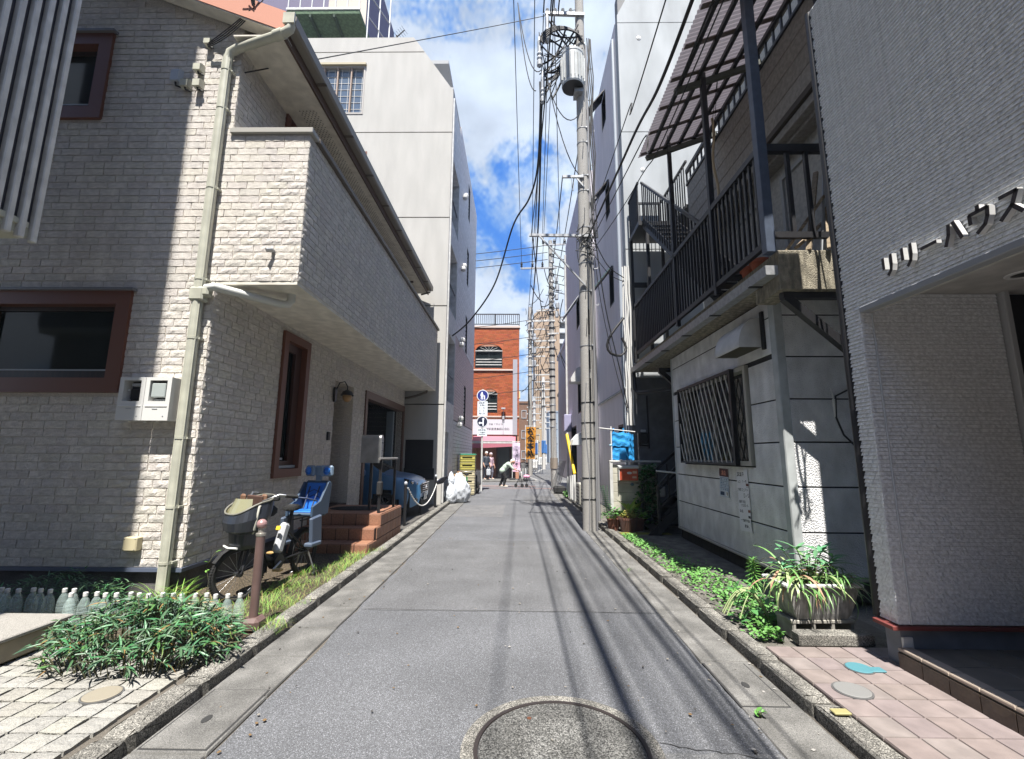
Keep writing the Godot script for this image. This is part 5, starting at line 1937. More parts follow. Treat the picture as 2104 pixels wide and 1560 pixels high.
func backdrop() -> void:
	# tan apartment tower down the street
	var t = thing("apartment_tower", "tall tan apartment tower in the distance with stacked grey balconies", "building")
	var b := MB.new()
	b.mm(V(4.3, 0, -132), V(11.2, 39.8, -120))
	b.prism(PackedVector2Array([Vector2(4.3, 39.8), Vector2(11.2, 39.8), Vector2(11.2, 41.2), Vector2(6.6, 41.2)]), 12, Transform3D(Basis.IDENTITY, V(0, 0, -132)))
	put("wall", b, M.apartment_tan, t)
	b = MB.new()
	b.col = Color(0.8, 0.8, 0.8)
	b.mm(V(11.2, 0, -132), V(16, 39.5, -121.5))
	put("balcony_recess", b, mat("recess_dark", 0.10, 0.095, 0.09, 0.9), t)
	for k in 13:
		b = MB.new()
		b.mm(V(11.2, 1.6 + k * 3.0, -121.4), V(16, 2.75 + k * 3.0, -120.4))
		put("balcony", b, mat("balcony_grey", 0.46, 0.48, 0.50, 0.7), t)
		window(t, pz(-120), Rect2(7.3, 2.0 + k * 3.0, 1.1, 1.5), 0.12, 0.05, 0.05, M.dark_steel, M.dark_glass, 0, 0)
		b = MB.new()
		b.mm(V(5.8, 1.9 + k * 3.0, -119.98), V(6.0, 3.2 + k * 3.0, -119.9))
		put("pipe_vent", b, M.dark_steel, t)
	block("grey_midrise", "dark grey building beside the brick shop with a pale yellow balcony", -6.0, -0.15, -46, -54, 9.4, mat("slate_wall", 0.10, 0.105, 0.115, 0.8), [4.4], 3.0, 1.1, 1.2)
	b = MB.new()
	b.mm(V(-1.6, 7.2, -46), V(0.2, 7.9, -45.3))
	tag(put("yellow_balcony", b, mat("balcony_yellow", 0.62, 0.53, 0.26, 0.7)), "pale yellow balcony box high on the dark grey building", "balcony")
	block("brown_house", "narrow brown house half hidden by the far poles", 0.1, 2.6, -66, -76, 9.0, mat("house_brown", 0.16, 0.085, 0.05, 0.8), [0.4, 1.5], 2.9, 0.7, 1.2)
	block("ochre_shop", "low ochre shop front beyond the brown house", 2.2, 4.6, -84, -92, 6.5, mat("ochre", 0.36, 0.26, 0.15, 0.8), [0.4], 2.9, 1.4, 1.4)
	block("tan_clad_house", "house with tan boards and a grey ground floor behind the second pole", 4.6, 8.5, -40, -52, 8.2, mat("tan_boards", 0.36, 0.25, 0.165, 0.8), [0.5], 3.0, 1.0, 1.2)
	b = MB.new()
	b.mm(V(4.55, 0, -46), V(5.7, 3.0, -39.9))
	tag(put("grey_shopfront", b, mat("shopfront_grey", 0.17, 0.175, 0.19, 0.7)), "grey ground floor front under the tan boards", "shop front")
	block("lilac_corner_house", "lilac grey house on the far right corner with a dark window", 3.4, 9.0, -28.5, -38, 9.5, M.lilac_wall, [0.3, 2.0], 3.0, 0.9, 1.2)
	block("blue_grey_house", "blue grey house closing the far bend of the street", 6.5, 14.0, -96, -106, 10.5, mat("bluegrey", 0.25, 0.29, 0.34, 0.8), [0.6, 2.4, 4.2], 3.0, 1.2, 1.3)
	block("white_gable_house", "small white house between the brown house and the ochre shop", -4.0, 0.6, -92, -100, 8.0, mat("offwhite", 0.5, 0.5, 0.48, 0.8), [1.0, 3.0], 2.8, 1.0, 1.2)
	# violet tower behind the beige building
	t = thing("violet_tower", "dark violet tower behind the beige building with a mossy green balcony", "building")
	b = MB.new()
	b.mm(V(-22, 0, -36), V(-11.6, 40, -26.2))
	put("wall", b, mat("violet_wall", 0.10, 0.085, 0.15, 0.7), t)
	b = MB.new()
	b.bev(V(-12.2, 28.62, -25.2), V(4.6, 0.3, 2.6), 0.03)
	put("balcony_floor", b, mat("moss_green", 0.10, 0.17, 0.09, 0.9, {"tex": "blotch"}), t)
	b = MB.new()
	for x in [-13.0, -11.5]: b.bev(V(x, 28.37, -25.2), V(0.14, 0.25, 2.6), 0.02)
	put("balcony_joist", b, mat("moss_dark", 0.03, 0.05, 0.03, 0.9), t)
	b = MB.new()
	b.mm(V(-14.5, 28.77, -23.95), V(-9.9, 28.92, -23.85))
	for k in 7: b.bar(V(-14.4 + k * 0.74, 28.82, -23.9), V(-14.4 + k * 0.74, 31.22, -23.9), 0.06, 0.06)
	b.bar(V(-14.5, 29.92, -23.9), V(-9.9, 29.92, -23.9), 0.05, 0.05)
	put("balcony_frame", b, M.white_paint, t)
	b = MB.new()
	for x in [-12.4, -11.2]: b.bev(V(x, 29.62, -25.6), V(0.95, 1.1, 0.5), 0.05)
	put("air_conditioner", b, M.white_plastic, t)
	b = MB.new()
	b.mm(V(-13.0, 28.82, -26.25), V(-10.4, 32.12, -26.15))
	put("balcony_door", b, mat("door_tan", 0.42, 0.36, 0.30, 0.6), t)
	b = MB.new()
	for k in 3:
		var x = -9.4 + k * 0.35
		b.bar(V(x, 24, -24 - k), V(x, 34, -24 - k), 0.07, 0.07)
	b.bar(V(-9.4, 28.4, -24), V(-8.7, 28.4, -26), 0.06, 0.06)
	b.bar(V(-9.4, 30.0, -24), V(-8.7, 30.0, -26), 0.06, 0.06)
	put("ladder_frame", b, M.galv, t)

func pole_step(p: Node3D, at: Vector3, dir: Vector3) -> void:
	var b := MB.new()
	b.tube([at, at + dir * 0.16, at + dir * 0.16 + V(0, 0.05, 0)], 0.009, 5)
	put("step_bolt", b, M.galv, p)

func poles() -> void:
	var o := V(1.57, 0.0, -10.2)
	var t = thing("utility_pole", "nearest concrete utility pole with a ribbed grey transformer and bands", "utility pole", o)
	var b := MB.new()
	b.tube([V(0, 0, 0), V(0.0, 4, 0), V(0.0, 9, 0), V(-0.01, 15.2, 0)], [0.165, 0.15, 0.13, 0.105], 20)
	put("shaft", b, M.pole_concrete, t)
	for y in [0.65, 1.1, 1.95, 2.3, 2.75, 4.05, 5.35, 6.05, 6.45, 6.95, 7.9, 8.3, 9.2, 9.6, 12.0, 12.9]:
		b = MB.new()
		var r = 0.168 - y * 0.0039
		b.lathe([Vector2(r, 0), Vector2(r + 0.006, 0.003), Vector2(r + 0.006, 0.018), Vector2(r, 0.021)], V(0, y, 0), 20)
		b.bev(V(r * 0.7, y + 0.017, r * 0.72), V(0.05, 0.04, 0.05), 0.006)
		put("steel_band", b, M.dark_steel if y < 4 else M.galv, t)
	for k in 16:
		pole_step(t, V(0.0, 4.6 + k * 0.45, 0) + V(0.14 if k % 2 else -0.0, 0, 0.0 if k % 2 else 0.14), V(1, 0, 0.1) if k % 2 else V(-0.15, 0, 1))
	b = MB.new()
	b.tube([V(0.12, 0.0, 0.16), V(0.155, 3.0, 0.10), V(0.15, 8.5, 0.06), V(0.13, 12.0, 0.05)], 0.022, 8)
	b.tube([V(0.19, 0.2, 0.04), V(0.19, 4.8, 0.03), V(0.18, 6.4, 0.0)], 0.032, 8)
	b.tube([V(-0.05, 0.0, 0.17), V(-0.02, 1.2, 0.165), V(-0.10, 2.4, 0.13), V(-0.05, 3.2, 0.15)], 0.012, 6)
	put("riser_conduit", b, mat("conduit_grey", 0.20, 0.20, 0.21, 0.6), t)
	for q in [[2.8, 3.3], [3.5, 3.95], [4.3, 4.9]]:
		b = MB.new()
		b.bev(V(0.04, (q[0] + q[1]) / 2, 0.165), V(0.035, q[1] - q[0], 0.03), 0.008)
		put("cable_clip", b, M.rubber, t)
	# transformer hung on the pole
	b = MB.new()
	var tx := V(-0.24, 0, 0.22)
	b.lathe([Vector2(0.0, 10.62), Vector2(0.26, 10.62), Vector2(0.275, 10.66), Vector2(0.275, 11.46), Vector2(0.285, 11.48), Vector2(0.285, 11.54), Vector2(0.20, 11.62), Vector2(0.0, 11.64)], tx, 28)
	var tr = put("transformer", b, mat("transformer_grey", 0.47, 0.49, 0.49, 0.5, {"tex": "soft"}), t)
	for k in 13:
		var a = deg_to_rad(-40 + k * 18)
		b = MB.new()
		b.bev(tx + V(0.29 * cos(a), 11.06, 0.29 * sin(a)), V(0.05, 0.66, 0.018), 0.006, Basis(UP, -a))
		put("cooling_fin", b, M.transformer_grey, tr)
	b = MB.new()
	b.lathe([Vector2(0.0, 0.0), Vector2(0.262, 0.0)], tx + V(0, 10.615, 0), 28)
	put("base_plate", b, M.black_steel, tr)
	for k in 3:
		b = MB.new()
		b.lathe([Vector2(0.03, 0), Vector2(0.05, 0.03), Vector2(0.03, 0.05), Vector2(0.05, 0.08), Vector2(0.03, 0.10), Vector2(0.015, 0.16)], tx + V(-0.18 + k * 0.12, 11.58, 0.1), 10)
		put("bushing", b, M.white_plastic, tr)
	b = MB.new()
	b.bar(V(0, 11.4, 0), tx + V(0.05, 11.4, 0), 0.08, 0.06)
	b.bar(V(0, 10.85, 0), tx + V(0.05, 10.85, 0), 0.08, 0.06)
	b.mm(V(-0.2, 10.5, -0.06), V(0.0, 10.6, 0.25))
	put("hanger", b, M.galv, t)
	# arms
	b = MB.new()
	b.bar(V(0.1, 12.85, 0.12), V(-0.92, 12.90, 0.12), 0.075, 0.075)
	put("cross_arm", b, M.galv, t)
	b = MB.new()
	b.bar(V(0.2, 14.1, 0.12), V(-1.9, 14.1, 0.12), 0.075, 0.075)
	put("cross_arm", b, M.galv, t)
	b = MB.new()
	b.bar(V(0.15, 6.72, 0.13), V(-1.32, 6.74, 0.13), 0.06, 0.06)
	b.bar(V(-1.1, 6.72, 0.17), V(0.0, 5.45, 0.17), 0.045, 0.03)
	put("cross_arm", b, M.galv, t)
	b = MB.new()
	b.bar(V(0.0, 8.25, 0.14), V(-0.52, 8.25, 0.14), 0.05, 0.06)
	b.bar(V(0.0, 7.98, 0.14), V(-0.2, 8.24, 0.14), 0.03, 0.03)
	b.tube([V(-0.3, 8.22, 0.16), V(-0.3, 7.9, 0.16), V(-0.26, 7.86, 0.16), V(-0.25, 8.1, 0.16)], 0.008, 5)
	put("small_arm", b, M.galv, t)
	for k in 9:
		b = MB.new()
		b.lathe([Vector2(0.025, 0.0), Vector2(0.05, 0.03), Vector2(0.025, 0.05), Vector2(0.045, 0.08), Vector2(0.02, 0.11)], V(-1.75 + k * 0.21, 14.14, 0.12) if k < 5 else V(-0.85 + (k - 5) * 0.2, 12.94, 0.12), 10)
		put("insulator", b, M.white_plastic, t)
	# cable heads hanging beside the arm
	for q in [[-1.06, 11.30, 0.07], [-0.98, 10.25, 0.065], [-0.86, 12.0, 0.07]]:
		b = MB.new()
		b.lathe([Vector2(0.02, 0), Vector2(q[2], 0.05), Vector2(q[2], 0.16), Vector2(q[2] * 0.7, 0.20), Vector2(q[2], 0.26), Vector2(q[2] * 0.7, 0.32), Vector2(q[2], 0.38), Vector2(q[2] * 0.7, 0.44), Vector2(q[2] * 0.8, 0.75), Vector2(0.02, 0.95)], V(q[0], q[1], 0.12), 12)
		put("cable_head", b, M.grey_plastic, t)
	b = MB.new()
	for k in 24:
		var a = V(-1.0 + R(-0.1, 0.25), R(10.2, 12.8), R(0.0, 0.2))
		var e = V(-0.05 + R(-0.35, 0.1), R(11.6, 12.6), R(0.0, 0.2))
		var mid = a.lerp(e, 0.5) + V(R(-0.1, 0.1), -R(0.1, 0.55), R(-0.1, 0.1))
		var pts := []
		for q in 9:
			var s = q / 8.0
			pts.append(a.lerp(mid, s).lerp(mid.lerp(e, s), s))
		b.tube(pts, R(0.011, 0.026), 5)
	for k in 4:
		var pts := []
		for q in 13:
			var a = PI * q / 12.0
			pts.append(V(-0.55 - 0.5 * cos(a) + k * 0.03, 12.0 + 0.42 * sin(a) - k * 0.05, 0.2 + k * 0.02))
		b.tube(pts, 0.022, 6)
	for k in 5:
		var pts := []
		for q in 11: pts.append(V(0.16 + 0.03 * k + 0.03 * sin(q * 1.7 + k), 12.2 - q * 0.55, 0.05 + 0.02 * cos(q * 2.1 + k)))
		b.tube(pts, 0.014, 5)
	stuff(put("jumper_cable", b, M.cable, t))
	b = MB.new()
	for k in 14:
		var a = V(R(-0.25, 0.3), R(6.0, 7.1), R(0.1, 0.22))
		var e = V(R(-0.25, 0.35), R(6.0, 7.1), R(0.1, 0.22))
		var mid = a.lerp(e, 0.5) + V(R(-0.15, 0.15), R(-0.3, 0.15), R(0, 0.12))
		var pts := []
		for q in 7:
			var s = q / 6.0
			pts.append(a.lerp(mid, s).lerp(mid.lerp(e, s), s))
		b.tube(pts, 0.010, 5)
	stuff(put("cable_tangle", b, M.cable, t))
	b = MB.new()
	b.mm(V(-0.17, 1.9, 0.10), V(0.14, 2.7, 0.172))
	# second pole at the crossing
	var o2 := V(1.86, 0.0, -23.8)
	var t2 = thing("utility_pole", "second utility pole standing at the crossing below three high wires", "utility pole", o2)
	b = MB.new()
	b.tube([V(0, 0, 0), V(-0.05, 6, 0), V(-0.1, 13.4, 0)], [0.17, 0.145, 0.11], 14)
	put("shaft", b, M.pole_concrete, t2)
	for k in 26:
		b = MB.new()
		var y = 3.0 + k * 0.38
		b.lathe([Vector2(0.16, 0), Vector2(0.185 - y * 0.003, 0.02), Vector2(0.185 - y * 0.003, 0.07), Vector2(0.15, 0.09)], V(-0.05, y, 0), 12)
		put("steel_band", b, M.black_steel if k % 3 else M.galv, t2)
	b = MB.new()
	b.lathe([Vector2(0.2, 0.9), Vector2(0.2, 1.45), Vector2(0.0, 1.45)], Vector3.ZERO, 14)
	put("guard_wrap", b, mat("wrap_tan", 0.24, 0.20, 0.16, 0.8), t2)
	for q in [[11.72, -1.75, 0.25], [13.1, -0.55, 0.75], [8.7, -1.35, 0.1], [9.3, -0.9, 0.2], [7.6, -1.0, 0.15], [8.0, -0.3, 0.3]]:
		b = MB.new()
		b.bar(V(q[1], q[0], 0.12), V(q[2], q[0] + 0.05, 0.12), 0.08, 0.08)
		put("cross_arm", b, M.white_paint if q[0] < 10 else M.galv, t2)
	for q in [[-1.7, 11.8], [-1.1, 11.8], [-0.55, 11.8], [-0.5, 13.15], [0.1, 13.15], [0.7, 13.15]]:
		b = MB.new()
		b.lathe([Vector2(0.03, 0.0), Vector2(0.08, 0.06), Vector2(0.03, 0.10), Vector2(0.07, 0.16), Vector2(0.03, 0.3)], V(q[0], q[1], 0.12), 8)
		put("insulator", b, M.black_steel, t2)
	b = MB.new()
	for k in 26:
		var a = V(R(-0.6, 0.6), R(6.0, 12.5), R(0, 0.3))
		var e = a + V(R(-0.9, 0.9), R(-1.6, 1.0), R(-0.2, 0.2))
		var mid = a.lerp(e, 0.5) + V(R(-0.2, 0.2), -R(0.1, 0.7), 0)
		var pts := []
		for q in 7:
			var s = q / 6.0
			pts.append(a.lerp(mid, s).lerp(mid.lerp(e, s), s))
		b.tube(pts, R(0.012, 0.03), 4)
	stuff(put("jumper_cable", b, M.cable, t2))
	b = MB.new()
	for k in 5: b.bev(V(0.22 + (k % 2) * 0.05, 9.1 + k * 0.5, 0.1), V(0.18, 0.34, 0.2), 0.03)
	put("junction_box", b, M.grey_plastic, t2)
	# third pole further on
	var t3 = thing("utility_pole", "thin far utility pole beside the brick shop with many short arms", "utility pole", V(0.95, 0, -36.0))
	b = MB.new()
	b.tube([V(0, 0, 0), V(0, 13.6, 0)], [0.2, 0.14], 10)
	put("shaft", b, M.pole_concrete, t3)
	for k in 7:
		b = MB.new()
		b.bar(V(-0.3, 12.4 - k * 0.75, 0.15), V(1.7 - (k % 3) * 0.5, 12.45 - k * 0.75, 0.15), 0.10, 0.10)
		put("cross_arm", b, M.white_paint, t3)
	b = MB.new()
	for k in 34:
		var a = V(R(-0.4, 1.4), R(5.0, 13.6), R(0, 0.4))
		var e = a + V(R(-0.9, 0.9), R(-2.2, 1.0), R(-0.2, 0.2))
		var mid = a.lerp(e, 0.5) + V(R(-0.2, 0.2), -R(0.1, 0.6), 0)
		var pts := []
		for q in 6:
			var s = q / 5.0
			pts.append(a.lerp(mid, s).lerp(mid.lerp(e, s), s))
		b.tube(pts, R(0.015, 0.035), 4)
	stuff(put("jumper_cable", b, M.cable, t3))
	b = MB.new()
	for k in 4: b.bev(V(0.3, 11.0 - k * 1.1, 0.2), V(0.35, 0.55, 0.35), 0.05)
	put("junction_box", b, M.grey_plastic, t3)
	for q in [[2.9, -52.0, 10.5], [2.2, -62.0, 9.5], [4.3, -72.0, 9.0]]:
		var t4 = thing("utility_pole", ["pale far pole just right of the yellow banner", "far pole with blue plates in front of the brown house", "furthest pole at the bend of the street"][0 if q[2] > 10 else (1 if q[2] > 9.2 else 2)], "utility pole", V(q[0], 0, q[1]), "")
		b = MB.new()
		b.tube([V(0, 0, 0), V(0, q[2], 0)], [0.24, 0.18], 10)
		put("shaft", b, mat("pole_pale", 0.55, 0.54, 0.52, 0.8), t4)
		b = MB.new()
		for k in 4: b.bar(V(-1.0, q[2] - 0.6 - k * 0.9, 0.2), V(0.9, q[2] - 0.55 - k * 0.9, 0.2), 0.12, 0.12)
		put("cross_arm", b, M.white_paint, t4)
		b = MB.new()
		b.bev(V(0, 2.5, 0.22), V(0.5, 1.4, 0.06), 0.02)
		put("plate", b, mat("plate_blue", 0.05, 0.16, 0.42, 0.5), t4)

func cable(label: String, p: Array, r: float, sag := 0.0, group := "") -> void:
	var pts := []
	if p.size() == 2:
		var L: float = p[0].distance_to(p[1])
		var n = clampi(int(L / 0.7), 10, 40)
		for i in n + 1:
			var s = float(i) / n
			pts.append(p[0].lerp(p[1], s) - V(0, sag * 4.0 * s * (1 - s), 0))
	else:
		var c := Curve3D.new()
		for i in p.size():
			var tg: Vector3 = (p[mini(i + 1, p.size() - 1)] - p[maxi(i - 1, 0)]) / 6.0
			c.add_point(p[i], -tg, tg)
		c.bake_interval = 0.15
		pts = Array(c.get_baked_points())
	var b := MB.new()
	b.tube(pts, r, 6)
	tag(put("overhead_cable", b, M.cable), label, "cable", group)

func cables() -> void:
	var P := V(1.57, 0, -10.1)
	var names := ["leftmost high wire from above the camera to the second pole", "middle high wire running over the lane to the second pole", "right high wire running over the lane to the second pole"]
	var xs := [-0.18, 0.40, 0.95]
	for i in 3:
		cable(names[i], [V(xs[i], 14.1, -10.1), V(0.17 + i * 0.56, 11.8, -23.7)], 0.012, 0.25)
		cable(names[i].replace("wire", "wire behind the nearest pole"), [V(xs[i], 14.1, -10.1), V(xs[i] - 0.1, 14.3, 22)], 0.012, 0.5)
	cable("thick black service cable drooping from the nearest pole to the beige building", [V(0.52, 10.9, -10.1), V(0.53, 10.2, -10.2), V(0.48, 9.0, -10.8), V(0.28, 8.6, -11.6), V(-0.17, 8.45, -12.8), V(-0.78, 7.05, -14.0), V(-1.68, 6.2, -15.2), V(-2.40, 5.85, -16.0)], 0.026)
	cable("thick black cable hanging straight from the nearest pole's cable head to the third pole", [V(0.56, 10.4, -10.1), V(0.70, 9.35, -17), V(0.80, 10.2, -36)], 0.028)
	cable("thin wire crossing the lane from the brick house to the nearest pole's top", [V(-3.62, 6.55, -5.2), V(-0.86, 12.4, -10.0), V(1.5, 13.1, -10.15)], 0.009)
	for i in 3:
		cable(["highest of three wires leaving the second pole to the left", "middle of three wires leaving the second pole to the left", "lowest of three wires leaving the second pole to the left"][i], [V(1.6, 13.1 - i * 0.42, -23.7), V(-14, 12.4 - i * 0.4, -24.6)], 0.018, 0.3)
	cable("cable bundle sloping from the nearest pole over the lane's right side", [V(1.62, 6.65, -10.15), V(1.50, 5.75, -5.5), V(1.42, 5.30, -3.2), V(1.3, 5.6, 3), V(1.2, 6.6, 14)], 0.018)
	cable("upper thin wire beside the sloping bundle on the right", [V(1.66, 6.95, -10.15), V(1.46, 6.15, -5.5), V(1.34, 5.75, -3.2), V(1.2, 6.6, 14)], 0.007)
	cable("lower thin wire beside the sloping bundle on the right", [V(1.66, 6.5, -10.15), V(1.62, 5.70, -5.5), V(1.55, 5.2, -3.2), V(1.4, 6.4, 14)], 0.009)
	cable("thin wire nearest the canopy on the right", [V(1.7, 6.3, -10.15), V(1.85, 5.8, -6.5), V(1.85, 5.7, -3.2), V(1.6, 6.4, 14)], 0.008)
	for i in 2: cable(["thick high cable running back over the lane from the nearest pole", "second thick high cable running back over the lane"][i], [V(0.62 + i * 0.55, 13.6, -10.1), V(0.70 + i * 0.55, 13.6, 22)], 0.045, 0.4)
	cable("left wire from the low arm over the lane towards the camera", [V(0.30, 6.78, -10.1), V(0.36, 6.4, -3.0), V(0.3, 7.0, 14)], 0.009)
	cable("wire from the low arm of the nearest pole on to the second pole", [V(0.32, 6.78, -10.1), V(1.5, 8.0, -23.7)], 0.012, 0.4)
	cable("slack wire from the nearest pole down to the corner of the white block", [V(1.7, 6.9, -10.15), V(2.15, 6.2, -10.5), V(2.62, 5.95, -10.75)], 0.012)
	cable("second slack wire from the nearest pole to the white block's corner", [V(1.7, 6.4, -10.15), V(2.2, 5.95, -10.5), V(2.62, 5.85, -10.75)], 0.009)
	cable("wire dropping steeply from the nearest pole to the meter on the white block", [V(1.72, 7.6, -10.1), V(2.05, 5.2, -10.4), V(2.42, 3.6, -10.65), V(2.60, 2.7, -10.75)], 0.014)
	cable("thin wire dropping steeply beside the wire to the meter", [V(1.70, 7.2, -10.1), V(1.95, 5.3, -10.4), V(2.30, 3.7, -10.65), V(2.58, 2.65, -10.75)], 0.009)
	cable("coiled loop of black cable hanging by the white block's corner", [V(2.56, 4.9, -10.7), V(2.25, 4.5, -10.6), V(2.12, 4.2, -10.6), V(2.2, 4.0, -10.6), V(2.45, 3.95, -10.65), V(2.6, 4.15, -10.7), V(2.5, 4.4, -10.7)], 0.03)
	for q in [[0.62, 12.9, 0.9, 12.9, "wire from the upper arm of the nearest pole to the second pole's top"], [0.75, 12.9, 1.3, 13.2, "second wire from the upper arm of the nearest pole to the second pole's top"], [0.90, 12.95, 2.3, 13.2, "third wire from the upper arm of the nearest pole to the second pole's top"], [0.66, 11.6, 0.5, 8.8, "wire from the nearest pole's cable heads down to the second pole's white arm"], [1.50, 9.3, 1.75, 9.6, "wire joining the shafts of the nearest and second poles"], [1.06, 8.3, 1.6, 10.2, "wire from the small bracket on the nearest pole to the second pole"]]:
		cable(q[4], [V(q[0], q[1], -10.1), V(q[2], q[3], -23.7)], 0.013, 0.35)
	for q in [[0.62, 12.95, 0.55, "wire from the nearest pole's upper arm back over the camera"], [0.80, 12.95, 0.85, "second wire from the nearest pole's upper arm back over the camera"], [1.0, 12.95, 1.15, "third wire from the nearest pole's upper arm back over the camera"]]:
		cable(q[3], [V(q[0], q[1], -10.1), V(q[2], 13.2, 22)], 0.018, 0.6)
	for q in [[0.50, 12.3, 1.45, 8.3, "slack loop from the cable heads to the nearest pole's shaft"], [0.55, 11.5, 1.46, 9.9, "second slack loop from the cable heads to the nearest pole's shaft"], [-0.05, 13.2, 0.55, 11.2, "thin curved wire from the hanging insulator to the cable head"], [-0.05, 13.2, 0.42, 10.6, "second thin curved wire below the hanging insulator"]]:
		cable(q[4], [V(q[0], q[1], -10.05), V(q[2], q[3], -10.05)], 0.012, 0.7)
	for i in 5:
		cable(["topmost cross street wire in front of the shop", "second cross street wire in front of the shop", "third cross street wire in front of the shop", "fourth cross street wire in front of the shop", "lowest cross street wire in front of the shop"][i], [V(1.8, 9.0 - i * 0.95, -23.7), V(-9, 8.5 - i * 0.95, -25.5 - i * 0.2)], 0.016, 0.25)
		cable(["topmost wire between the second and third poles", "second wire between the second and third poles", "third wire between the second and third poles", "fourth wire between the second and third poles", "lowest wire between the second and third poles"][i], [V(1.75, 10.5 - i * 0.8, -23.7), V(1.2, 11.5 - i * 1.0, -35.8)], 0.018, 0.3)
	for i in 6:
		cable(["first wire from the second pole along the right side street", "second wire from the second pole along the right side street", "third wire from the second pole along the right side street", "fourth wire from the second pole along the right side street", "fifth wire from the second pole along the right side street", "sixth wire from the second pole along the right side street"][i], [V(1.9, 12.9 - i * 0.5, -23.7), V(12, 12.3 - i * 0.5, -25.5)], 0.022, 0.3)
		cable(["first wire from the third pole down the far street", "second wire from the third pole down the far street", "third wire from the third pole down the far street", "fourth wire from the third pole down the far street", "fifth wire from the third pole down the far street", "sixth wire from the third pole down the far street"][i], [V(1.0 + 0.2 * i, 12.6 - i * 1.1, -35.8), V(2.2 + 0.25 * i, 9.8 - i * 0.8, -62)], 0.03, 0.5)
	# bundle hanging in front of the deck house's corner
	var b := MB.new()
	for k in 3:
		var pts := []
		for q in 22:
			var y = 8.2 - q * 0.235
			pts.append(V(3.28 - (8.2 - y) * 0.005 + k * 0.035 + 0.02 * sin(q * 1.3 + k * 2.0), y, -4.35 + 0.02 * cos(q * 1.7 + k)))
		b.tube(pts, 0.016 - k * 0.003, 6)
	for k in 12:
		var a = V(3.25 + R(-0.06, 0.10), R(3.2, 3.5), -4.33 + R(-0.04, 0.04))
		b.tube([a, a + V(R(-0.14, 0.10), R(-0.16, 0.05), R(0, 0.08))], 0.006, 5)
	tag(put("hanging_cable_bundle", b, M.cable), "black cable bundle hanging in front of the panel house's corner", "cable")
	b = MB.new()
	for k in 5: b.bev(V(3.22 + R(-0.05, 0.08), 3.38 + k * 0.045, -4.28), V(0.05, 0.03, 0.03), 0.006)
	tag(put("cable_connectors", b, M.white_plastic), "cluster of white cable connectors at the bottom of the hanging bundle", "connectors")

# the lane behind the camera, seen only in window reflections and as shelter from the sky
func rear_street() -> void:
	for q in [[-14.0, -3.4, 3.2, 12.0, 8.5, "pale house on the left behind the camera"], [-14.0, -3.0, 12.2, 26.0, 10.0, "taller grey house on the left behind the camera"], [3.2, 14.0, 3.1, 14.0, 9.0, "pale house on the right behind the camera"], [2.9, 14.0, 14.2, 28.0, 8.0, "brown house on the right behind the camera"], [-16.0, 16.0, 40.0, 50.0, 12.0, "wide block closing the lane behind the camera"]]:
		block("rear_house", q[5], q[0], q[1], q[3], q[2], q[4], [M.panel_beige, M.mauve_wall, M.cream_stucco, mat("house_brown", 0.16, 0.085, 0.05, 0.8), M.lilac_wall][int(q[2]) % 5], [2.0, 5.0, 8.0], 3.0, 1.4, 1.3)

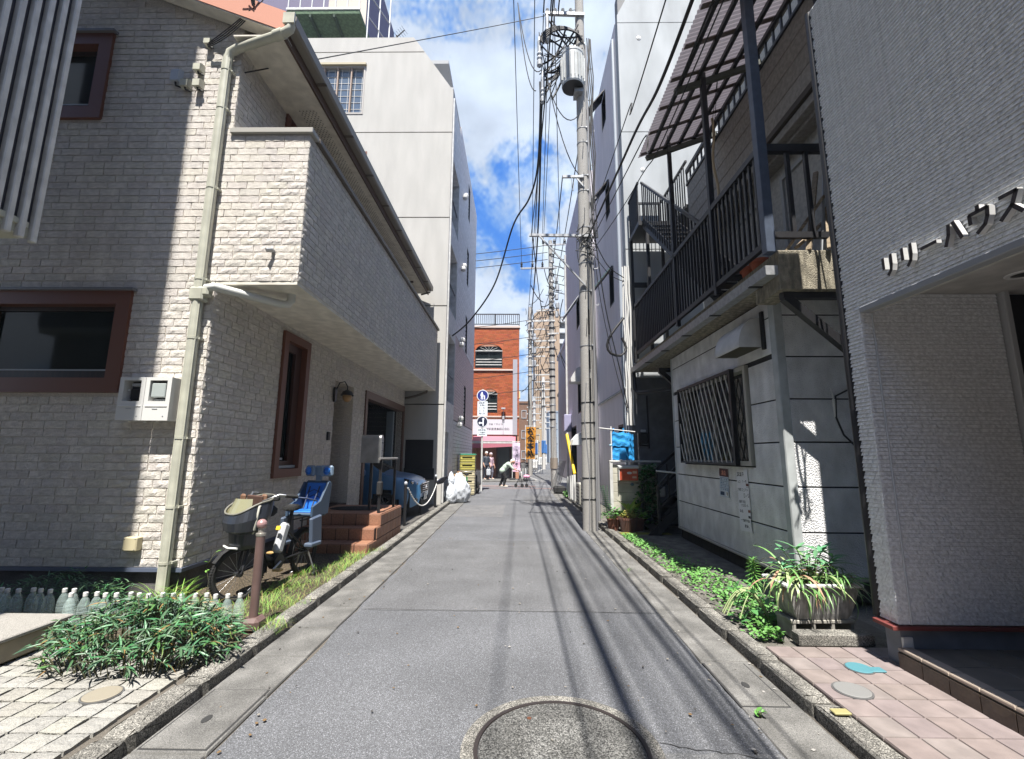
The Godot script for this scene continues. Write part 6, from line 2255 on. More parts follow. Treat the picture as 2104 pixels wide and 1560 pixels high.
func house_fittings() -> void:
	var zf := -5.15
	# electricity meter boxes
	var t = thing("meter_box", "pair of white electricity meter boxes on the brick wall beside the downpipe", "meter box", V(-4.18, 1.95, zf))
	var glassy := mat("meter_dark", 0.012, 0.013, 0.018, 0.12, {"spec": 0.7})
	for i in 2:
		var x = -0.148 + i * 0.296
		var b := MB.new()
		wall(b, pz(0.17), x - 0.146, x + 0.146, 0.0, 0.485, 0.165, [Rect2(x - 0.098, 0.215, 0.196, 0.235)])
		b.bev(V(x, 0.16, 0.17), V(0.25, 0.02, 0.012), 0.004)
		var bx = put("box", b, M.white_plastic, t)
		b = MB.new()
		b.mm(V(x - 0.10, 0.21, 0.02), V(x + 0.10, 0.455, 0.05))
		put("recess", b, glassy if i == 0 else M.black_steel, bx)
		b = MB.new()
		b.bev(V(x - 0.01, 0.13, 0.172), V(0.06, 0.008, 0.006), 0.002)
		b.bev(V(x + 0.09, 0.05, 0.172), V(0.014, 0.014, 0.008), 0.004)
		put("latch", b, M.grey_plastic, bx)
		b = MB.new()
		if i == 0:
			b.bev(V(x + 0.01, 0.405, 0.10), V(0.10, 0.035, 0.07), 0.006)
			put("meter_display", b, M.grey_plastic, bx)
			b = MB.new()
			b.bev(V(x + 0.01, 0.30, 0.08), V(0.15, 0.13, 0.07), 0.012)
			put("meter_body", b, mat("meter_black", 0.02, 0.02, 0.024, 0.4), bx)
			b = MB.new()
			b.ball(V(x - 0.065, 0.345, 0.13), V(0.012, 0.012, 0.006), 8)
			put("seal", b, M.white_plastic, bx)
		else:
			b.bev(V(x - 0.005, 0.34, 0.13), V(0.16, 0.16, 0.06), 0.008)
			put("cover_plate", b, mat("plate_pale_green", 0.36, 0.40, 0.39, 0.4), bx)
			b = MB.new()
			b.bev(V(x - 0.005, 0.232, 0.08), V(0.15, 0.03, 0.06), 0.004)
			put("terminal_strip", b, M.grey_plastic, bx)
	var b := MB.new()
	for x in [-0.2, -0.02, 0.12]: b.lathe([Vector2(0.0, -0.02), Vector2(0.016, -0.02), Vector2(0.016, 0.0)], V(x, 0, 0.09), 10)
	put("gland", b, M.white_plastic, t)
	# cable entrance caps high on the wall
	var caps := [[-4.44, 6.42, 0.10, 0.20, 0.09, "pale blue grey cable cap left of three on the brick wall"], [-4.30, 6.30, 0.10, 0.13, 0.10, "middle cream cable cap of the cluster on the brick wall"], [-4.14, 6.30, 0.09, 0.13, 0.10, "right cream cable cap of the cluster on the brick wall"], [-4.16, 6.53, 0.09, 0.12, 0.10, "cream cable cap above the cluster on the brick wall"], [-4.08, 6.92, 0.08, 0.10, 0.09, "highest grey cable cap under the brick house's gable"]]
	for i in 5:
		var c = caps[i]
		var off = V(c[0], c[1], zf)
		b = MB.new()
		b.prism(PackedVector2Array([Vector2(0, -c[3] / 2), Vector2(c[4], -c[3] / 2), Vector2(c[4], c[3] * 0.2), Vector2(c[4] * 0.7, c[3] * 0.42), Vector2(0, c[3] / 2)]), c[2], Transform3D(Basis(V(0, 0, 1), UP, V(-1, 0, 0)), off + V(c[2] / 2, 0, 0)))
		var o = put("cable_cap", b, M.cream_pvc if i else mat("cap_blue", 0.40, 0.44, 0.50, 0.4), house)
		b = MB.new()
		b.tube([off + V(0, -c[3] / 2, c[4] * 0.6), off + V(0.01, -c[3] * 0.75, c[4] * 0.6), off + V(0.06, -c[3] * 0.8, c[4] * 0.4)], 0.012, 6)
		put("cable_tail", b, M.cable, o)
	b = MB.new()
	for k in 4:
		var pts := []
		var e = V(-3.45 + k * 0.05, 7.20 + k * 0.05, -4.92)
		for q in 9:
			var s = q / 8.0
			pts.append(V(-4.05, 6.86 - k * 0.02, -5.06).lerp(e, s) - V(0, 0.07 * 4 * s * (1 - s) * (0.2 + k * 0.45), 0))
		b.tube(pts, 0.007, 6)
	for k in 5: b.tube([V(-3.40 + R(-0.03, 0.03), 7.24 + R(-0.03, 0.03), -4.9), V(-3.55 + k * 0.07, 7.9 + k * 0.05, -4.6)], 0.008, 6)
	tag(put("service_cable", b, M.cable), "black service cables looping from the gable cap to the brick house's eaves", "cable")
	b = MB.new()
	b.tube([V(-2.98, 4.02, zf), V(-2.98, 4.02, zf + 0.05), V(-3.02, 4.0, zf + 0.09)], 0.024, 10)
	tag(put("overflow_pipe", b, M.galv), "short steel overflow pipe poking out of the balcony's brick end", "pipe")
	var g = thing("gas_cover", "small beige square box low on the sunlit brick wall", "wall box", V(-4.19, 0.62, zf))
	b = MB.new()
	b.bev(V(0, 0, 0.04), V(0.155, 0.145, 0.09), 0.01)
	put("box", b, mat("box_beige", 0.52, 0.46, 0.30, 0.5), g)
	b = MB.new()
	for q in [[-1, -1], [1, 1], [-1, 1], [1, -1]]: b.ball(V(q[0] * 0.06, q[1] * 0.055, 0.086), V(0.006, 0.006, 0.003), 6)
	put("screw", b, M.steel, g)
	var la = thing("wall_lamp", "dark iron wall lamp with amber globe beside the brick house's door", "wall lamp", V(-3.64, 2.75, -8.86))
	b = MB.new()
	b.bev(V(0.02, 0, 0), V(0.04, 0.30, 0.13), 0.015)
	b.tube([V(0.04, 0.1, 0), V(0.10, 0.24, 0), V(0.20, 0.26, 0), V(0.26, 0.16, 0), V(0.26, 0.08, 0)], 0.012, 6)
	put("bracket", b, M.black_steel, la)
	b = MB.new()
	b.lathe([Vector2(0.02, 0.10), Vector2(0.09, 0.06), Vector2(0.13, -0.02)], V(0.26, 0, 0), 16)
	put("shade", b, M.black_steel, la)
	b = MB.new()
	b.ball(V(0.26, -0.05, 0), V(0.09, 0.10, 0.09), 14)
	put("globe", b, mat("amber", 0.36, 0.22, 0.09, 0.3), la)
	b = MB.new()
	b.bev(V(-3.63, 1.93, -8.70), V(0.04, 0.16, 0.10), 0.008)
	tag(put("intercom", b, M.dark_steel), "small black intercom panel between window and door", "intercom")
	# letterbox with curved top on the porch
	var lb = thing("letterbox", "steel letterbox with rounded top on the entrance steps", "letterbox", V(-2.72, 0.575, -8.55))
	b = MB.new()
	var prof := PackedVector2Array()
	for k in 13:
		var a = PI * k / 12.0
		prof.append(Vector2(0.075 * cos(a), 1.30 + 0.075 * sin(a)))
	prof.append(Vector2(-0.075, 0.86))
	prof.append(Vector2(0.075, 0.86))
	b.prism(prof, 0.37, Transform3D(Basis(V(0, 0, -1), UP, V(1, 0, 0)), V(-0.19, 0, 0)))
	put("box", b, M.steel, lb)
	b = MB.new()
	b.mm(V(0.181, 0.87, -0.068), V(0.186, 1.31, 0.068))
	put("front_flap", b, M.galv, lb)
	b = MB.new()
	b.mm(V(0.187, 1.22, -0.05), V(0.19, 1.235, 0.05))
	b.mm(V(0.187, 1.08, -0.06), V(0.19, 1.085, 0.06))
	put("slot", b, M.black_void, lb)
	b = MB.new()
	b.bev(V(0, 0.43, 0), V(0.05, 0.86, 0.05), 0.008)
	put("post", b, M.black_steel, lb)
	var rl = thing("step_handrail", "black handrail with two posts on the edge of the terracotta steps", "handrail", V(-2.44, 0.58, -8.65))
	b = MB.new()
	b.tube([V(0, 0.93, 0.56), V(0, 0.93, -0.62)], 0.024, 8)
	put("rail", b, mat("rail_grey", 0.16, 0.155, 0.15, 0.5), rl)
	for z in [0.46, -0.50]:
		b = MB.new()
		b.bev(V(0, 0.46, z), V(0.045, 0.92, 0.045), 0.006)
		put("post", b, M.black_steel, rl)
	b = MB.new()
	b.bev(V(0.0, 0.42, 0.46), V(0.09, 0.24, 0.11), 0.02)
	put("key_box", b, M.rubber, rl)
	var dm = thing("door_mat", "oval black door mat on the terracotta landing", "door mat", V(-3.05, 0.58, -8.80))
	b = MB.new()
	b.lathe([Vector2(0.46, 0.0), Vector2(0.46, 0.010), Vector2(0.43, 0.016), Vector2(0.0, 0.016)], Vector3.ZERO, 32, Basis.from_scale(V(1.0, 1, 0.62)))
	put("pile", b, mat("mat_black", 0.010, 0.010, 0.011, 1.0, {"nrm": "stucco_n", "ns": 1.0, "scale": Vector3(3, 3, 3)}), dm)
	b = MB.new()
	b.lathe([Vector2(0.48, 0.0), Vector2(0.48, 0.009), Vector2(0.46, 0.0105)], Vector3.ZERO, 32, Basis.from_scale(V(1.0, 1, 0.62)))
	put("border", b, M.rubber, dm)

func wheel(parent: Node, at: Vector3, r: float, bs: Basis, tw := 0.024, spokes := 18) -> void:
	var b := MB.new()
	var pts := []
	for k in 37: pts.append(at + bs * V(0, r * sin(TAU * k / 36.0), r * cos(TAU * k / 36.0)))
	var c := MB.new()
	for k in 36: b.tube([pts[k], pts[k + 1]], tw, 8, false)
	for k in 72:
		var a = TAU * k / 72.0
		for s in [-0.5, 0.5]: b.box(at + bs * V(s * tw * 0.9, (r + tw * 0.8) * sin(a), (r + tw * 0.8) * cos(a)), V(tw * 0.8, tw * 0.5, tw * 0.5), bs)
	var w = put("wheel", b, M.rubber, parent)
	b = MB.new()
	var p2 := []
	for k in 37: p2.append(at + bs * V(0, (r - tw * 1.1) * sin(TAU * k / 36.0), (r - tw * 1.1) * cos(TAU * k / 36.0)))
	for k in 36: b.tube([p2[k], p2[k + 1]], 0.012, 6, false)
	put("rim", b, M.black_steel, w)
	b = MB.new()
	for k in spokes:
		var a = TAU * k / spokes
		b.tube([at + bs * V(0.02 if k % 2 else -0.02, 0, 0), at + bs * V(0, (r - tw) * sin(a), (r - tw) * cos(a))], 0.0016, 4)
	put("spoke", b, M.steel, w)
	b = MB.new()
	b.tube([at + bs * V(-0.045, 0, 0), at + bs * V(0.045, 0, 0)], 0.035, 12)
	put("hub", b, M.black_steel, w)

func bicycle() -> void:
	var t = thing("electric_bicycle", "black bicycle with front child seat and blue rear child seat by the brick wall", "bicycle", V(-2.90, 0.05, -5.66), "", deg_to_rad(-7))
	var st = Basis(UP, deg_to_rad(-24))
	wheel(t, V(0, 0.285, 0.60), 0.262, st)
	wheel(t, V(0, 0.285, -0.60), 0.262, Basis.IDENTITY)
	var b := MB.new()
	b.tube([V(0, 0.80, 0.40), V(0, 0.62, 0.36), V(0, 0.36, 0.20), V(0, 0.28, 0.0), V(0, 0.27, -0.15)], 0.035, 10)
	b.tube([V(0, 0.28, -0.08), V(0, 0.60, -0.20), V(0, 0.85, -0.28)], 0.022, 8)
	for s in [-1, 1]:
		b.tube([V(0.02 * s, 0.28, -0.1), V(0.06 * s, 0.285, -0.6)], 0.012, 6)
		b.tube([V(0.02 * s, 0.58, -0.2), V(0.06 * s, 0.285, -0.6)], 0.010, 6)
		b.tube([V(0.06 * s, 0.285, -0.6), V(0.07 * s, 0.70, -0.62)], 0.009, 6)
		b.tube([V(0.07 * s, 0.70, -0.35), V(0.07 * s, 0.70, -0.95)], 0.009, 6)
	put("frame", b, M.black_steel, t)
	b = MB.new()
	for s in [-1, 1]: b.tube([V(0, 0.75, 0.42) + st * V(0.05 * s, 0, 0), V(0, 0.56, 0.50) + st * V(0.055 * s, 0, 0), V(0, 0.285, 0.60) + st * V(0.055 * s, 0, 0)], 0.014, 8)
	b.tube([V(0, 0.70, 0.44), V(0, 0.95, 0.37)], 0.02, 8)
	put("fork", b, M.black_steel, t)
	b = MB.new()
	for k in 9:
		var a = deg_to_rad(-10 + k * 20)
		var a2 = deg_to_rad(-10 + (k + 1) * 20)
		var c = V(0, 0.285, 0.60)
		if k < 8: b.quad(c + st * V(-0.035, 0.30 * sin(a), -0.30 * cos(a)), c + st * V(0.035, 0.30 * sin(a), -0.30 * cos(a)), c + st * V(0.035, 0.30 * sin(a2), -0.30 * cos(a2)), c + st * V(-0.035, 0.30 * sin(a2), -0.30 * cos(a2)))
		c = V(0, 0.285, -0.60)
		if k < 8: b.quad(c + V(-0.035, 0.30 * sin(a), 0.30 * cos(a)), c + V(0.035, 0.30 * sin(a), 0.30 * cos(a)), c + V(0.035, 0.30 * sin(a2), 0.30 * cos(a2)), c + V(-0.035, 0.30 * sin(a2), 0.30 * cos(a2)))
	put("mudguard", b, M.rubber, t)
	# battery with pale casing and yellow label
	b = MB.new()
	b.bev(V(0, 0.53, -0.09), V(0.09, 0.36, 0.13), 0.03, Basis(V(1, 0, 0), -0.38))
	put("battery", b, mat("battery_silver", 0.45, 0.46, 0.48, 0.3), t)
	b = MB.new()
	b.bev(V(0.02, 0.66, 0.01), V(0.055, 0.05, 0.02), 0.005, Basis(V(1, 0, 0), -0.38))
	put("battery_label", b, mat("label_yellow", 0.75, 0.50, 0.03, 0.5), t)
	# front child seat: dark shell, pale liner, visor
	b = MB.new()
	var rings := []
	for q in [[0.54, 0.12, 0.11, 0.57], [0.58, 0.135, 0.12, 0.57], [0.70, 0.15, 0.13, 0.57], [0.73, 0.205, 0.175, 0.57], [0.86, 0.235, 0.205, 0.55], [1.02, 0.225, 0.215, 0.51]]:
		var ring := []
		for k in 28:
			var a = TAU * k / 28.0
			var ca = cos(a)
			var sa = sin(a)
			var px = signf(ca) * pow(absf(ca), 0.7) * q[1]
			var pz2 = signf(sa) * pow(absf(sa), 0.7) * q[2]
			var dip = 0.0
			if q[0] > 0.75: dip = -0.12 * maxf(0.0, sa) * (q[0] - 0.75) / 0.27 + 0.06 * maxf(0.0, -sa) * (q[0] - 0.75) / 0.27
			ring.append(st * V(px, 0, pz2) + V(0, q[0] + dip, q[3]))
		rings.append(ring)
	for i in rings.size() - 1:
		for k in 28:
			var j = (k + 1) % 28
			b.quad(rings[i][j], rings[i][k], rings[i + 1][k], rings[i + 1][j])
	for k in range(1, 27): b.tri(rings[0][0], rings[0][k], rings[0][k + 1])
	var seat = put("front_child_seat", b, mat("seat_shell", 0.025, 0.028, 0.035, 0.3), t)
	b = MB.new()
	var cen = V(0, 0.80, 0.55)
	for k in 28:
		var j = (k + 1) % 28
		var i0 = rings[5][k].lerp(cen, 0.06)
		var i1 = rings[5][j].lerp(cen, 0.06)
		var d0 = rings[3][k].lerp(cen, 0.16)
		var d1 = rings[3][j].lerp(cen, 0.16)
		b.quad(i0, i1, d1, d0)
		b.tri(d0, d1, cen)
	put("seat_liner", b, mat("liner_beige", 0.34, 0.31, 0.19, 0.8), seat)
	b = MB.new()
	var rim := []
	for k in 29: rim.append(rings[5][k % 28])
	b.tube(rim, 0.011, 6, false)
	put("seat_rim", b, mat("rim_pale", 0.16, 0.155, 0.13, 0.5), seat)
	b = MB.new()
	var vis := []
	for k in 9:
		var a = PI * (0.14 + 0.72 * k / 8.0)
		vis.append([st * V(-cos(a) * 0.225, 0, sin(a) * 0.205) + V(0, 0.89, 0.525), st * V(-cos(a) * 0.17, 0, sin(a) * 0.13) + V(0, 1.06, 0.525)])
	for k in 8: b.quad(vis[k][0], vis[k + 1][0], vis[k + 1][1], vis[k][1])
	put("wind_shield", b, mat("shield_olive", 0.24, 0.235, 0.15, 0.15), seat)
	b = MB.new()
	b.bev(V(-0.02, 1.02, 0.42), V(0.30, 0.12, 0.03), 0.012, st)
	put("seat_back_pad", b, mat("pad_brown", 0.07, 0.035, 0.025, 0.8), seat)
	b = MB.new()
	for s in [-1, 1]:
		b = MB.new()
		b.bev(V(0.13 * s - 0.02, 1.04, 0.44), V(0.09, 0.11, 0.04), 0.018, st)
		put("head_guard", b, mat("pad_tan", 0.16, 0.085, 0.05, 0.7), seat)
	b = MB.new()
	b.tube([st * V(-0.13, 0, 0.13) + V(0, 0.565, 0.57), st * V(0, 0, 0.155) + V(0, 0.56, 0.57), st * V(0.13, 0, 0.13) + V(0, 0.565, 0.57)], 0.012, 6)
	put("foot_bar", b, M.white_plastic, seat)
	# handlebars
	b = MB.new()
	b.tube([st * V(-0.29, 0, -0.30) + V(0, 1.06, 0.42), st * V(-0.27, 0, -0.10) + V(0, 1.09, 0.42), st * V(-0.15, 0, 0.02) + V(0, 1.02, 0.40), V(0, 0.97, 0.37), st * V(0.15, 0, 0.02) + V(0, 1.02, 0.40), st * V(0.27, 0, -0.10) + V(0, 1.09, 0.42), st * V(0.29, 0, -0.30) + V(0, 1.06, 0.42)], 0.013, 8)
	put("handlebar", b, M.steel, t)
	b = MB.new()
	for s in [-1, 1]:
		b.tube([st * V(0.28 * s, 0, -0.17) + V(0, 1.075, 0.42), st * V(0.29 * s, 0, -0.31) + V(0, 1.055, 0.42)], 0.02, 8)
		b.bev(st * V(0.26 * s, -0.03, -0.08) + V(0, 1.08, 0.42), V(0.06, 0.05, 0.06), 0.012)
		b.tube([st * V(0.26 * s, 0, -0.08) + V(0, 1.08, 0.42), st * V(0.22 * s, -0.16, 0.05) + V(0, 1.08, 0.42), V(0.02 * s, 0.80, 0.42)], 0.005, 5)
	b.bev(st * V(0.10, 0.0, -0.06) + V(0, 1.06, 0.40), V(0.10, 0.05, 0.08), 0.012)
	b.ball(V(0.10, 0.90, 0.33), V(0.10, 0.07, 0.08), 10)
	put("grip", b, M.rubber, t)
	b = MB.new()
	b.tube([st * V(0.20, 0, 0.05) + V(0, 1.0, 0.40), st * V(0.28, 0, 0.12) + V(0, 0.98, 0.42), st * V(0.26, 0, 0.12) + V(0, 0.75, 0.45), st * V(0.16, 0, 0.08) + V(0, 0.68, 0.46)], 0.013, 8)
	put("guard_bar", b, mat("bar_pale", 0.40, 0.39, 0.34, 0.4), t)
	# saddle and rear child seat
	b = MB.new()
	b.ball(V(0, 0.87, -0.26), V(0.10, 0.045, 0.14), 12)
	put("saddle", b, M.rubber, t)
	b = MB.new()
	var blue := mat("seat_blue", 0.02, 0.15, 0.52, 0.45)
	var navy := mat("seat_navy", 0.045, 0.075, 0.12, 0.45)
	b.bev(V(0, 0.95, -0.80), V(0.36, 0.46, 0.05), 0.02, Basis(V(1, 0, 0), -0.18))
	b.bev(V(0, 0.76, -0.62), V(0.34, 0.05, 0.36), 0.02)
	for s in [-1, 1]: b.prism(PackedVector2Array([Vector2(0.42, 0.74), Vector2(0.42, 0.86), Vector2(0.60, 0.92), Vector2(0.78, 1.16), Vector2(0.86, 1.14), Vector2(0.80, 0.74)]), 0.03, Transform3D(Basis(V(0, 0, -1), UP, V(1, 0, 0)), V(0.175 * s - 0.015, 0, 0)))
	var rs = put("rear_child_seat", b, navy, t)
	b = MB.new()
	b.bev(V(0, 0.97, -0.765), V(0.28, 0.36, 0.03), 0.014, Basis(V(1, 0, 0), -0.18))
	b.bev(V(0, 0.79, -0.60), V(0.28, 0.03, 0.28), 0.012)
	put("seat_cushion", b, blue, rs)
	b = MB.new()
	for k in 2: b.tube([V(-0.09, 1.02 - k * 0.07, -0.745), V(0, 1.06 - k * 0.07, -0.745), V(0.09, 1.02 - k * 0.07, -0.745)], 0.006, 5)
	for x in [-0.07, 0.07]: b.tube([V(x, 1.10, -0.75), V(x * 0.8, 0.82, -0.60)], 0.010, 5)
	b.tube([V(-0.16, 0.93, -0.55), V(-0.10, 0.97, -0.42), V(0.0, 0.98, -0.40), V(0.10, 0.97, -0.42), V(0.16, 0.93, -0.55)], 0.012, 6)
	put("harness", b, mat("strap_navy", 0.02, 0.035, 0.08, 0.6), rs)
	b = MB.new()
	b.bev(V(0, 1.19, -0.84), V(0.09, 0.12, 0.04), 0.012)
	for s in [-1, 1]: b.bev(V(0.12 * s, 1.31, -0.82 + 0.0), V(0.18, 0.15, 0.05), 0.025, Basis(UP, 0.35 * s))
	b.bev(V(0, 1.31, -0.84), V(0.12, 0.14, 0.045), 0.015)
	put("headrest", b, mat("rest_grey_blue", 0.15, 0.21, 0.28, 0.45), rs)
	b = MB.new()
	for s in [-1, 1]: b.ball(V(0.135 * s, 1.31, -0.79), V(0.055, 0.055, 0.02), 10)
	put("headrest_pad", b, blue, rs)
	b = MB.new()
	for s in [-1, 1]:
		b.bev(V(0.20 * s, 0.56, -0.50), V(0.05, 0.36, 0.24), 0.015, Basis(V(1, 0, 0), 0.1))
		b.bev(V(0.20 * s, 0.40, -0.46), V(0.11, 0.05, 0.24), 0.012)
	put("leg_guard", b, mat("guard_slate", 0.075, 0.10, 0.145, 0.5), rs)
	b = MB.new()
	b.tube([V(-0.03, 0.28, 0.0), V(0.03, 0.28, 0.0)], 0.09, 20)
	b.tube([V(0.05, 0.28, 0.0), V(0.065, 0.28, 0.0)], 0.085, 24)
	put("drive_unit", b, M.dark_steel, t)
	b = MB.new()
	b.tube([V(0.08, 0.28, 0), V(0.09, 0.22, 0.15)], 0.012, 6)
	b.tube([V(-0.08, 0.28, 0), V(-0.09, 0.34, -0.15)], 0.012, 6)
	put("crank", b, M.steel, t)
	b = MB.new()
	b.bev(V(0.15, 0.22, 0.15), V(0.10, 0.025, 0.07), 0.006)
	put("pedal", b, mat("pedal_amber", 0.40, 0.26, 0.10, 0.5), t)
	b = MB.new()
	b.bev(V(-0.15, 0.34, -0.15), V(0.10, 0.025, 0.07), 0.006)
	put("pedal", b, mat("pedal_amber", 0.40, 0.26, 0.10, 0.5), t)
	b = MB.new()
	for s in [-1, 1]: b.tube([V(0.06 * s, 0.28, -0.60), V(0.13 * s, 0.02, -0.66), V(0.16 * s, 0.0, -0.58)], 0.010, 6)
	put("kickstand", b, M.steel, t)
	b = MB.new()
	b.tube([V(-0.05, 0.62, 0.42), V(-0.02, 0.62, 0.47)], 0.035, 12)
	put("head_lamp", b, M.chrome, t)

func interp(tab: Array, x: float) -> float:
	if x <= tab[0][0]: return tab[0][1]
	for i in tab.size() - 1:
		if x <= tab[i + 1][0]:
			var s = (x - tab[i][0]) / (tab[i + 1][0] - tab[i][0])
			return lerpf(tab[i][1], tab[i + 1][1], s)
	return tab[tab.size() - 1][1]

func car() -> void:
	var t = thing("blue_car", "blue family car parked nose out in the brick house's garage", "car", V(-4.62, 0.05, -12.45))
	var top := [[-2.1, 1.15], [-2.05, 1.50], [-1.85, 1.66], [-1.0, 1.71], [0.2, 1.68], [0.55, 1.58], [1.15, 1.17], [1.28, 1.10], [1.75, 1.03], [1.98, 0.96], [2.08, 0.82], [2.12, 0.66]]
	var bot := [[-2.1, 0.45], [-1.9, 0.25], [1.6, 0.22], [1.95, 0.22], [2.08, 0.30], [2.12, 0.45]]
	var wid := [[-2.1, 0.72], [-1.95, 0.80], [-1.5, 0.845], [1.3, 0.845], [1.6, 0.83], [1.85, 0.76], [2.0, 0.66], [2.08, 0.56], [2.12, 0.50]]
	var sec = func(x: float, s: float) -> Vector3:
		var yt = interp(top, x)
		var yb = interp(bot, x)
		var w = interp(wid, x)
		var belt = minf(1.0, yt - 0.10)
		var cab = clampf((yt - 1.10) / 0.5, 0, 1)
		if s < 0.5:
			var k = s / 0.5
			return V(x, lerpf(yb, belt, k), w * (0.95 + 0.05 * sin(k * PI)))
		if s < 0.8:
			var k = (s - 0.5) / 0.3
			return V(x, lerpf(belt, yt - 0.07, k), w * lerpf(0.95, lerpf(0.88, 0.80, cab), k))
		var k2 = (s - 0.8) / 0.2
		return V(x, yt - 0.07 * (1 - sin(k2 * PI / 2)), w * lerpf(0.88, 0.80, cab) * (1.0 - k2))
	var xs := []
	for i in 46: xs.append(-2.1 + 4.22 * i / 45.0)
	for q in [2.05, 2.085, 2.11]: xs.append(q)
	xs.sort()
	var b := MB.new()
	var g := []
	for x in xs:
		var row := []
		for j in 29:
			var s = j / 14.0
			var p = sec.call(x, s if s <= 1.0 else 2.0 - s)
			row.append(V(p.x, p.y, p.z if s <= 1.0 else -p.z))
		g.append(row)
	var nn := []
	for i in g.size():
		var row := []
		for j in 29:
			var du = g[mini(i + 1, g.size() - 1)][j] - g[maxi(i - 1, 0)][j]
			var dv = g[i][mini(j + 1, 28)] - g[i][maxi(j - 1, 0)]
			row.append(du.cross(dv).normalized())
		nn.append(row)
	for i in g.size() - 1:
		for j in 28:
			var cx = (g[i][j].x + g[i + 1][j].x) / 2
			var cy = (g[i][j].y + g[i][j + 1].y) / 2
			var out := false
			for wx in [1.28, -1.35]: if Vector2(cx - wx, cy - 0.30).length() < 0.36 and absf(g[i][j].z) > 0.5: out = true
			if out: continue
			b.tris(g[i][j], g[i + 1][j], g[i + 1][j + 1], nn[i][j], nn[i + 1][j], nn[i + 1][j + 1])
			b.tris(g[i][j], g[i + 1][j + 1], g[i][j + 1], nn[i][j], nn[i + 1][j + 1], nn[i][j + 1])
	var last = g[g.size() - 1]
	for j in range(1, 28): b.tri(last[0], last[j], last[j + 1])
	put("body", b, M.car_blue, t)
	# glass
	var pane = func(called: String, x0: float, x1: float, s0: float, s1: float) -> void:
		var m := MB.new()
		for sg in [1.0, -1.0]:
			for i in 8:
				for j in 4:
					var q := []
					for k in [[0, 0], [1, 0], [1, 1], [0, 1]]:
						var p = sec.call(lerpf(x0, x1, (i + k[0]) / 8.0), lerpf(s0, s1, (j + k[1]) / 4.0))
						q.append(V(p.x, p.y + 0.004, (p.z + 0.006) * sg))
					if sg > 0: m.quad(q[0], q[1], q[2], q[3])
					else: m.quad(q[3], q[2], q[1], q[0])
		put(called, m, M.dark_glass, t)
	pane.call("windscreen", 0.58, 1.20, 0.805, 1.0)
	pane.call("side_window", -1.7, 0.55, 0.53, 0.76)
	# under-body, arches
	b = MB.new()
	b.mm(V(-1.95, 0.2, -0.74), V(1.9, 0.6, 0.74))
	put("underbody", b, M.rubber, t)
	for wx in [1.28, -1.35]:
		for s in [-1, 1]:
			b = MB.new()
			var bs = Basis(V(1, 0, 0), PI / 2)
			b.lathe([Vector2(0.18, -0.10), Vector2(0.29, -0.10), Vector2(0.31, -0.07), Vector2(0.31, 0.07), Vector2(0.29, 0.10), Vector2(0.18, 0.10)], V(wx, 0.30, 0.74 * s), 26, bs)
			var w = put("wheel", b, M.rubber, t)
			b = MB.new()
			b.lathe([Vector2(0.20, -0.08), Vector2(0.20, 0.085), Vector2(0.185, 0.085)], V(wx, 0.30, 0.74 * s), 24, bs)
			for k in 10:
				var a = TAU * k / 10
				b.bar(V(wx, 0.30, 0.80 * s), V(wx + 0.19 * cos(a), 0.30 + 0.19 * sin(a), 0.815 * s), 0.03, 0.02)
			put("rim", b, M.steel, w)
	# lamps, grille, plate
	for s in [-1, 1]:
		b = MB.new()
		b.prism(PackedVector2Array([Vector2(0.40, 0.80), Vector2(0.44, 0.72), Vector2(0.64, 0.74), Vector2(0.80, 0.86), Vector2(0.84, 0.94), Vector2(0.60, 0.89)]), 0.05, Transform3D(Basis(V(-0.48 * s, 0, 0.877 * s), UP, V(0.877, 0, 0.48) if s > 0 else V(0.877, 0, -0.48)), V(2.155, 0, 0.07 * s)))
		var hl = put("headlight", b, mat("lamp_black", 0.02, 0.02, 0.025, 0.15), t)
		b = MB.new()
		for k in 2: b.ball(V(2.01 - k * 0.075, 0.80 + k * 0.04, (0.54 + k * 0.14) * s), V(0.05, 0.045, 0.055), 10)
		b.bar(V(2.06, 0.745, 0.44 * s), V(1.93, 0.78, 0.68 * s), 0.02, 0.02)
		put("reflector", b, M.chrome, hl)
		b = MB.new()
		b.bev(V(2.02, 0.40, 0.60 * s), V(0.08, 0.09, 0.16), 0.02, Basis(UP, 0.5 * s))
		put("fog_lamp", b, M.rubber, t)
		b = MB.new()
		b.bev(V(0.75, 1.08, 0.95 * s), V(0.12, 0.16, 0.2), 0.04)
		put("door_mirror", b, M.car_blue, t)
	b = MB.new()
	b.bev(V(2.11, 0.66, 0), V(0.05, 0.24, 0.86), 0.02)
	b.bev(V(2.10, 0.33, 0), V(0.06, 0.14, 0.80), 0.02)
	put("grille", b, M.rubber, t)
	b = MB.new()
	for k in 4: b.bev(V(2.14, 0.575 + k * 0.055, 0), V(0.02, 0.014, 0.80 - k * 0.02), 0.004)
	b.bev(V(2.138, 0.80, 0), V(0.03, 0.02, 0.9), 0.006)
	b.bev(V(2.15, 0.70, 0), V(0.02, 0.09, 0.10), 0.02)
	put("grille_bar", b, M.chrome, t)
	var im := canvas(96, 48, Color(0.88, 0.88, 0.86))
	for k in 4: im.fill_rect(Rect2i(22 + k * 16, 20, 4, 18), Color(0.12, 0.30, 0.18))
	im.fill_rect(Rect2i(30, 6, 34, 5), Color(0.12, 0.30, 0.18))
	board("number_plate", t, Transform3D(Basis(V(0, 0, -1), UP, V(1, 0, 0)), V(2.135, 0.45, 0)), 0.33, 0.165, 0.015, texmat("plate", im), M.white_plastic)

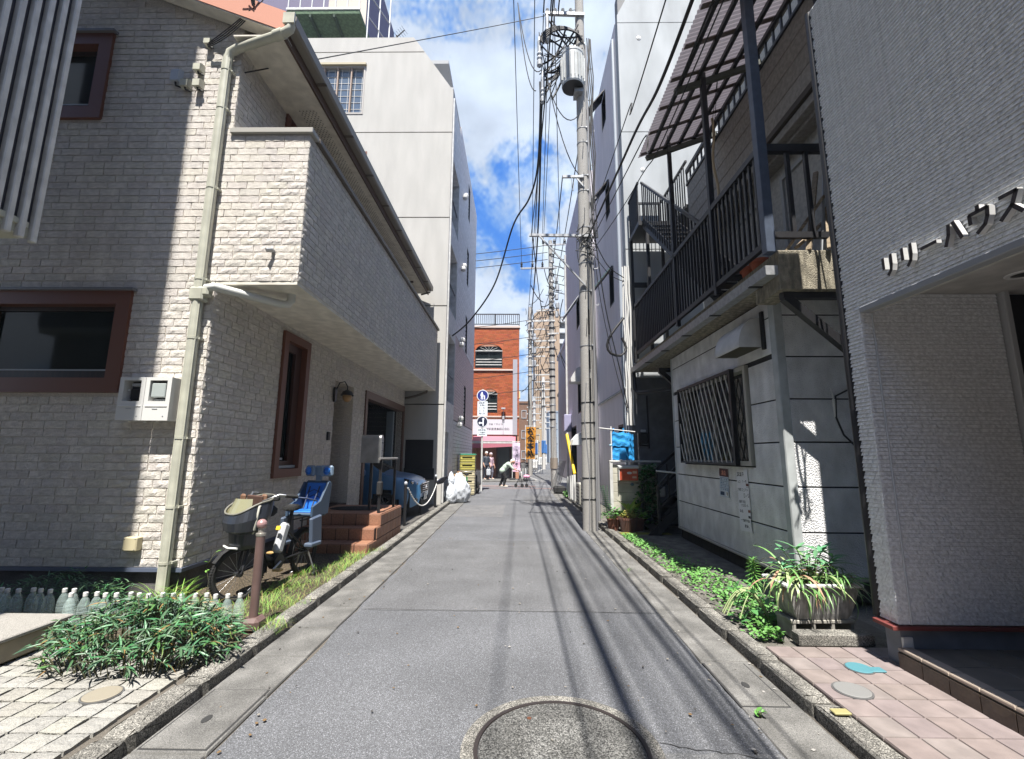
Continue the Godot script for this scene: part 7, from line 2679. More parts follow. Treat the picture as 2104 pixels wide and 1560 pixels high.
func left_clutter() -> void:
	var t = thing("bollard", "brown post with a ball top and square foot at the kerb", "bollard", V(-2.36, 0.06, -4.32))
	var brown := mat("bollard_brown", 0.15, 0.095, 0.085, 0.45, {"tex": "soft"})
	var b := MB.new()
	b.tube([V(0, 0.05, 0), V(0.0, 0.80, 0)], 0.038, 18)
	put("shaft", b, brown, t)
	b = MB.new()
	b.lathe([Vector2(0.040, 0.79), Vector2(0.043, 0.80), Vector2(0.043, 0.815), Vector2(0.026, 0.82), Vector2(0.024, 0.86)], Vector3.ZERO, 18)
	put("collar", b, mat("collar_silver", 0.5, 0.47, 0.42, 0.3, {"metal": 0.7}), t)
	b = MB.new()
	b.ball(V(0, 0.895, 0), V(0.045, 0.045, 0.045), 16)
	put("ball_top", b, mat("ball_pink", 0.30, 0.18, 0.175, 0.3), t)
	b = MB.new()
	b.bev(V(0, 0.04, 0.0), V(0.17, 0.12, 0.17), 0.03)
	put("foot", b, brown, t)
	# chain posts at the parking edge
	var cp := []
	for q in [[-2.50, -10.35, "black chain post nearest the terracotta steps"], [-2.46, -13.9, "black chain post beside the beige building's corner"]]:
		var p = thing("chain_post", q[2], "post", V(q[0], 0.05, q[1]), "")
		b = MB.new()
		b.tube([V(0, 0, 0), V(0, 0.86, 0)], 0.035, 12)
		put("shaft", b, M.black_steel, p)
		b = MB.new()
		b.ball(V(0, 0.90, 0), V(0.04, 0.05, 0.04), 10)
		b.tube([V(0, 0.80, 0), V(0.07, 0.80, 0)], 0.012, 6)
		put("cap", b, M.grey_plastic, p)
	b = MB.new()
	var n := 60
	for k in n:
		var s0 = float(k) / n
		var a = V(-2.44, 0.85, -10.35).lerp(V(-2.40, 0.85, -13.9), s0) - V(0, 0.55 * 4 * s0 * (1 - s0), 0)
		var s1 = float(k + 1) / n
		var e = V(-2.44, 0.85, -10.35).lerp(V(-2.40, 0.85, -13.9), s1) - V(0, 0.55 * 4 * s1 * (1 - s1), 0)
		b.tube([a, e], 0.016 if k % 2 else 0.011, 6)
	tag(put("white_chain", b, M.white_plastic), "white plastic chain slung between the two black posts before the car", "chain")
	for k in 2:
		var dl = thing("parking_post", ["thin low dark post under the chain before the car", "second thin low dark post under the chain before the car"][k], "post", V(-2.52 - k * 0.1, 0.05, -12.15 - k * 0.3))
		b = MB.new()
		b.tube([V(0, 0, 0), V(0, 0.36, 0)], 0.018, 8)
		put("shaft", b, M.dark_steel, dl)
		b = MB.new()
		b.ball(V(0, 0.38, 0), V(0.03, 0.03, 0.03), 8)
		put("cap", b, M.white_plastic, dl)
	# water bottles in a row
	var pet := StandardMaterial3D.new()
	pet.resource_name = "clear_plastic"
	pet.transparency = BaseMaterial3D.TRANSPARENCY_ALPHA
	pet.albedo_color = Color(0.80, 0.88, 0.86, 0.22)
	pet.roughness = 0.08
	M.clear_plastic = pet
	var body := MB.new()
	body.lathe([Vector2(0.0, 0.0), Vector2(0.040, 0.0), Vector2(0.046, 0.012), Vector2(0.046, 0.06), Vector2(0.043, 0.066), Vector2(0.046, 0.072), Vector2(0.043, 0.10), Vector2(0.046, 0.106), Vector2(0.046, 0.14), Vector2(0.042, 0.146), Vector2(0.046, 0.152), Vector2(0.044, 0.19), Vector2(0.030, 0.235), Vector2(0.015, 0.262), Vector2(0.014, 0.272)], Vector3.ZERO, 20)
	var cap := MB.new()
	cap.lathe([Vector2(0.019, 0.266), Vector2(0.019, 0.296), Vector2(0.015, 0.300), Vector2(0.0, 0.300)], Vector3.ZERO, 14)
	var first: Node3D = null
	for k in 25:
		var x = -4.92 + k * 0.1005
		var o: Node3D
		var shade = x < -4.25
		var at = V(x + R(-0.006, 0.006), 0.048, -4.42 - 0.02 * sin(k * 1.9) + (0.0 if k < 9 else 0.10))
		if first == null:
			first = thing("water_bottle", "", "bottle", at, "water bottles in a row by the brick house")
			put("bottle_body", body, pet, first)
			put("cap", cap, M.white_plastic, first)
			o = first
		else:
			o = copy(first)
			o.position = at
		o.rotation.y = R(0, TAU)
		var nth = ["first", "second", "third", "fourth", "fifth", "sixth", "seventh", "eighth", "ninth", "tenth", "eleventh", "twelfth"]
		if shade: o.set_meta("label", "shaded clear water bottle, %s from the left end of the row" % nth[k])
		elif k < 13: o.set_meta("label", "sunlit clear water bottle, %s right of the shaded ones, at the shrub's left" % nth[k - 7])
		else: o.set_meta("label", "clear water bottle behind the green shrub, %s from the bollard" % nth[24 - k])
	# rubbish and goods by the beige building
	sack("rubbish_bag", "large white rubbish bag on the left kerb", V(-1.98, 0.02, -15.75), V(0.36, 0.46, 0.33), 3)
	sack("rubbish_bag", "smaller white rubbish bag leaning on the wall behind the large one", V(-2.22, 0.02, -15.35), V(0.20, 0.30, 0.22), 7)
	sack("rubbish_bag", "grey blue bag on top of the stack beside the cartons", V(-2.25, 0.55, -15.6), V(0.14, 0.22, 0.16), 9)
	var cb := mat("cardboard", 0.34, 0.19, 0.085, 0.85, {"tex": "soft"})
	for q in [[V(-2.22, 0.05, -16.4), V(0.10, 0.85, 0.55), 0.12, "upright folded cardboard sheet against the tiled wall"], [V(-2.08, 0.05, -16.5), V(0.08, 0.95, 0.4), -0.15, "leaning folded cardboard sheet nearest the lane"], [V(-2.16, 0.05, -16.1), V(0.3, 0.5, 0.35), 0.05, "brown cardboard carton behind the large bag"]]:
		var c = thing("cardboard", q[3], "cardboard", q[0], "", q[2])
		b = MB.new()
		b.bev(V(0, q[1].y / 2, 0), q[1], 0.006)
		put("sheet", b, cb, c)
		b = MB.new()
		b.mm(V(q[1].x / 2, q[1].y * 0.45, -0.03), V(q[1].x / 2 + 0.003, q[1].y, 0.03))
		put("tape", b, mat("tape_tan", 0.45, 0.32, 0.17, 0.4), c)
	for k in 5:
		var c = thing("crate", ["cream crate at the bottom of the stack by the tiled wall", "second cream crate of the stack by the tiled wall", "third cream crate of the stack by the tiled wall", "yellow green crate near the top of the stack", "topmost crate of the stack with a green cover"][k], "crate", V(-2.02, 0.05 + k * 0.31, -18.6), "crates stacked by the tiled wall")
		var m = mat("crate_cream", 0.50, 0.45, 0.30, 0.6) if k < 3 else mat("crate_lime", 0.42, 0.38, 0.10, 0.6)
		b = MB.new()
		wall(b, Transform3D(Basis.IDENTITY, V(0, 0, 0.25)), -0.30, 0.30, 0, 0.29, 0.02, [Rect2(-0.2, 0.15, 0.4, 0.06)])
		wall(b, Transform3D(Basis.IDENTITY, V(0, 0, -0.23)), -0.30, 0.30, 0, 0.29, 0.02, [])
		b.mm(V(-0.30, 0, -0.25), V(-0.28, 0.28, 0.23))
		b.mm(V(0.28, 0, -0.25), V(0.30, 0.28, 0.23))
		b.mm(V(-0.28, 0, -0.23), V(0.28, 0.02, 0.23))
		put("box", b, m, c)
		b = MB.new()
		for y in [0.05, 0.12, 0.25]: b.mm(V(-0.31, y, -0.26), V(0.31, y + 0.02, 0.262))
		put("rib", b, m, c)
		if k == 4:
			b = MB.new()
			b.bev(V(0, 0.31, 0), V(0.66, 0.04, 0.56), 0.015)
			put("cover", b, mat("cover_green", 0.02, 0.27, 0.15, 0.5), c)
	var gb = thing("green_bicycle", "green bicycle parked in front of the crate stack", "bicycle", V(-1.92, 0.02, -17.4), "", deg_to_rad(8))
	wheel(gb, V(0, 0.31, 0.5), 0.29, Basis.IDENTITY)
	wheel(gb, V(0, 0.31, -0.5), 0.29, Basis.IDENTITY)
	b = MB.new()
	b.tube([V(0, 0.31, -0.5), V(0, 0.32, 0.0), V(0, 0.75, 0.34), V(0, 0.31, 0.5)], 0.02, 6)
	b.tube([V(0, 0.32, 0), V(0, 0.80, -0.15)], 0.018, 6)
	b.tube([V(0, 0.62, -0.1), V(0, 0.72, 0.33)], 0.018, 6)
	put("frame", b, mat("frame_green", 0.01, 0.16, 0.05, 0.4), gb)
	b = MB.new()
	b.tube([V(-0.26, 0.98, 0.2), V(-0.1, 0.95, 0.34), V(0.1, 0.95, 0.34), V(0.26, 0.98, 0.2)], 0.014, 6)
	put("handlebar", b, M.steel, gb)
	b = MB.new()
	b.ball(V(0, 0.83, -0.17), V(0.09, 0.04, 0.14), 10)
	put("saddle", b, M.rubber, gb)
	var sc = thing("parked_scooter", "dark scooter parked behind the sign pole", "scooter", V(-1.85, 0.02, -19.7), "", deg_to_rad(20))
	wheel(sc, V(0, 0.24, 0.5), 0.2, Basis.IDENTITY, 0.04, 8)
	wheel(sc, V(0, 0.24, -0.5), 0.2, Basis.IDENTITY, 0.04, 8)
	b = MB.new()
	b.bev(V(0, 0.52, -0.38), V(0.28, 0.36, 0.7), 0.08)
	b.bev(V(0, 0.62, 0.42), V(0.34, 0.6, 0.10), 0.04, Basis(V(1, 0, 0), -0.25))
	b.bev(V(0, 0.30, 0.05), V(0.28, 0.08, 0.5), 0.03)
	put("body", b, mat("scooter_dark", 0.05, 0.05, 0.055, 0.3), sc)
	b = MB.new()
	b.bev(V(0, 0.75, -0.38), V(0.26, 0.10, 0.62), 0.04)
	b.tube([V(-0.3, 0.98, 0.28), V(0, 0.95, 0.36), V(0.3, 0.98, 0.28)], 0.015, 6)
	put("seat", b, M.rubber, sc)

# crumpled bag: a lumpy ball with a tied neck
func sack(called: String, label: String, at: Vector3, r: Vector3, seed_: int) -> void:
	var t = thing(called, label, "rubbish bag", at)
	var f := FastNoiseLite.new()
	f.seed = seed_
	f.frequency = 0.9
	f.fractal_octaves = 4
	var b := MB.new()
	var g := []
	for i in 25:
		var row := []
		var a = -PI / 2 + PI * i / 24.0
		for j in 37:
			var p = TAU * (j % 36) / 36.0
			var d = V(cos(a) * cos(p), sin(a), cos(a) * sin(p))
			var k = 1.0 + 0.22 * f.get_noise_3dv(d * 2.6) + 0.09 * absf(f.get_noise_3dv(d * 7.0))
			var q = d * k * r
			q.y = maxf(q.y, -r.y * 0.72) + r.y * 0.72
			if d.y > 0.8: q.y += r.y * 0.35 * (d.y - 0.8) / 0.2
			row.append(q)
		g.append(row)
	var nn := []
	for i in 25:
		var row := []
		for j in 37:
			var du = g[i][(j + 1) % 36] - g[i][(j + 35) % 36]
			var dv = g[mini(i + 1, 24)][j] - g[maxi(i - 1, 0)][j]
			row.append(dv.cross(du).normalized())
		nn.append(row)
	for i in 24:
		for j in 36:
			b.tris(g[i][j + 1], g[i][j], g[i + 1][j], nn[i][j + 1], nn[i][j], nn[i + 1][j])
			b.tris(g[i][j + 1], g[i + 1][j], g[i + 1][j + 1], nn[i][j + 1], nn[i + 1][j], nn[i + 1][j + 1])
	put("bag", b, mat("bag_white", 0.50, 0.53, 0.57, 0.35, {"nrm": "wrinkle_n", "ns": 1.0, "scale": Vector3(3, 3, 3), "back": Color(0.2, 0.2, 0.2)}), t)
	b = MB.new()
	b.lathe([Vector2(0.03, r.y * 1.9), Vector2(0.05, r.y * 2.0), Vector2(0.02, r.y * 2.15)], Vector3.ZERO, 8)
	put("knot", b, M.bag_white, t)

func right_clutter() -> void:
	# vent hood on the panel house
	var s = pr(3.12)
	var t = thing("vent_hood", "white curved vent hood above the barred window of the panel house", "vent hood", V(0, 0, 0))
	var prof := PackedVector2Array()
	prof.append(Vector2(0.0, 0.0))
	prof.append(Vector2(0.30, 0.0))
	for k in 9:
		var a = PI / 2 * k / 8.0
		prof.append(Vector2(0.06 + 0.25 * cos(a), 0.02 + 0.36 * sin(a)))
	prof.append(Vector2(0.0, 0.385))
	var b := MB.new()
	var xf = Transform3D(Basis(V(-1, 0, 0), UP, V(0, 0, -1)), V(3.115, 2.97, -5.66))
	var inner := PackedVector2Array()
	for p in prof: inner.append(Vector2(p.x, p.y))
	# shell without its underside
	for k in range(1, prof.size() - 1):
		b.quad(xf * V(prof[k].x, prof[k].y, 0), xf * V(prof[k + 1].x, prof[k + 1].y, 0), xf * V(prof[k + 1].x, prof[k + 1].y, 0.72), xf * V(prof[k].x, prof[k].y, 0.72))
	b.prism(prof, 0.008, xf)
	b.prism(prof, 0.008, xf * Transform3D(Basis.IDENTITY, V(0, 0, 0.712)))
	put("shell", b, M.white_paint, t)
	b = MB.new()
	b.mm(V(2.83, 2.975, -5.67), V(3.11, 2.98, -6.36))
	put("insect_screen", b, mat("screen_brown", 0.05, 0.045, 0.03, 0.9), t)
	b = MB.new()
	b.mm(V(3.085, 2.93, -5.60), V(3.118, 3.42, -5.655))
	put("flange", b, M.dark_steel, t)
	# posters
	var im := canvas(200, 520, Color(0.86, 0.86, 0.88))
	var ink := Color(0.12, 0.12, 0.16)
	text(im, "募集中", Vector2(12, 24), 36, 2.2, ink)
	text(im, "レコ", Vector2(16, 96), 20, 1.6, ink)
	text(im, "1-9", Vector2(92, 92), 22, 1.6, ink)
	text(im, "販売", Vector2(12, 160), 24, 1.8, ink)
	text(im, "コンプラ", Vector2(72, 162), 24, 1.8, ink)
	text(im, "D-5", Vector2(94, 206), 32, 2.4, ink)
	text(im, "業年方社", Vector2(14, 262), 24, 1.8, ink)
	text(im, "1020-5", Vector2(40, 296), 18, 1.5, ink)
	text(im, "食会", Vector2(14, 342), 24, 1.8, ink)
	text(im, "一方通行中会社", Vector2(18, 420), 20, 1.8, ink)
	text(im, "産除く", Vector2(70, 464), 24, 1.8, ink)
	im.fill_rect(Rect2i(150, 118, 48, 22), Color(0.36, 0.16, 0.15))
	im.fill_rect(Rect2i(150, 148, 48, 4), Color(0.55, 0.57, 0.6))
	im.fill_rect(Rect2i(150, 336, 48, 22), Color(0.45, 0.28, 0.24))
	im.fill_rect(Rect2i(150, 384, 46, 20), Color(0.16, 0.17, 0.2))
	poster("notice_poster", "long white handwritten paper notice taped below the barred window", s, Vector2(-6.47, 1.0), 0.32, 0.83, texmat("notice", im), 0.03)
	im = canvas(160, 220, Color(0.72, 0.76, 0.80))
	im.fill_rect(Rect2i(0, 0, 160, 62), Color(0.30, 0.15, 0.16))
	text(im, "集会", Vector2(40, 16), 34, 3.0, Color(0.75, 0.5, 0.42))
	for k in 4:
		im.fill_rect(Rect2i(8, 70 + k * 26, 144, 3), Color(0.25, 0.36, 0.46))
		for j in 4: im.fill_rect(Rect2i(14 + j * 34, 78 + k * 26, 20 - (j * k) % 3 * 5, 12), Color(0.28, 0.42, 0.52).lerp(Color(0.7, 0.75, 0.78), ((j * 3 + k) % 4) / 4.0))
	im.fill_rect(Rect2i(10, 180, 60, 28), Color(0.14, 0.22, 0.34))
	im.fill_rect(Rect2i(96, 176, 50, 34), Color(0.88, 0.88, 0.86))
	text(im, "明", Vector2(108, 180), 24, 2.0, ink)
	poster("colour_poster", "small faded colour poster with a dark red top taped left of the notice", s, Vector2(-7.05, 1.20), 0.30, 0.42, texmat("colour_print", im), -0.02)
	# timber and rubbish on the deck
	var tb := mat("timber", 0.46, 0.36, 0.24, 0.8, {"tex": "wood", "scale": Vector3(0.5, 4, 4)})
	for q in [[V(3.2, 3.85, -4.75), V(3.55, 4.95, -5.0), "pale timber batten leaning at the deck's near corner"], [V(3.0, 3.85, -4.9), V(3.5, 4.55, -4.85), "short timber batten lying across the deck's near corner"], [V(3.4, 3.85, -4.7), V(3.62, 4.8, -4.95), "second leaning batten beside the white board"], [V(3.1, 3.9, -4.8), V(3.6, 4.35, -4.95), "lowest crossing batten on the deck corner"]]:
		b = MB.new()
		b.bar(q[0], q[1], 0.05, 0.03)
		tag(put("timber_batten", b, tb), q[2], "timber")
	b = MB.new()
	b.box(V(3.58, 4.35, -4.86), V(0.22, 0.95, 0.02), Basis(V(0, 0, 1), -0.12))
	tag(put("grey_board", b, mat("board_grey", 0.42, 0.44, 0.46, 0.6)), "grey white board standing behind the deck's near railing", "board")
	var f := FastNoiseLite.new()
	f.seed = 8
	b = MB.new()
	b.ball(V(3.72, 5.25, -4.75), V(0.09, 0.16, 0.08), 14)
	for i in b.v.size(): b.v[i] += b.n[i] * 0.05 * f.get_noise_3dv(b.v[i] * 900.0)
	tag(put("plastic_bag", b, M.bag_white), "white plastic bag tied to the deck railing near the tiled building", "plastic bag")
	for k in 2:
		var p = thing("clay_pot", ["orange clay pot on the deck edge nearest the camera", "orange clay pot further along the deck edge"][k], "pot", V(2.98, 3.80, -5.35 - k * 0.24))
		b = MB.new()
		b.lathe([Vector2(0.0, 0.0), Vector2(0.07, 0.0), Vector2(0.10, 0.15), Vector2(0.115, 0.15), Vector2(0.115, 0.19), Vector2(0.09, 0.19), Vector2(0.08, 0.13), Vector2(0.0, 0.13)], Vector3.ZERO, 20)
		put("vessel", b, mat("clay_orange", 0.45, 0.12, 0.05, 0.7), p)
	b = MB.new()
	var pts := []
	for q in 20: pts.append(V(3.30 + 0.02 * sin(q * 0.9), 7.30 - q * 0.155, -7.0 + 0.02 * cos(q * 0.7)))
	b.tube(pts, 0.022, 6)
	tag(put("hanging_rope", b, mat("rope_tan", 0.50, 0.40, 0.26, 0.9)), "tan rope hanging from the canopy over the deck", "rope")
	b = MB.new()
	for k in 2: b.tube([V(3.0, 7.3, -6.05), V(2.98 + k * 0.05, 6.5, -6.4)], 0.005, 4)
	b.tube([V(2.6, 7.15, -7.2), V(2.66, 6.75, -7.4), V(2.75, 6.9, -7.5)], 0.005, 4)
	tag(put("canopy_cord", b, M.cable), "thin dark cords dangling under the corrugated canopy", "cord")
	# planter and its stand
	var pl2 = thing("planter_box", "dirty white rectangular planter in front of the panel house's corner", "planter", V(2.62, 0.22, -4.33), "", 0.05)
	b = MB.new()
	var lo = V(0.22, 0, 0.11)
	var hi = V(0.31, 0.27, 0.165)
	for k in 6:
		var y0 = k / 6.0
		var y1 = (k + 1) / 6.0
		var a = lo.lerp(hi, pow(y0, 0.7))
		var e = lo.lerp(hi, pow(y1, 0.7))
		var ya = y0 * 0.27
		var yb = y1 * 0.27
		b.quad(V(-a.x, ya, a.z), V(a.x, ya, a.z), V(e.x, yb, e.z), V(-e.x, yb, e.z))
		b.quad(V(a.x, ya, -a.z), V(-a.x, ya, -a.z), V(-e.x, yb, -e.z), V(e.x, yb, -e.z))
		b.quad(V(a.x, ya, a.z), V(a.x, ya, -a.z), V(e.x, yb, -e.z), V(e.x, yb, e.z))
		b.quad(V(-a.x, ya, -a.z), V(-a.x, ya, a.z), V(-e.x, yb, e.z), V(-e.x, yb, -e.z))
	b.mm(V(-0.22, 0, -0.11), V(0.22, 0.01, 0.11))
	put("basin", b, mat("planter_white", 0.52, 0.51, 0.48, 0.6, {"tex": "blotch2", "dirt": "streak", "dscale": Vector3(2.2, 0.9, 2.2)}), pl2)
	b = MB.new()
	for q in [[V(-0.34, 0.27, 0.19), V(0.34, 0.30, 0.155)], [V(-0.34, 0.27, -0.155), V(0.34, 0.30, -0.19)], [V(-0.34, 0.271, -0.155), V(-0.29, 0.301, 0.155)], [V(0.29, 0.271, -0.155), V(0.34, 0.301, 0.155)]]:
		b.bev((q[0] + q[1]) / 2, (q[1] - q[0]).abs(), 0.008)
	put("rim", b, M.white_paint, pl2)
	b = MB.new()
	b.mm(V(-0.28, 0.20, -0.145), V(0.28, 0.235, 0.145))
	put("earth", b, M.soil, pl2)
	var ps = thing("planter_stand", "low pale concrete block stand under the white planter", "stand", V(2.62, 0.055, -4.33), "", 0.05)
	b = MB.new()
	b.bev(V(0, 0.145, 0), V(0.56, 0.03, 0.24), 0.006)
	for k in 4: b.bev(V(-0.255 + k * 0.17, 0.07, 0), V(0.035, 0.13, 0.23), 0.006)
	put("block", b, mat("stand_pale", 0.42, 0.40, 0.35, 0.85, {"tex": "blotch"}), ps)
	# low clad wall with letterbox, blue cloth, plants
	t = thing("low_wall", "low cream boarded wall with a white cap in front of the white block", "low wall", V(0, 0, 0))
	var lw = pz(-10.28)
	b = MB.new()
	for k in 5:
		b.bev(lw * V(2.58, 0.50 + k * 0.20, -0.05), V(0.98, 0.192, 0.10), 0.004)
	put("board", b, mat("board_cream", 0.50, 0.48, 0.40, 0.7, {"tex": "soft"}), t)
	b = MB.new()
	b.bev(V(2.06, 0.78, -10.28), V(0.07, 1.42, 0.10), 0.006)
	put("corner_post", b, M.white_paint, t)
	b = MB.new()
	b.bev(V(2.60, 1.47, -10.32), V(1.12, 0.035, 0.2), 0.006)
	put("cap", b, M.white_paint, t)
	b = MB.new()
	b.mm(V(2.09, 0.05, -10.33), V(3.07, 0.40, -10.38))
	put("brick_base", b, mat("base_rust", 0.11, 0.045, 0.03, 0.9, {"tex": "blotch"}), t)
	var mb = thing("red_letterbox", "orange red letterbox with a white roof on the low boarded wall", "letterbox", V(2.42, 1.06, -10.20))
	b = MB.new()
	b.bev(V(0, 0.13, 0), V(0.40, 0.26, 0.15), 0.012)
	put("box", b, mat("letterbox_red", 0.50, 0.085, 0.035, 0.5), mb)
	b = MB.new()
	b.bev(V(0, 0.29, 0.01), V(0.44, 0.05, 0.20), 0.008, Basis(V(1, 0, 0), 0.12))
	b.bev(V(-0.212, 0.14, 0.0), V(0.02, 0.28, 0.17), 0.004)
	put("roof", b, M.white_paint, mb)
	b = MB.new()
	b.lathe([Vector2(0.03, 0), Vector2(0.04, 0.006), Vector2(0.03, 0.012), Vector2(0.0, 0.012)], V(0.01, 0.16, 0.075), 16, Basis(V(1, 0, 0), PI / 2) * Basis.from_scale(V(1.4, 1, 0.7)))
	put("lock_ring", b, M.white_plastic, mb)
	b = MB.new()
	b.mm(V(0.07, 0.05, 0.075), V(0.16, 0.09, 0.079))
	b.mm(V(0.08, 0.15, 0.075), V(0.17, 0.20, 0.079))
	put("sticker", b, mat("sticker_pale", 0.6, 0.42, 0.30, 0.6), mb)
	b = MB.new()
	b.ball(V(2.50, 0.97, -10.20), V(0.04, 0.035, 0.04), 10)
	tag(put("blue_tap_cover", b, mat("cover_blue", 0.07, 0.14, 0.19, 0.4)), "small blue round cap under the red letterbox", "cap")
	var cl = thing("blue_cloth", "bright blue cloth folded over a thin pole above the low wall", "cloth", V(0, 0, 0))
	var fn := FastNoiseLite.new()
	fn.seed = 4
	fn.frequency = 0.5
	var panel = func(x0: float, x1: float, z0: float, z1: float, y0: float, y1: float, amp: float) -> MB:
		var m := MB.new()
		var g := []
		for j in 19:
			var row := []
			for i in 13:
				var x = lerpf(x0, x1, i / 12.0)
				var y = lerpf(y1, y0, j / 18.0)
				var zz = lerpf(z0, z1, i / 12.0)
				row.append(V(x, y + 0.012 * sin(i * 1.1), zz + amp * (fn.get_noise_2d(x * 26, y * 14) + 0.4 * sin(y * 40.0 + x * 9))))
			g.append(row)
		for j in 18:
			for i in 12:
				m.quad(g[j + 1][i], g[j + 1][i + 1], g[j][i + 1], g[j][i])
				var o = V(0, 0, -0.006)
				m.quad(g[j][i] + o, g[j][i + 1] + o, g[j + 1][i + 1] + o, g[j + 1][i] + o)
		return m
	var cm := mat("cloth_blue", 0.02, 0.27, 0.62, 0.75, {"back": Color(0.02, 0.10, 0.22)})
	put("sheet", panel.call(2.09, 2.40, -10.24, -10.24, 1.50, 2.09, 0.012), cm, cl)
	put("fold", panel.call(2.10, 2.48, -10.21, -10.22, 1.80, 2.10, 0.012), cm, cl)
	put("side_sheet", panel.call(2.40, 2.64, -10.25, -10.5, 1.50, 2.08, 0.02), cm, cl)
	b = MB.new()
	for x in [2.12, 2.34]: b.mm(V(x, 2.06, -10.245), V(x + 0.03, 2.20, -10.235))
	put("loop", b, cm, cl)
	var cp = thing("drying_pole", "thin white horizontal pole carrying the blue cloth", "pole", V(0, 0, 0))
	b = MB.new()
	b.tube([V(1.70, 2.21, -10.20), V(2.62, 2.12, -10.26)], 0.012, 8)
	b.tube([V(2.08, 1.48, -10.24), V(2.08, 2.24, -10.24)], 0.016, 8)
	put("pole", b, M.white_plastic, cp)
	b = MB.new()
	b.ball(V(2.065, 1.82, -10.24), V(0.035, 0.025, 0.03), 8)
	put("clip", b, mat("clip_blue", 0.35, 0.55, 0.65, 0.5), cp)
	var gm = thing("gas_meter", "dark gas meter with thin pipe on the grey wall right of the blue cloth", "meter", V(2.95, 1.86, -10.83))
	b = MB.new()
	b.bev(V(0, 0.14, 0), V(0.20, 0.26, 0.14), 0.02)
	put("box", b, M.black_steel, gm)
	b = MB.new()
	b.bev(V(0.0, 0.31, 0.04), V(0.11, 0.06, 0.08), 0.01)
	put("dial", b, M.grey_plastic, gm)
	b = MB.new()
	b.tube([V(0.14, -0.1, -0.02), V(0.14, 1.15, -0.04)], 0.018, 6)
	b.tube([V(-0.1, -0.02, 0), V(0.14, -0.04, -0.02)], 0.012, 6)
	put("pipe", b, M.dark_steel, gm)
	b = MB.new()
	b.bev(V(2.95, 1.10, -10.35), V(0.10, 0.16, 0.10), 0.02)
	b.bev(V(3.12, 0.82, -10.35), V(0.26, 0.24, 0.14), 0.03)
	tag(put("utility_boxes", b, M.white_plastic), "pale utility boxes behind the black ground stairs' handrail", "box")
	b = MB.new()
	b.tube([V(2.75, 1.30, -9.25), V(3.15, 1.26, -9.25), V(3.22, 1.22, -9.22)], 0.018, 6)
	b.tube([V(3.14, 1.24, -9.25), V(3.17, 1.40, -9.25)], 0.012, 6)
	tag(put("white_hanger", b, M.white_plastic), "white plastic hanger hooked on the ground stairs' handrail", "hanger")
	# things beyond the pole along the right wall
	for q in [[V(1.98, 0.05, -13.2), 0.85, "white air conditioner unit behind the utility pole"], [V(2.02, 0.05, -14.6), 0.62, "second white air conditioner unit beyond the pole"]]:
		var ac = thing("outdoor_unit", q[2], "air conditioner", q[0])
		b = MB.new()
		b.bev(V(0, q[1] / 2 + 0.06, 0), V(0.30, q[1], 0.80), 0.02)
		put("case", b, mat("unit_cream", 0.58, 0.56, 0.48, 0.5), ac)
		b = MB.new()
		b.mm(V(-0.10, q[1] * 0.6, 0.402), V(0.10, q[1] * 0.68, 0.406))
		for k in 5: b.mm(V(-0.155, 0.16 + k * 0.1, -0.3), V(-0.151, 0.19 + k * 0.1, 0.3))
		put("vent_slit", b, M.dark_steel, ac)
		b = MB.new()
		for z in [-0.3, 0.3]: b.mm(V(-0.15, 0, z - 0.04), V(0.15, 0.06, z + 0.04))
		put("foot", b, M.gutter_concrete, ac)
	for k in 5:
		b = MB.new()
		b.tube([V(1.90, 0.02, -15.6 - k * 0.5), V(1.90, 0.95 - k * 0.04, -15.6 - k * 0.5)], 0.05, 8)
		tag(put("white_stake", b, M.white_plastic), ["white stake nearest the pole in the short row along the right wall", "second white stake along the right wall", "third white stake along the right wall", "fourth white stake along the right wall", "furthest white stake along the right wall"][k], "stake", "white stakes along the right wall")
	b = MB.new()
	b.tube([V(1.98, 0.95, -16.2), V(1.80, 2.35, -16.9)], 0.055, 10)
	tag(put("yellow_guard", b, mat("guard_yellow", 0.75, 0.50, 0.02, 0.5)), "leaning bright yellow pole guard tube beyond the nearest pole", "pole guard")
	var rk = thing("folding_rack", "folded pale metal rack leaning at the far right corner", "rack", V(1.75, 0, -20.8))
	for k in 6:
		b = MB.new()
		b.tube([V(-0.3 + k * 0.07, 0.0, 0.1 * (k % 2)), V(0.15 + k * 0.05, 1.35, 0.05)], 0.02, 6)
		put("rod", b, M.steel, rk)
	b = MB.new()
	b.bev(V(1.75, 0.16, -19.6), V(0.5, 0.3, 0.5), 0.06)
	tag(put("dark_crate", b, M.rubber), "dark plastic tub on the ground below the folded rack", "tub")
	# potted plants' vessels
	for q in [[V(2.02, 0.05, -9.95), 0.14, 0.26, "small rust coloured pot nearest the utility pole"], [V(2.28, 0.05, -9.75), 0.17, 0.28, "stick-clad brown pot in the middle of the pot group"], [V(2.52, 0.05, -9.95), 0.15, 0.26, "rust coloured pot at the right of the pot group"]]:
		var p = thing("plant_pot", q[3], "pot", q[0])
		b = MB.new()
		b.lathe([Vector2(0.0, 0.0), Vector2(q[1] * 0.75, 0.0), Vector2(q[1], q[2] * 0.85), Vector2(q[1] * 1.08, q[2] * 0.86), Vector2(q[1] * 1.08, q[2]), Vector2(q[1] * 0.92, q[2]), Vector2(q[1] * 0.88, q[2] * 0.8), Vector2(0.0, q[2] * 0.8)], Vector3.ZERO, 22)
		put("vessel", b, mat("pot_rust", 0.16, 0.06, 0.035, 0.8, {"tex": "blotch2"}), p)
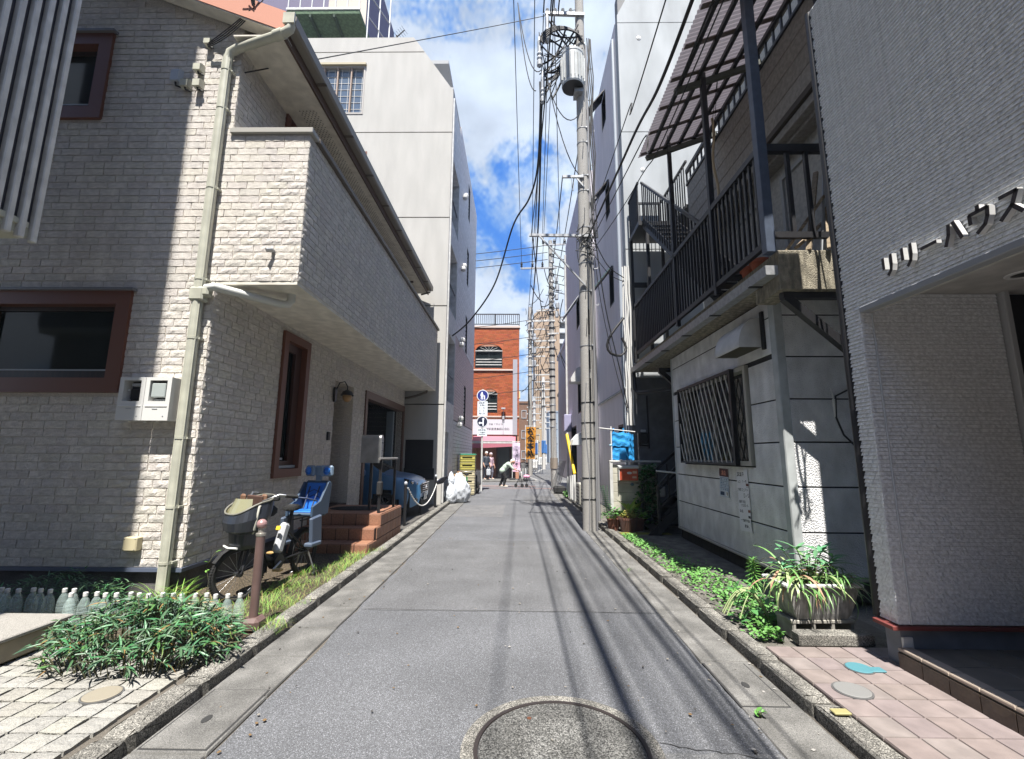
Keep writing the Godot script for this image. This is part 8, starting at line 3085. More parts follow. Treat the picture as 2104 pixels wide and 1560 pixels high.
		if q[1] > 0.16:
			b = MB.new()
			for k in 34:
				var a = TAU * k / 34.0
				b.tube([V(cos(a) * q[1] * 0.84, 0.0, sin(a) * q[1] * 0.84), V(cos(a) * q[1] * 1.13, q[2] + R(-0.02, 0.03), sin(a) * q[1] * 1.13)], 0.009, 5)
			put("stick", b, mat("stick_brown", 0.10, 0.055, 0.045, 0.9), p)
	b = MB.new()
	rect(b, 2.05, 3.05, -9.35, -9.62, 0.062)
	tag(put("moss_patch", b, mat("moss", 0.22, 0.22, 0.04, 1.0, {"tex": "blotch"})), "yellow green moss patch on the concrete before the pots", "moss")
	# antenna-like cable hook on the panel house's side
	b = MB.new()
	b.tube([V(3.98, 2.42, -5.36), V(3.72, 2.30, -5.33), V(3.70, 2.05, -5.33), V(3.78, 1.85, -5.35), V(4.0, 1.62, -5.36)], 0.011, 6)
	tag(put("side_cable", b, M.cable), "black cable on a clip along the panel house's shaded side wall", "cable")
	b = MB.new()
	b.bev(V(3.70, 2.16, -5.34), V(0.025, 0.22, 0.03), 0.006)
	b.tube([V(3.70, 2.27, -5.34), V(3.68, 2.40, -5.34)], 0.006, 5)
	tag(put("cable_clip", b, M.white_plastic), "white cable clip on the panel house's shaded side wall", "clip")
	for q in [[V(3.35, 3.0, -10.86), V(3.45, 2.55, -10.86)], [V(3.48, 2.35, -10.86), V(3.60, 1.9, -10.86)]]: pass

func poster(called: String, label: String, s: Transform3D, at: Vector2, w: float, h: float, m: Material, tilt: float) -> void:
	var b := MB.new()
	var g := []
	for j in 13:
		var row := []
		for i in 7:
			var u = i / 6.0
			var v = j / 12.0
			var p = Vector2((u - 0.5) * w, (v - 0.5) * h).rotated(tilt)
			var curl = 0.012 * pow(absf(u - 0.5) * 2.0, 3) * (1.0 if v < 0.4 else 0.3) + 0.003 * sin(v * 17.0 + u * 5.0)
			row.append([s * V(at.x + p.x, at.y + p.y, 0.004 + maxf(0.0, curl)), Vector2(u, 1.0 - v)])
		g.append(row)
	for j in 12:
		for i in 6:
			var q = [g[j][i], g[j][i + 1], g[j + 1][i + 1], g[j + 1][i]]
			var k = b.uv.size()
			b.quad(q[0][0], q[1][0], q[2][0], q[3][0])
			b.uv[k] = q[0][1]
			b.uv[k + 1] = q[2][1]
			b.uv[k + 2] = q[1][1]
			b.uv[k + 3] = q[0][1]
			b.uv[k + 4] = q[3][1]
			b.uv[k + 5] = q[2][1]
	tag(put(called, b, m), label, "poster")

func disc_sign(kind: int) -> Image:
	var im := canvas(128, 128, Color(0.86, 0.88, 0.92))
	for y in 128:
		for x in 128:
			var d = Vector2(x - 63.5, y - 63.5).length()
			if d < 58: im.set_pixel(x, y, Color(0.03, 0.12, 0.46) if kind == 0 else Color(0.03, 0.07, 0.20))
	var w := Color(0.9, 0.92, 0.95)
	if kind == 0:
		im.fill_rect(Rect2i(50, 22, 14, 14), w)
		stroke(im, Vector2(56, 42), Vector2(56, 70), 9, w)
		stroke(im, Vector2(50, 70), Vector2(48, 104), 4, w)
		stroke(im, Vector2(61, 70), Vector2(63, 104), 4, w)
		stroke(im, Vector2(45, 44), Vector2(42, 66), 3, w)
		im.fill_rect(Rect2i(80, 62, 10, 10), w)
		stroke(im, Vector2(84, 76), Vector2(84, 90), 6, w)
		stroke(im, Vector2(81, 90), Vector2(80, 106), 3, w)
		stroke(im, Vector2(88, 90), Vector2(89, 106), 3, w)
		stroke(im, Vector2(66, 48), Vector2(78, 76), 2.5, w)
	else:
		stroke(im, Vector2(74, 36), Vector2(74, 104), 7, w)
		for k in 18: im.fill_rect(Rect2i(74 - k, 18 + k, 2 * k + 1, 1), w)
		stroke(im, Vector2(40, 78), Vector2(70, 78), 7, w)
		for k in 18: im.fill_rect(Rect2i(20 + k, 78 - k, 1, 2 * k + 1), w)
	return im

func far_clutter() -> void:
	# traffic sign pole
	var t = thing("traffic_sign_pole", "white sign pole with two round blue signs and two white plates at the lane's end", "traffic sign", V(-1.62, 0.0, -20.6))
	var b := MB.new()
	b.tube([V(0, 0, 0), V(0, 4.55, 0)], 0.04, 12)
	put("pole", b, M.white_paint, t)
	for q in [[0, 4.25, 0.26], [1, 3.06, 0.25]]:
		var m := MB.new()
		var n := 32
		for k in n:
			var a0 = TAU * k / n
			var a1 = TAU * (k + 1) / n
			m.tri(V(0, q[1], 0.062), V(q[2] * cos(a0), q[1] + q[2] * sin(a0), 0.062), V(q[2] * cos(a1), q[1] + q[2] * sin(a1), 0.062))
			var kk = m.uv.size()
			m.uv[kk - 3] = Vector2(0.5, 0.5)
			m.uv[kk - 2] = Vector2(0.5 + 0.5 * cos(a1), 0.5 - 0.5 * sin(a1))
			m.uv[kk - 1] = Vector2(0.5 + 0.5 * cos(a0), 0.5 - 0.5 * sin(a0))
		var bk := MB.new()
		bk.lathe([Vector2(q[2] + 0.012, 0.0), Vector2(q[2] + 0.012, 0.015), Vector2(0, 0.016)], V(0, q[1], 0.042), 32, Basis(V(1, 0, 0), PI / 2))
		var o = put("round_sign", bk, M.white_paint, t)
		put("sign_face", m, texmat("disc%d" % q[0], disc_sign(q[0])), o)
	var im := canvas(96, 144, Color(0.82, 0.85, 0.88))
	var ink := Color(0.08, 0.10, 0.18)
	text(im, "自転車", Vector2(10, 8), 18, 1.2, ink)
	text(im, "を除く", Vector2(22, 32), 18, 1.2, ink)
	text(im, "1-9", Vector2(14, 62), 17, 1.2, ink)
	text(im, "0-5", Vector2(14, 88), 17, 1.2, ink)
	text(im, "除く年", Vector2(16, 114), 18, 1.2, ink)
	board("supplement_plate", t, Transform3D(Basis.IDENTITY, V(0.0, 3.66, 0.045)), 0.46, 0.66, 0.014, texmat("plate_hours", im), M.white_paint)
	im = canvas(96, 80, Color(0.82, 0.85, 0.88))
	text(im, "自転車除", Vector2(8, 8), 17, 1.3, ink)
	text(im, "一方通行", Vector2(8, 34), 17, 1.3, ink)
	im.fill_rect(Rect2i(16, 60, 64, 6), ink)
	board("supplement_plate", t, Transform3D(Basis.IDENTITY, V(0.0, 2.58, 0.045)), 0.44, 0.34, 0.014, texmat("plate_oneway", im), M.white_paint)
	# banners by the shop
	im = canvas(96, 300, Color(0.72, 0.48, 0.08))
	text(im, "お食事処", Vector2(14, 10), 64, 5.0, Color(0.06, 0.03, 0.02), true)
	banner("yellow_banner", "tall yellow banner with black writing on a stand at the crossing", V(0.80, 0.0, -28.4), 0.62, 1.95, 1.35, texmat("banner_yellow", im), -0.15)
	im = canvas(80, 300, Color(0.80, 0.74, 0.82))
	text(im, "一方通行", Vector2(20, 24), 40, 2.2, Color(0.10, 0.10, 0.20), true)
	im.fill_rect(Rect2i(0, 200, 80, 100), Color(0.82, 0.66, 0.74))
	text(im, "産く", Vector2(22, 210), 38, 2.2, Color(0.12, 0.10, 0.2), true)
	banner("pink_banner", "narrow pale pink banner beside the brick shop's doorway", V(-0.10, 0.0, -28.9), 0.44, 1.8, 0.55, texmat("banner_pink", im), 0.1)
	t = thing("easel_sign", "small black easel with a menu board in front of the banners", "easel", V(0.38, 0.0, -27.6))
	b = MB.new()
	for s in [-1, 1]: b.tube([V(0.06 * s, 1.3, 0), V(0.3 * s, 0.0, 0.12)], 0.02, 6)
	b.tube([V(0, 1.3, 0), V(0, 0.0, -0.35)], 0.02, 6)
	put("leg", b, M.black_steel, t)
	b = MB.new()
	b.bev(V(0, 0.98, 0.06), V(0.5, 0.34, 0.03), 0.006)
	put("menu_board", b, M.black_steel, t)
	b = MB.new()
	for k in 4: b.mm(V(-0.2, 0.86 + k * 0.07, 0.077), V(0.2 - (k % 2) * 0.12, 0.88 + k * 0.07, 0.08))
	put("chalk_line", b, M.white_paint, t)
	b = MB.new()
	b.bev(V(2.0, 2.2, -50), V(0.55, 1.9, 0.08), 0.02)
	b.bev(V(2.0, 2.3, -49.95), V(0.30, 1.2, 0.04), 0.01)
	tag(put("vertical_sign", b, M.white_plastic), "white and blue vertical sign panel down the far street", "sign")
	b = MB.new()
	b.mm(V(1.86, 1.7, -49.92), V(2.14, 2.9, -49.9))
	tag(put("sign_print", b, mat("sign_blue", 0.04, 0.14, 0.40, 0.5)), "dark blue strip on the white vertical sign down the street", "sign")
	for q in [[1.5, -44.0, 0.9, 0.8, "white vending cabinet down the left of the far street"], [3.0, -58.0, 1.1, 1.2, "pale parked van front far down the street"]]:
		b = MB.new()
		b.bev(V(q[0], q[2] / 2 + 0.2, q[1]), V(q[3], q[2], q[3]), 0.1)
		b.bev(V(q[0], 0.45, q[1] + q[3] * 0.5), V(q[3] * 0.9, 0.2, 0.06), 0.02)
		tag(put("street_cabinet", b, M.white_plastic), q[4], "cabinet")

func banner(called: String, label: String, at: Vector3, w: float, h: float, y0: float, m: Material, lean: float) -> void:
	var t = thing(called, label, "banner", at)
	var b := MB.new()
	b.tube([V(-w / 2 - 0.03, 0, 0), V(-w / 2 - 0.03, y0 + h + 0.12, 0)], 0.02, 8)
	b.tube([V(-w / 2 - 0.03, y0 + h + 0.06, 0), V(w / 2, y0 + h + 0.06, 0)], 0.014, 6)
	put("pole", b, M.white_plastic, t)
	b = MB.new()
	b.bev(V(-w / 2 - 0.03, 0.08, 0), V(0.36, 0.16, 0.36), 0.04)
	put("base", b, M.rubber, t)
	b = MB.new()
	var n := 14
	for j in n:
		for i in 5:
			var q := []
			for k in [[0, 0], [1, 0], [1, 1], [0, 1]]:
				var u = (i + k[0]) / 5.0
				var v = (j + k[1]) / float(n)
				q.append([V((u - 0.5) * w + lean * u * (1 - v) * 0.4, y0 + h * v, 0.05 * sin(v * 7.0 + u * 3.0) * u), Vector2(u, 1 - v)])
			var kk = b.uv.size()
			b.quad(q[0][0], q[1][0], q[2][0], q[3][0])
			for e in [[0, 0], [1, 2], [2, 1], [3, 0], [4, 3], [5, 2]]: b.uv[kk + e[0]] = q[e[1]][1]
	put("cloth", b, m, t)

# ---- plants ----
# a narrow leaf as a folded, bending blade; unit length along +z, width in x
func blade(len: float, w: float, droop: float, col: Color, seg := 4, fold := 0.25) -> MB:
	var b := MB.new()
	b.col = col
	var rows := []
	var p := Vector3.ZERO
	var a := 0.0
	for i in seg + 1:
		var s = float(i) / seg
		var ww = w * sin(PI * clampf(0.08 + 0.92 * s, 0, 1)) * (1.0 - 0.25 * s)
		if i == seg: ww = 0.0
		rows.append([p + V(-ww / 2, ww * fold, 0), p, p + V(ww / 2, ww * fold, 0)])
		a += droop / seg
		p += V(0, -sin(a), cos(a)) * (len / seg)
	for i in seg:
		for k in 2:
			var q0 = rows[i][k]
			var q1 = rows[i][k + 1]
			var q2 = rows[i + 1][k + 1]
			var q3 = rows[i + 1][k]
			if i == seg - 1: b.tri(q0, q3 if k == 0 else q3, q1)
			else:
				b.tri(q0, q3, q2)
				b.tri(q0, q2, q1)
	return b

func aim(dir: Vector3, roll := 0.0) -> Basis:
	var z = dir.normalized()
	var x = UP.cross(z)
	if x.length() < 0.05: x = V(1, 0, 0)
	x = x.normalized()
	return Basis(x, z.cross(x), z) * Basis(V(0, 0, 1), roll)

func greenery() -> void:
	# low shrub of long dark leaves on the forecourt's edge
	var t = thing("long_leaved_shrub", "low spreading shrub of long dark green leaves beside the water bottles", "shrub", V(-2.86, 0.07, -3.72))
	var vars := []
	for k in 14:
		var c = Color(R(0.045, 0.09), R(0.11, 0.19), R(0.05, 0.085))
		if k > 10: c = Color(R(0.12, 0.20), R(0.19, 0.26), 0.04)
		if k > 11: c = Color(0.26, R(0.15, 0.2), 0.06)
		vars.append(blade(R(0.07, 0.17), R(0.012, 0.021), R(0.2, 1.1), c))
	var list := []
	var stem := MB.new()
	for k in 470:
		var u = R(-1, 1)
		var v = R(-1, 1)
		if u * u + v * v > 1.0: continue
		var lump = 0.62 + 0.38 * sin(u * 5.1 + 1.0) * cos(v * 4.3 + u * 2.0)
		if rng.randf() > lump + 0.25: continue
		var edge = (1.0 - (u * u + v * v)) * lump
		var base = V(u * 0.58, 0.0, v * 0.40)
		var tip = V(u * 0.72 + R(-0.06, 0.06), (0.10 + 0.34 * sqrt(edge)) * R(0.7, 1.1), v * 0.50 + R(-0.05, 0.05))
		stem.tube([base, base.lerp(tip, 0.6) + V(0, 0.04, 0), tip], 0.004, 4)
		var out = V(u, 0.35, v).normalized()
		for j in rng.randi_range(6, 9):
			var a = R(0, TAU)
			var d = (out * R(0.2, 0.9) + V(cos(a), R(-0.55, 0.45), sin(a))).normalized()
			var o = tip - out * R(0.0, 0.10)
			list.append([Transform3D(aim(d, R(-0.6, 0.6)), o), rng.randi() % (14 if rng.randf() < 0.25 else 11)])
	put("stem", stem, mat("stem_green", 0.10, 0.10, 0.05, 0.8), t)
	pieces(t, "leaf", list, vars, M.leaf, 300, "foliage")
	# tuft of a second shrub in the shade by the wall
	t = thing("shaded_shrub", "dark bush in the shade behind the row of bottles", "shrub", V(-4.45, 0.05, -4.85))
	var b := MB.new()
	for k in 900:
		var a = R(0, TAU)
		var q = V(R(-0.75, 0.45), R(0.0, 0.36), R(-0.15, 0.18))
		q.y *= 1.0 - absf(q.x + 0.15) * 0.7
		b.add(vars[rng.randi() % 11], Transform3D(aim(V(cos(a), R(-0.2, 0.9), sin(a))) * 0.8, q))
	stuff(put("foliage", b, M.leaf, t))
	# grass along the house
	var gv := []
	for k in 8:
		var g = R(0.75, 1.2)
		gv.append(blade(R(0.12, 0.26), 0.005, R(0.5, 1.4), Color(0.17 * g, 0.33 * g, 0.05 * g) if k < 6 else Color(0.34, 0.30, 0.10), 4, 0.1))
	b = MB.new()
	for k in 3400:
		var z = -4.35 - 2.95 * pow(R(0, 1), 1.25)
		var x = R(-3.0 + (-4.35 - z) * 0.10, -2.25)
		if z < -6.6 and x < -2.6: continue
		var dens = 0.5 + 0.5 * sin(x * 7.0 + z * 3.1) * sin(z * 5.3 - x * 2.0)
		if rng.randf() > 0.35 + 0.65 * dens: continue
		var a = R(0, TAU)
		var s = R(0.45, 1.0) * (0.55 + 0.5 * dens)
		b.add(gv[rng.randi() % 8], Transform3D(aim(V(cos(a) * 0.45, 1, sin(a) * 0.45)) * s, V(x, 0.045, z)))
	stuff(tag(put("grass_strip", b, M.foliage), "tufted grass growing beside the bicycle along the kerb", "grass"))
	b = MB.new()
	for q in [[-2.17, -4.30, 150, 0.10, 0.9], [-3.60, -4.95, 120, 0.16, 1.9], [-2.26, -7.55, 70, 0.12, 0.9], [-3.2, -4.75, 140, 0.2, 1.1], [-2.25, -4.9, 90, 0.12, 0.7]]:
		for k in q[2]:
			var a = R(0, TAU)
			var o = V(q[0] + R(-1, 1) * q[3], 0.045, q[1] + R(-1, 1) * q[3])
			b.add(gv[rng.randi() % 8], Transform3D(aim(V(cos(a) * 0.4, 1, sin(a) * 0.4)) * R(0.5, 1.0) * q[4], o))
	stuff(tag(put("grass_tufts", b, M.foliage), "taller grass tufts at the kerb, the downpipe and the step corner", "grass"))
	# climbing weed at the house corner
	t = thing("corner_weed", "thin weed with round leaves beside the downpipe's foot", "weed", V(-3.30, 0.05, -5.05))
	b = MB.new()
	b.tube([V(0, 0, 0), V(0.03, 0.2, 0.0), V(0.0, 0.36, 0.02), V(0.07, 0.5, 0.0)], 0.004, 4)
	put("stem", b, M.stem_green, t)
	var rl = round_leaf(0.05, Color(0.16, 0.34, 0.06))
	for q in [V(0.03, 0.2, 0), V(0.0, 0.30, 0.02), V(0.03, 0.40, 0.02), V(0.07, 0.5, 0), V(0.1, 0.12, 0)]:
		b = MB.new()
		var a = R(0, TAU)
		b.add(rl, Transform3D(aim(V(cos(a), 0.4, sin(a))), q))
		put("leaf", b, M.leaf, t)
	# ground cover on the right strip
	b = MB.new()
	var small := []
	for k in 6:
		var g = R(0.75, 1.25)
		small.append(round_leaf(R(0.022, 0.042), Color(0.095 * g, 0.235 * g, 0.05 * g)))
	for k in 6400:
		var z = -4.15 - 5.1 * pow(R(0, 1), 2.1)
		var m = clampf((-z - 4.2) / 4.5, 0, 1)
		var c = lerpf(2.45, 2.14, m)
		var x = c + rng.randfn(0.0, lerpf(0.27, 0.09, m))
		if x < 2.0 or x > 3.05: continue
		if z > -4.45 and x > 2.25: continue
		var dens = 0.5 + 0.5 * sin(x * 9.0 + z * 4.3) * cos(z * 3.7 + x * 5.0)
		if rng.randf() > 0.25 + 0.75 * dens: continue
		var a = R(0, TAU)
		b.add(small[rng.randi() % 6], Transform3D(aim(V(cos(a), R(-0.1, 0.9), sin(a)), R(-0.5, 0.5)), V(x, 0.055 + R(0.0, 0.09) * (1 - m * 0.5), z)))
	stuff(tag(put("ground_cover", b, M.foliage), "leafy green ground cover weeds along the right kerb", "weeds"))
	b = MB.new()
	for q in [[2.1, -6.55, 60, 0.07], [2.22, -5.9, 40, 0.06], [2.15, -7.6, 40, 0.06], [1.5, -6.5, 14, 0.04]]:
		for k in q[2]:
			var a = R(0, TAU)
			b.add(gv[rng.randi() % 6], Transform3D(aim(V(cos(a) * 0.6, 1, sin(a) * 0.6)) * R(0.3, 0.6), V(q[0] + R(-1, 1) * q[3], 0.05, q[1] + R(-1, 1) * q[3])))
	stuff(tag(put("weed_tufts", b, M.foliage), "small grass tufts along the right kerb further on", "grass"))
	# upright weed with whorled leaves
	t = thing("tall_weed", "upright bright green weed with whorled narrow leaves by the dark base wall", "weed", V(2.62, 0.05, -5.35))
	b = MB.new()
	b.tube([V(0, 0, 0), V(0.01, 0.42, 0)], 0.007, 6)
	put("stem", b, M.stem_green, t)
	var wl = []
	for k in 90:
		var y = 0.12 + 0.30 * k / 90.0
		var a = k * 2.4
		wl.append([Transform3D(aim(V(cos(a), lerpf(-0.4, 1.3, k / 90.0), sin(a))) * lerpf(1.0, 0.55, k / 90.0), V(0, y, 0)), k % 3])
	var wv := []
	for k in 3: wv.append(blade(0.13, 0.018, 0.7, Color(R(0.10, 0.14), R(0.27, 0.36), 0.06)))
	pieces(t, "leaf", wl, wv, M.leaf)
	# spider plant spilling out of the white planter
	t = thing("spider_plant", "spilling spider plant with arching striped leaves in the white planter", "plant", V(2.62, 0.44, -4.33))
	var sv := []
	for k in 12:
		var g = R(0.7, 1.15)
		var c = Color(0.13 * g, 0.27 * g, 0.075 * g)
		if k > 7: c = Color(0.34 * g, 0.42 * g, 0.19 * g)
		if k == 11: c = Color(0.40, 0.24, 0.16)
		sv.append(blade(R(0.24, 0.40), R(0.014, 0.024), R(1.3, 2.6), c, 7, 0.3))
	var sl := []
	for k in 300:
		var a = R(0, TAU)
		var o = V(R(-0.27, 0.27), R(0.0, 0.14), R(-0.11, 0.12))
		sl.append([Transform3D(aim(V(cos(a) + o.x * 1.5, R(0.3, 1.9), sin(a) + 0.35)) * R(0.65, 1.3), o), rng.randi() % 12])
	pieces(t, "leaf", sl, sv, M.leaf)
	b = MB.new()
	b.col = Color(0.10, 0.15, 0.06)
	var bl := []
	for k in 5: bl.append(blade(R(0.13, 0.2), R(0.035, 0.05), R(0.4, 0.9), Color(0.10, R(0.22, 0.3), R(0.10, 0.14)), 5, 0.2))
	for k in 16:
		var a = R(0, TAU)
		var o = V(R(-0.24, 0.24), R(0.15, 0.40), R(-0.1, 0.08))
		b.tube([V(o.x * 0.3, 0, o.z * 0.3), V(o.x * 0.55, o.y * 0.6, o.z), o], 0.0045, 4)
		for j in 3: b.add(bl[rng.randi() % 5], Transform3D(aim(V(cos(a + j * 2.1), R(0.0, 0.8), sin(a + j * 2.1))), o))
	stuff(put("upright_shoots", b, M.leaf, t))
	t = thing("trailing_vine", "trailing plant with pale arching stems left of the white planter", "plant", V(2.24, 0.06, -4.55))
	b = MB.new()
	for k in 7:
		var a = R(1.6, 4.4)
		var d = V(cos(a) * 0.32, 0, sin(a) * 0.18)
		var arc := []
		for q in 11: arc.append(V(0.12, 0.0, 0).lerp(d, q / 10.0) + V(0, 0.30 * sin(PI * q / 10.0 * 0.9), 0))
		b.tube(arc, 0.006, 5)
	put("stem", b, mat("vine_pale", 0.30, 0.36, 0.17, 0.7), t)
	b = MB.new()
	var ml = round_leaf(0.075, Color(0.07, 0.20, 0.06))
	for k in 75: b.add(ml, Transform3D(aim(V(R(-1, 1), R(-0.3, 0.9), R(-0.4, 1))) * R(0.6, 1.1), V(R(-0.22, 0.2), R(0.03, 0.36), R(-0.2, 0.12))))
	stuff(put("foliage", b, M.leaf, t))
	# pot plants by the utility pole
	var spots := [[V(2.02, 0.29, -9.95), "leafy green plant in the pot nearest the utility pole", Color(0.09, 0.24, 0.06), 130, 0.22, 0.05], [V(2.28, 0.31, -9.75), "pale yellow green mossy plant in the stick-clad pot", Color(0.33, 0.30, 0.07), 200, 0.15, 0.03], [V(2.52, 0.29, -9.95), "bright green broad-leaved plant in the right pot", Color(0.17, 0.36, 0.06), 120, 0.20, 0.055]]
	for q in spots:
		t = thing("pot_plant", q[1], "plant", q[0])
		var lv := []
		for k in 4:
			var g = R(0.75, 1.25)
			lv.append(round_leaf(q[5] * R(0.8, 1.2), Color(q[2].r * g, q[2].g * g, q[2].b * g)))
		var ll := []
		for k in q[3]:
			var a = R(0, TAU)
			var rr = q[4] * sqrt(R(0, 1))
			ll.append([Transform3D(aim(V(cos(a), R(-0.2, 0.9), sin(a)), R(-0.4, 0.4)), V(cos(a) * rr, R(0, q[4] * 1.3) * (1.1 - rr / q[4] * 0.7), sin(a) * rr)), rng.randi() % 4])
		b = MB.new()
		for k in ll: b.add(lv[k[1]], k[0])
		stuff(put("foliage", b, M.leaf, t))
		b = MB.new()
		for k in 8: b.tube([Vector3.ZERO, V(R(-0.1, 0.1), q[4] * 0.9, R(-0.1, 0.1))], 0.004, 4)
		put("stem", b, M.stem_green, t)
	t = thing("broad_leaf_plant", "upright plant with a few long yellow green leaves behind the pots", "plant", V(2.42, 0.3, -10.12))
	for k in 12:
		var a = R(0, TAU)
		b = MB.new()
		b.add(blade(R(0.4, 0.62), 0.085, R(0.2, 0.8), Color(R(0.22, 0.36), R(0.34, 0.44), 0.07), 6, 0.25), Transform3D(aim(V(cos(a) * 0.5, 1, sin(a) * 0.5)), V(R(-0.08, 0.08), 0, 0)))
		put("leaf", b, M.leaf, t)
	t = thing("fern", "tall bluish fern fronds rising next to the utility pole", "fern", V(1.98, 0.2, -10.25))
	for k in 5:
		b = MB.new()
		b.col = Color(0.09, 0.16, 0.09)
		var d = V(R(-0.25, 0.2), 1, R(-0.1, 0.1))
		b.tube([Vector3.ZERO, d * 0.75], 0.004, 4)
		for j in 16:
			for s in [-1, 1]: b.add(blade(0.10 * (1.0 - j / 20.0), 0.03, 0.5, Color(0.09, 0.20, 0.13), 3), Transform3D(aim(V(s, 0.25, 0.1)), d * (0.12 + j * 0.04)))
		put("frond", b, M.leaf, t)
	t = thing("ivy", "dark ivy climbing between the pots and the black ground stairs", "ivy", V(2.78, 0.05, -10.2))
	b = MB.new()
	var iv := []
	for k in 4: iv.append(round_leaf(R(0.06, 0.085), Color(R(0.03, 0.06), R(0.10, 0.16), 0.035)))
	for k in 620:
		var y = 1.35 * pow(R(0, 1), 1.1)
		var ww = lerpf(0.34, 0.12, y / 1.35)
		b.add(iv[rng.randi() % 4], Transform3D(aim(V(R(-1, 1), R(-0.6, 0.5), R(0.1, 1)), R(-0.4, 0.4)), V(R(-ww, ww) + y * 0.06, y, R(-0.10, 0.16))))
	stuff(put("foliage", b, M.leaf, t))
	b = MB.new()
	for k in 5: b.tube([V(R(-0.2, 0.2), 0, 0), V(R(-0.1, 0.1), 0.7, -0.05), V(R(-0.05, 0.1), 1.3, -0.08)], 0.008, 5)
	put("stem", b, M.stem_green, t)
	t = thing("kerb_weed", "small weed growing from the gutter joint by the right hatch", "weed", V(1.50, 0.01, -3.12))
	b = MB.new()
	for k in 9:
		var a = R(0, TAU)
		b.add(small[k % 6], Transform3D(aim(V(cos(a), 0.7, sin(a))), V(R(-0.02, 0.02), R(0, 0.03), R(-0.02, 0.02))))
	put("leaf", b, M.leaf, t)
	b = MB.new()
	for k in 12: b.tube([V(R(-0.01, 0.01), 0, 0), V(R(-0.02, 0.02), 0.03, R(-0.02, 0.02))], 0.002, 3)
	put("stem", b, M.stem_green, t)
	# weeds at the foot of the far right wall
	b = MB.new()
	for k in 160: b.add(small[rng.randi() % 6], Transform3D(aim(V(R(-1, 1), R(0, 1), R(-1, 1))) * 2.0, V(1.85 + R(-0.1, 0.2), R(0.03, 0.22), -17.6 + R(-0.4, 0.4))))
	stuff(tag(put("wall_weeds", b, M.foliage), "small weeds at the foot of the lilac block's wall", "weeds"))

func round_leaf(s: float, c: Color) -> MB:
	var b := MB.new()
	b.col = c
	var o := V(0, 0, 0)
	var pts := [V(-0.35, 0.06, 0.25) * s, V(-0.42, 0.08, 0.6) * s, V(-0.2, 0.03, 0.95) * s, V(0, -0.05, 1.15) * s, V(0.2, 0.03, 0.95) * s, V(0.42, 0.08, 0.6) * s, V(0.35, 0.06, 0.25) * s]
	var mid = V(0, 0.0, 0.6) * s
	b.tri(o, pts[0], mid)
	for k in 6: b.tri(pts[k], pts[k + 1], mid)
	b.tri(pts[6], o, mid)
	return b

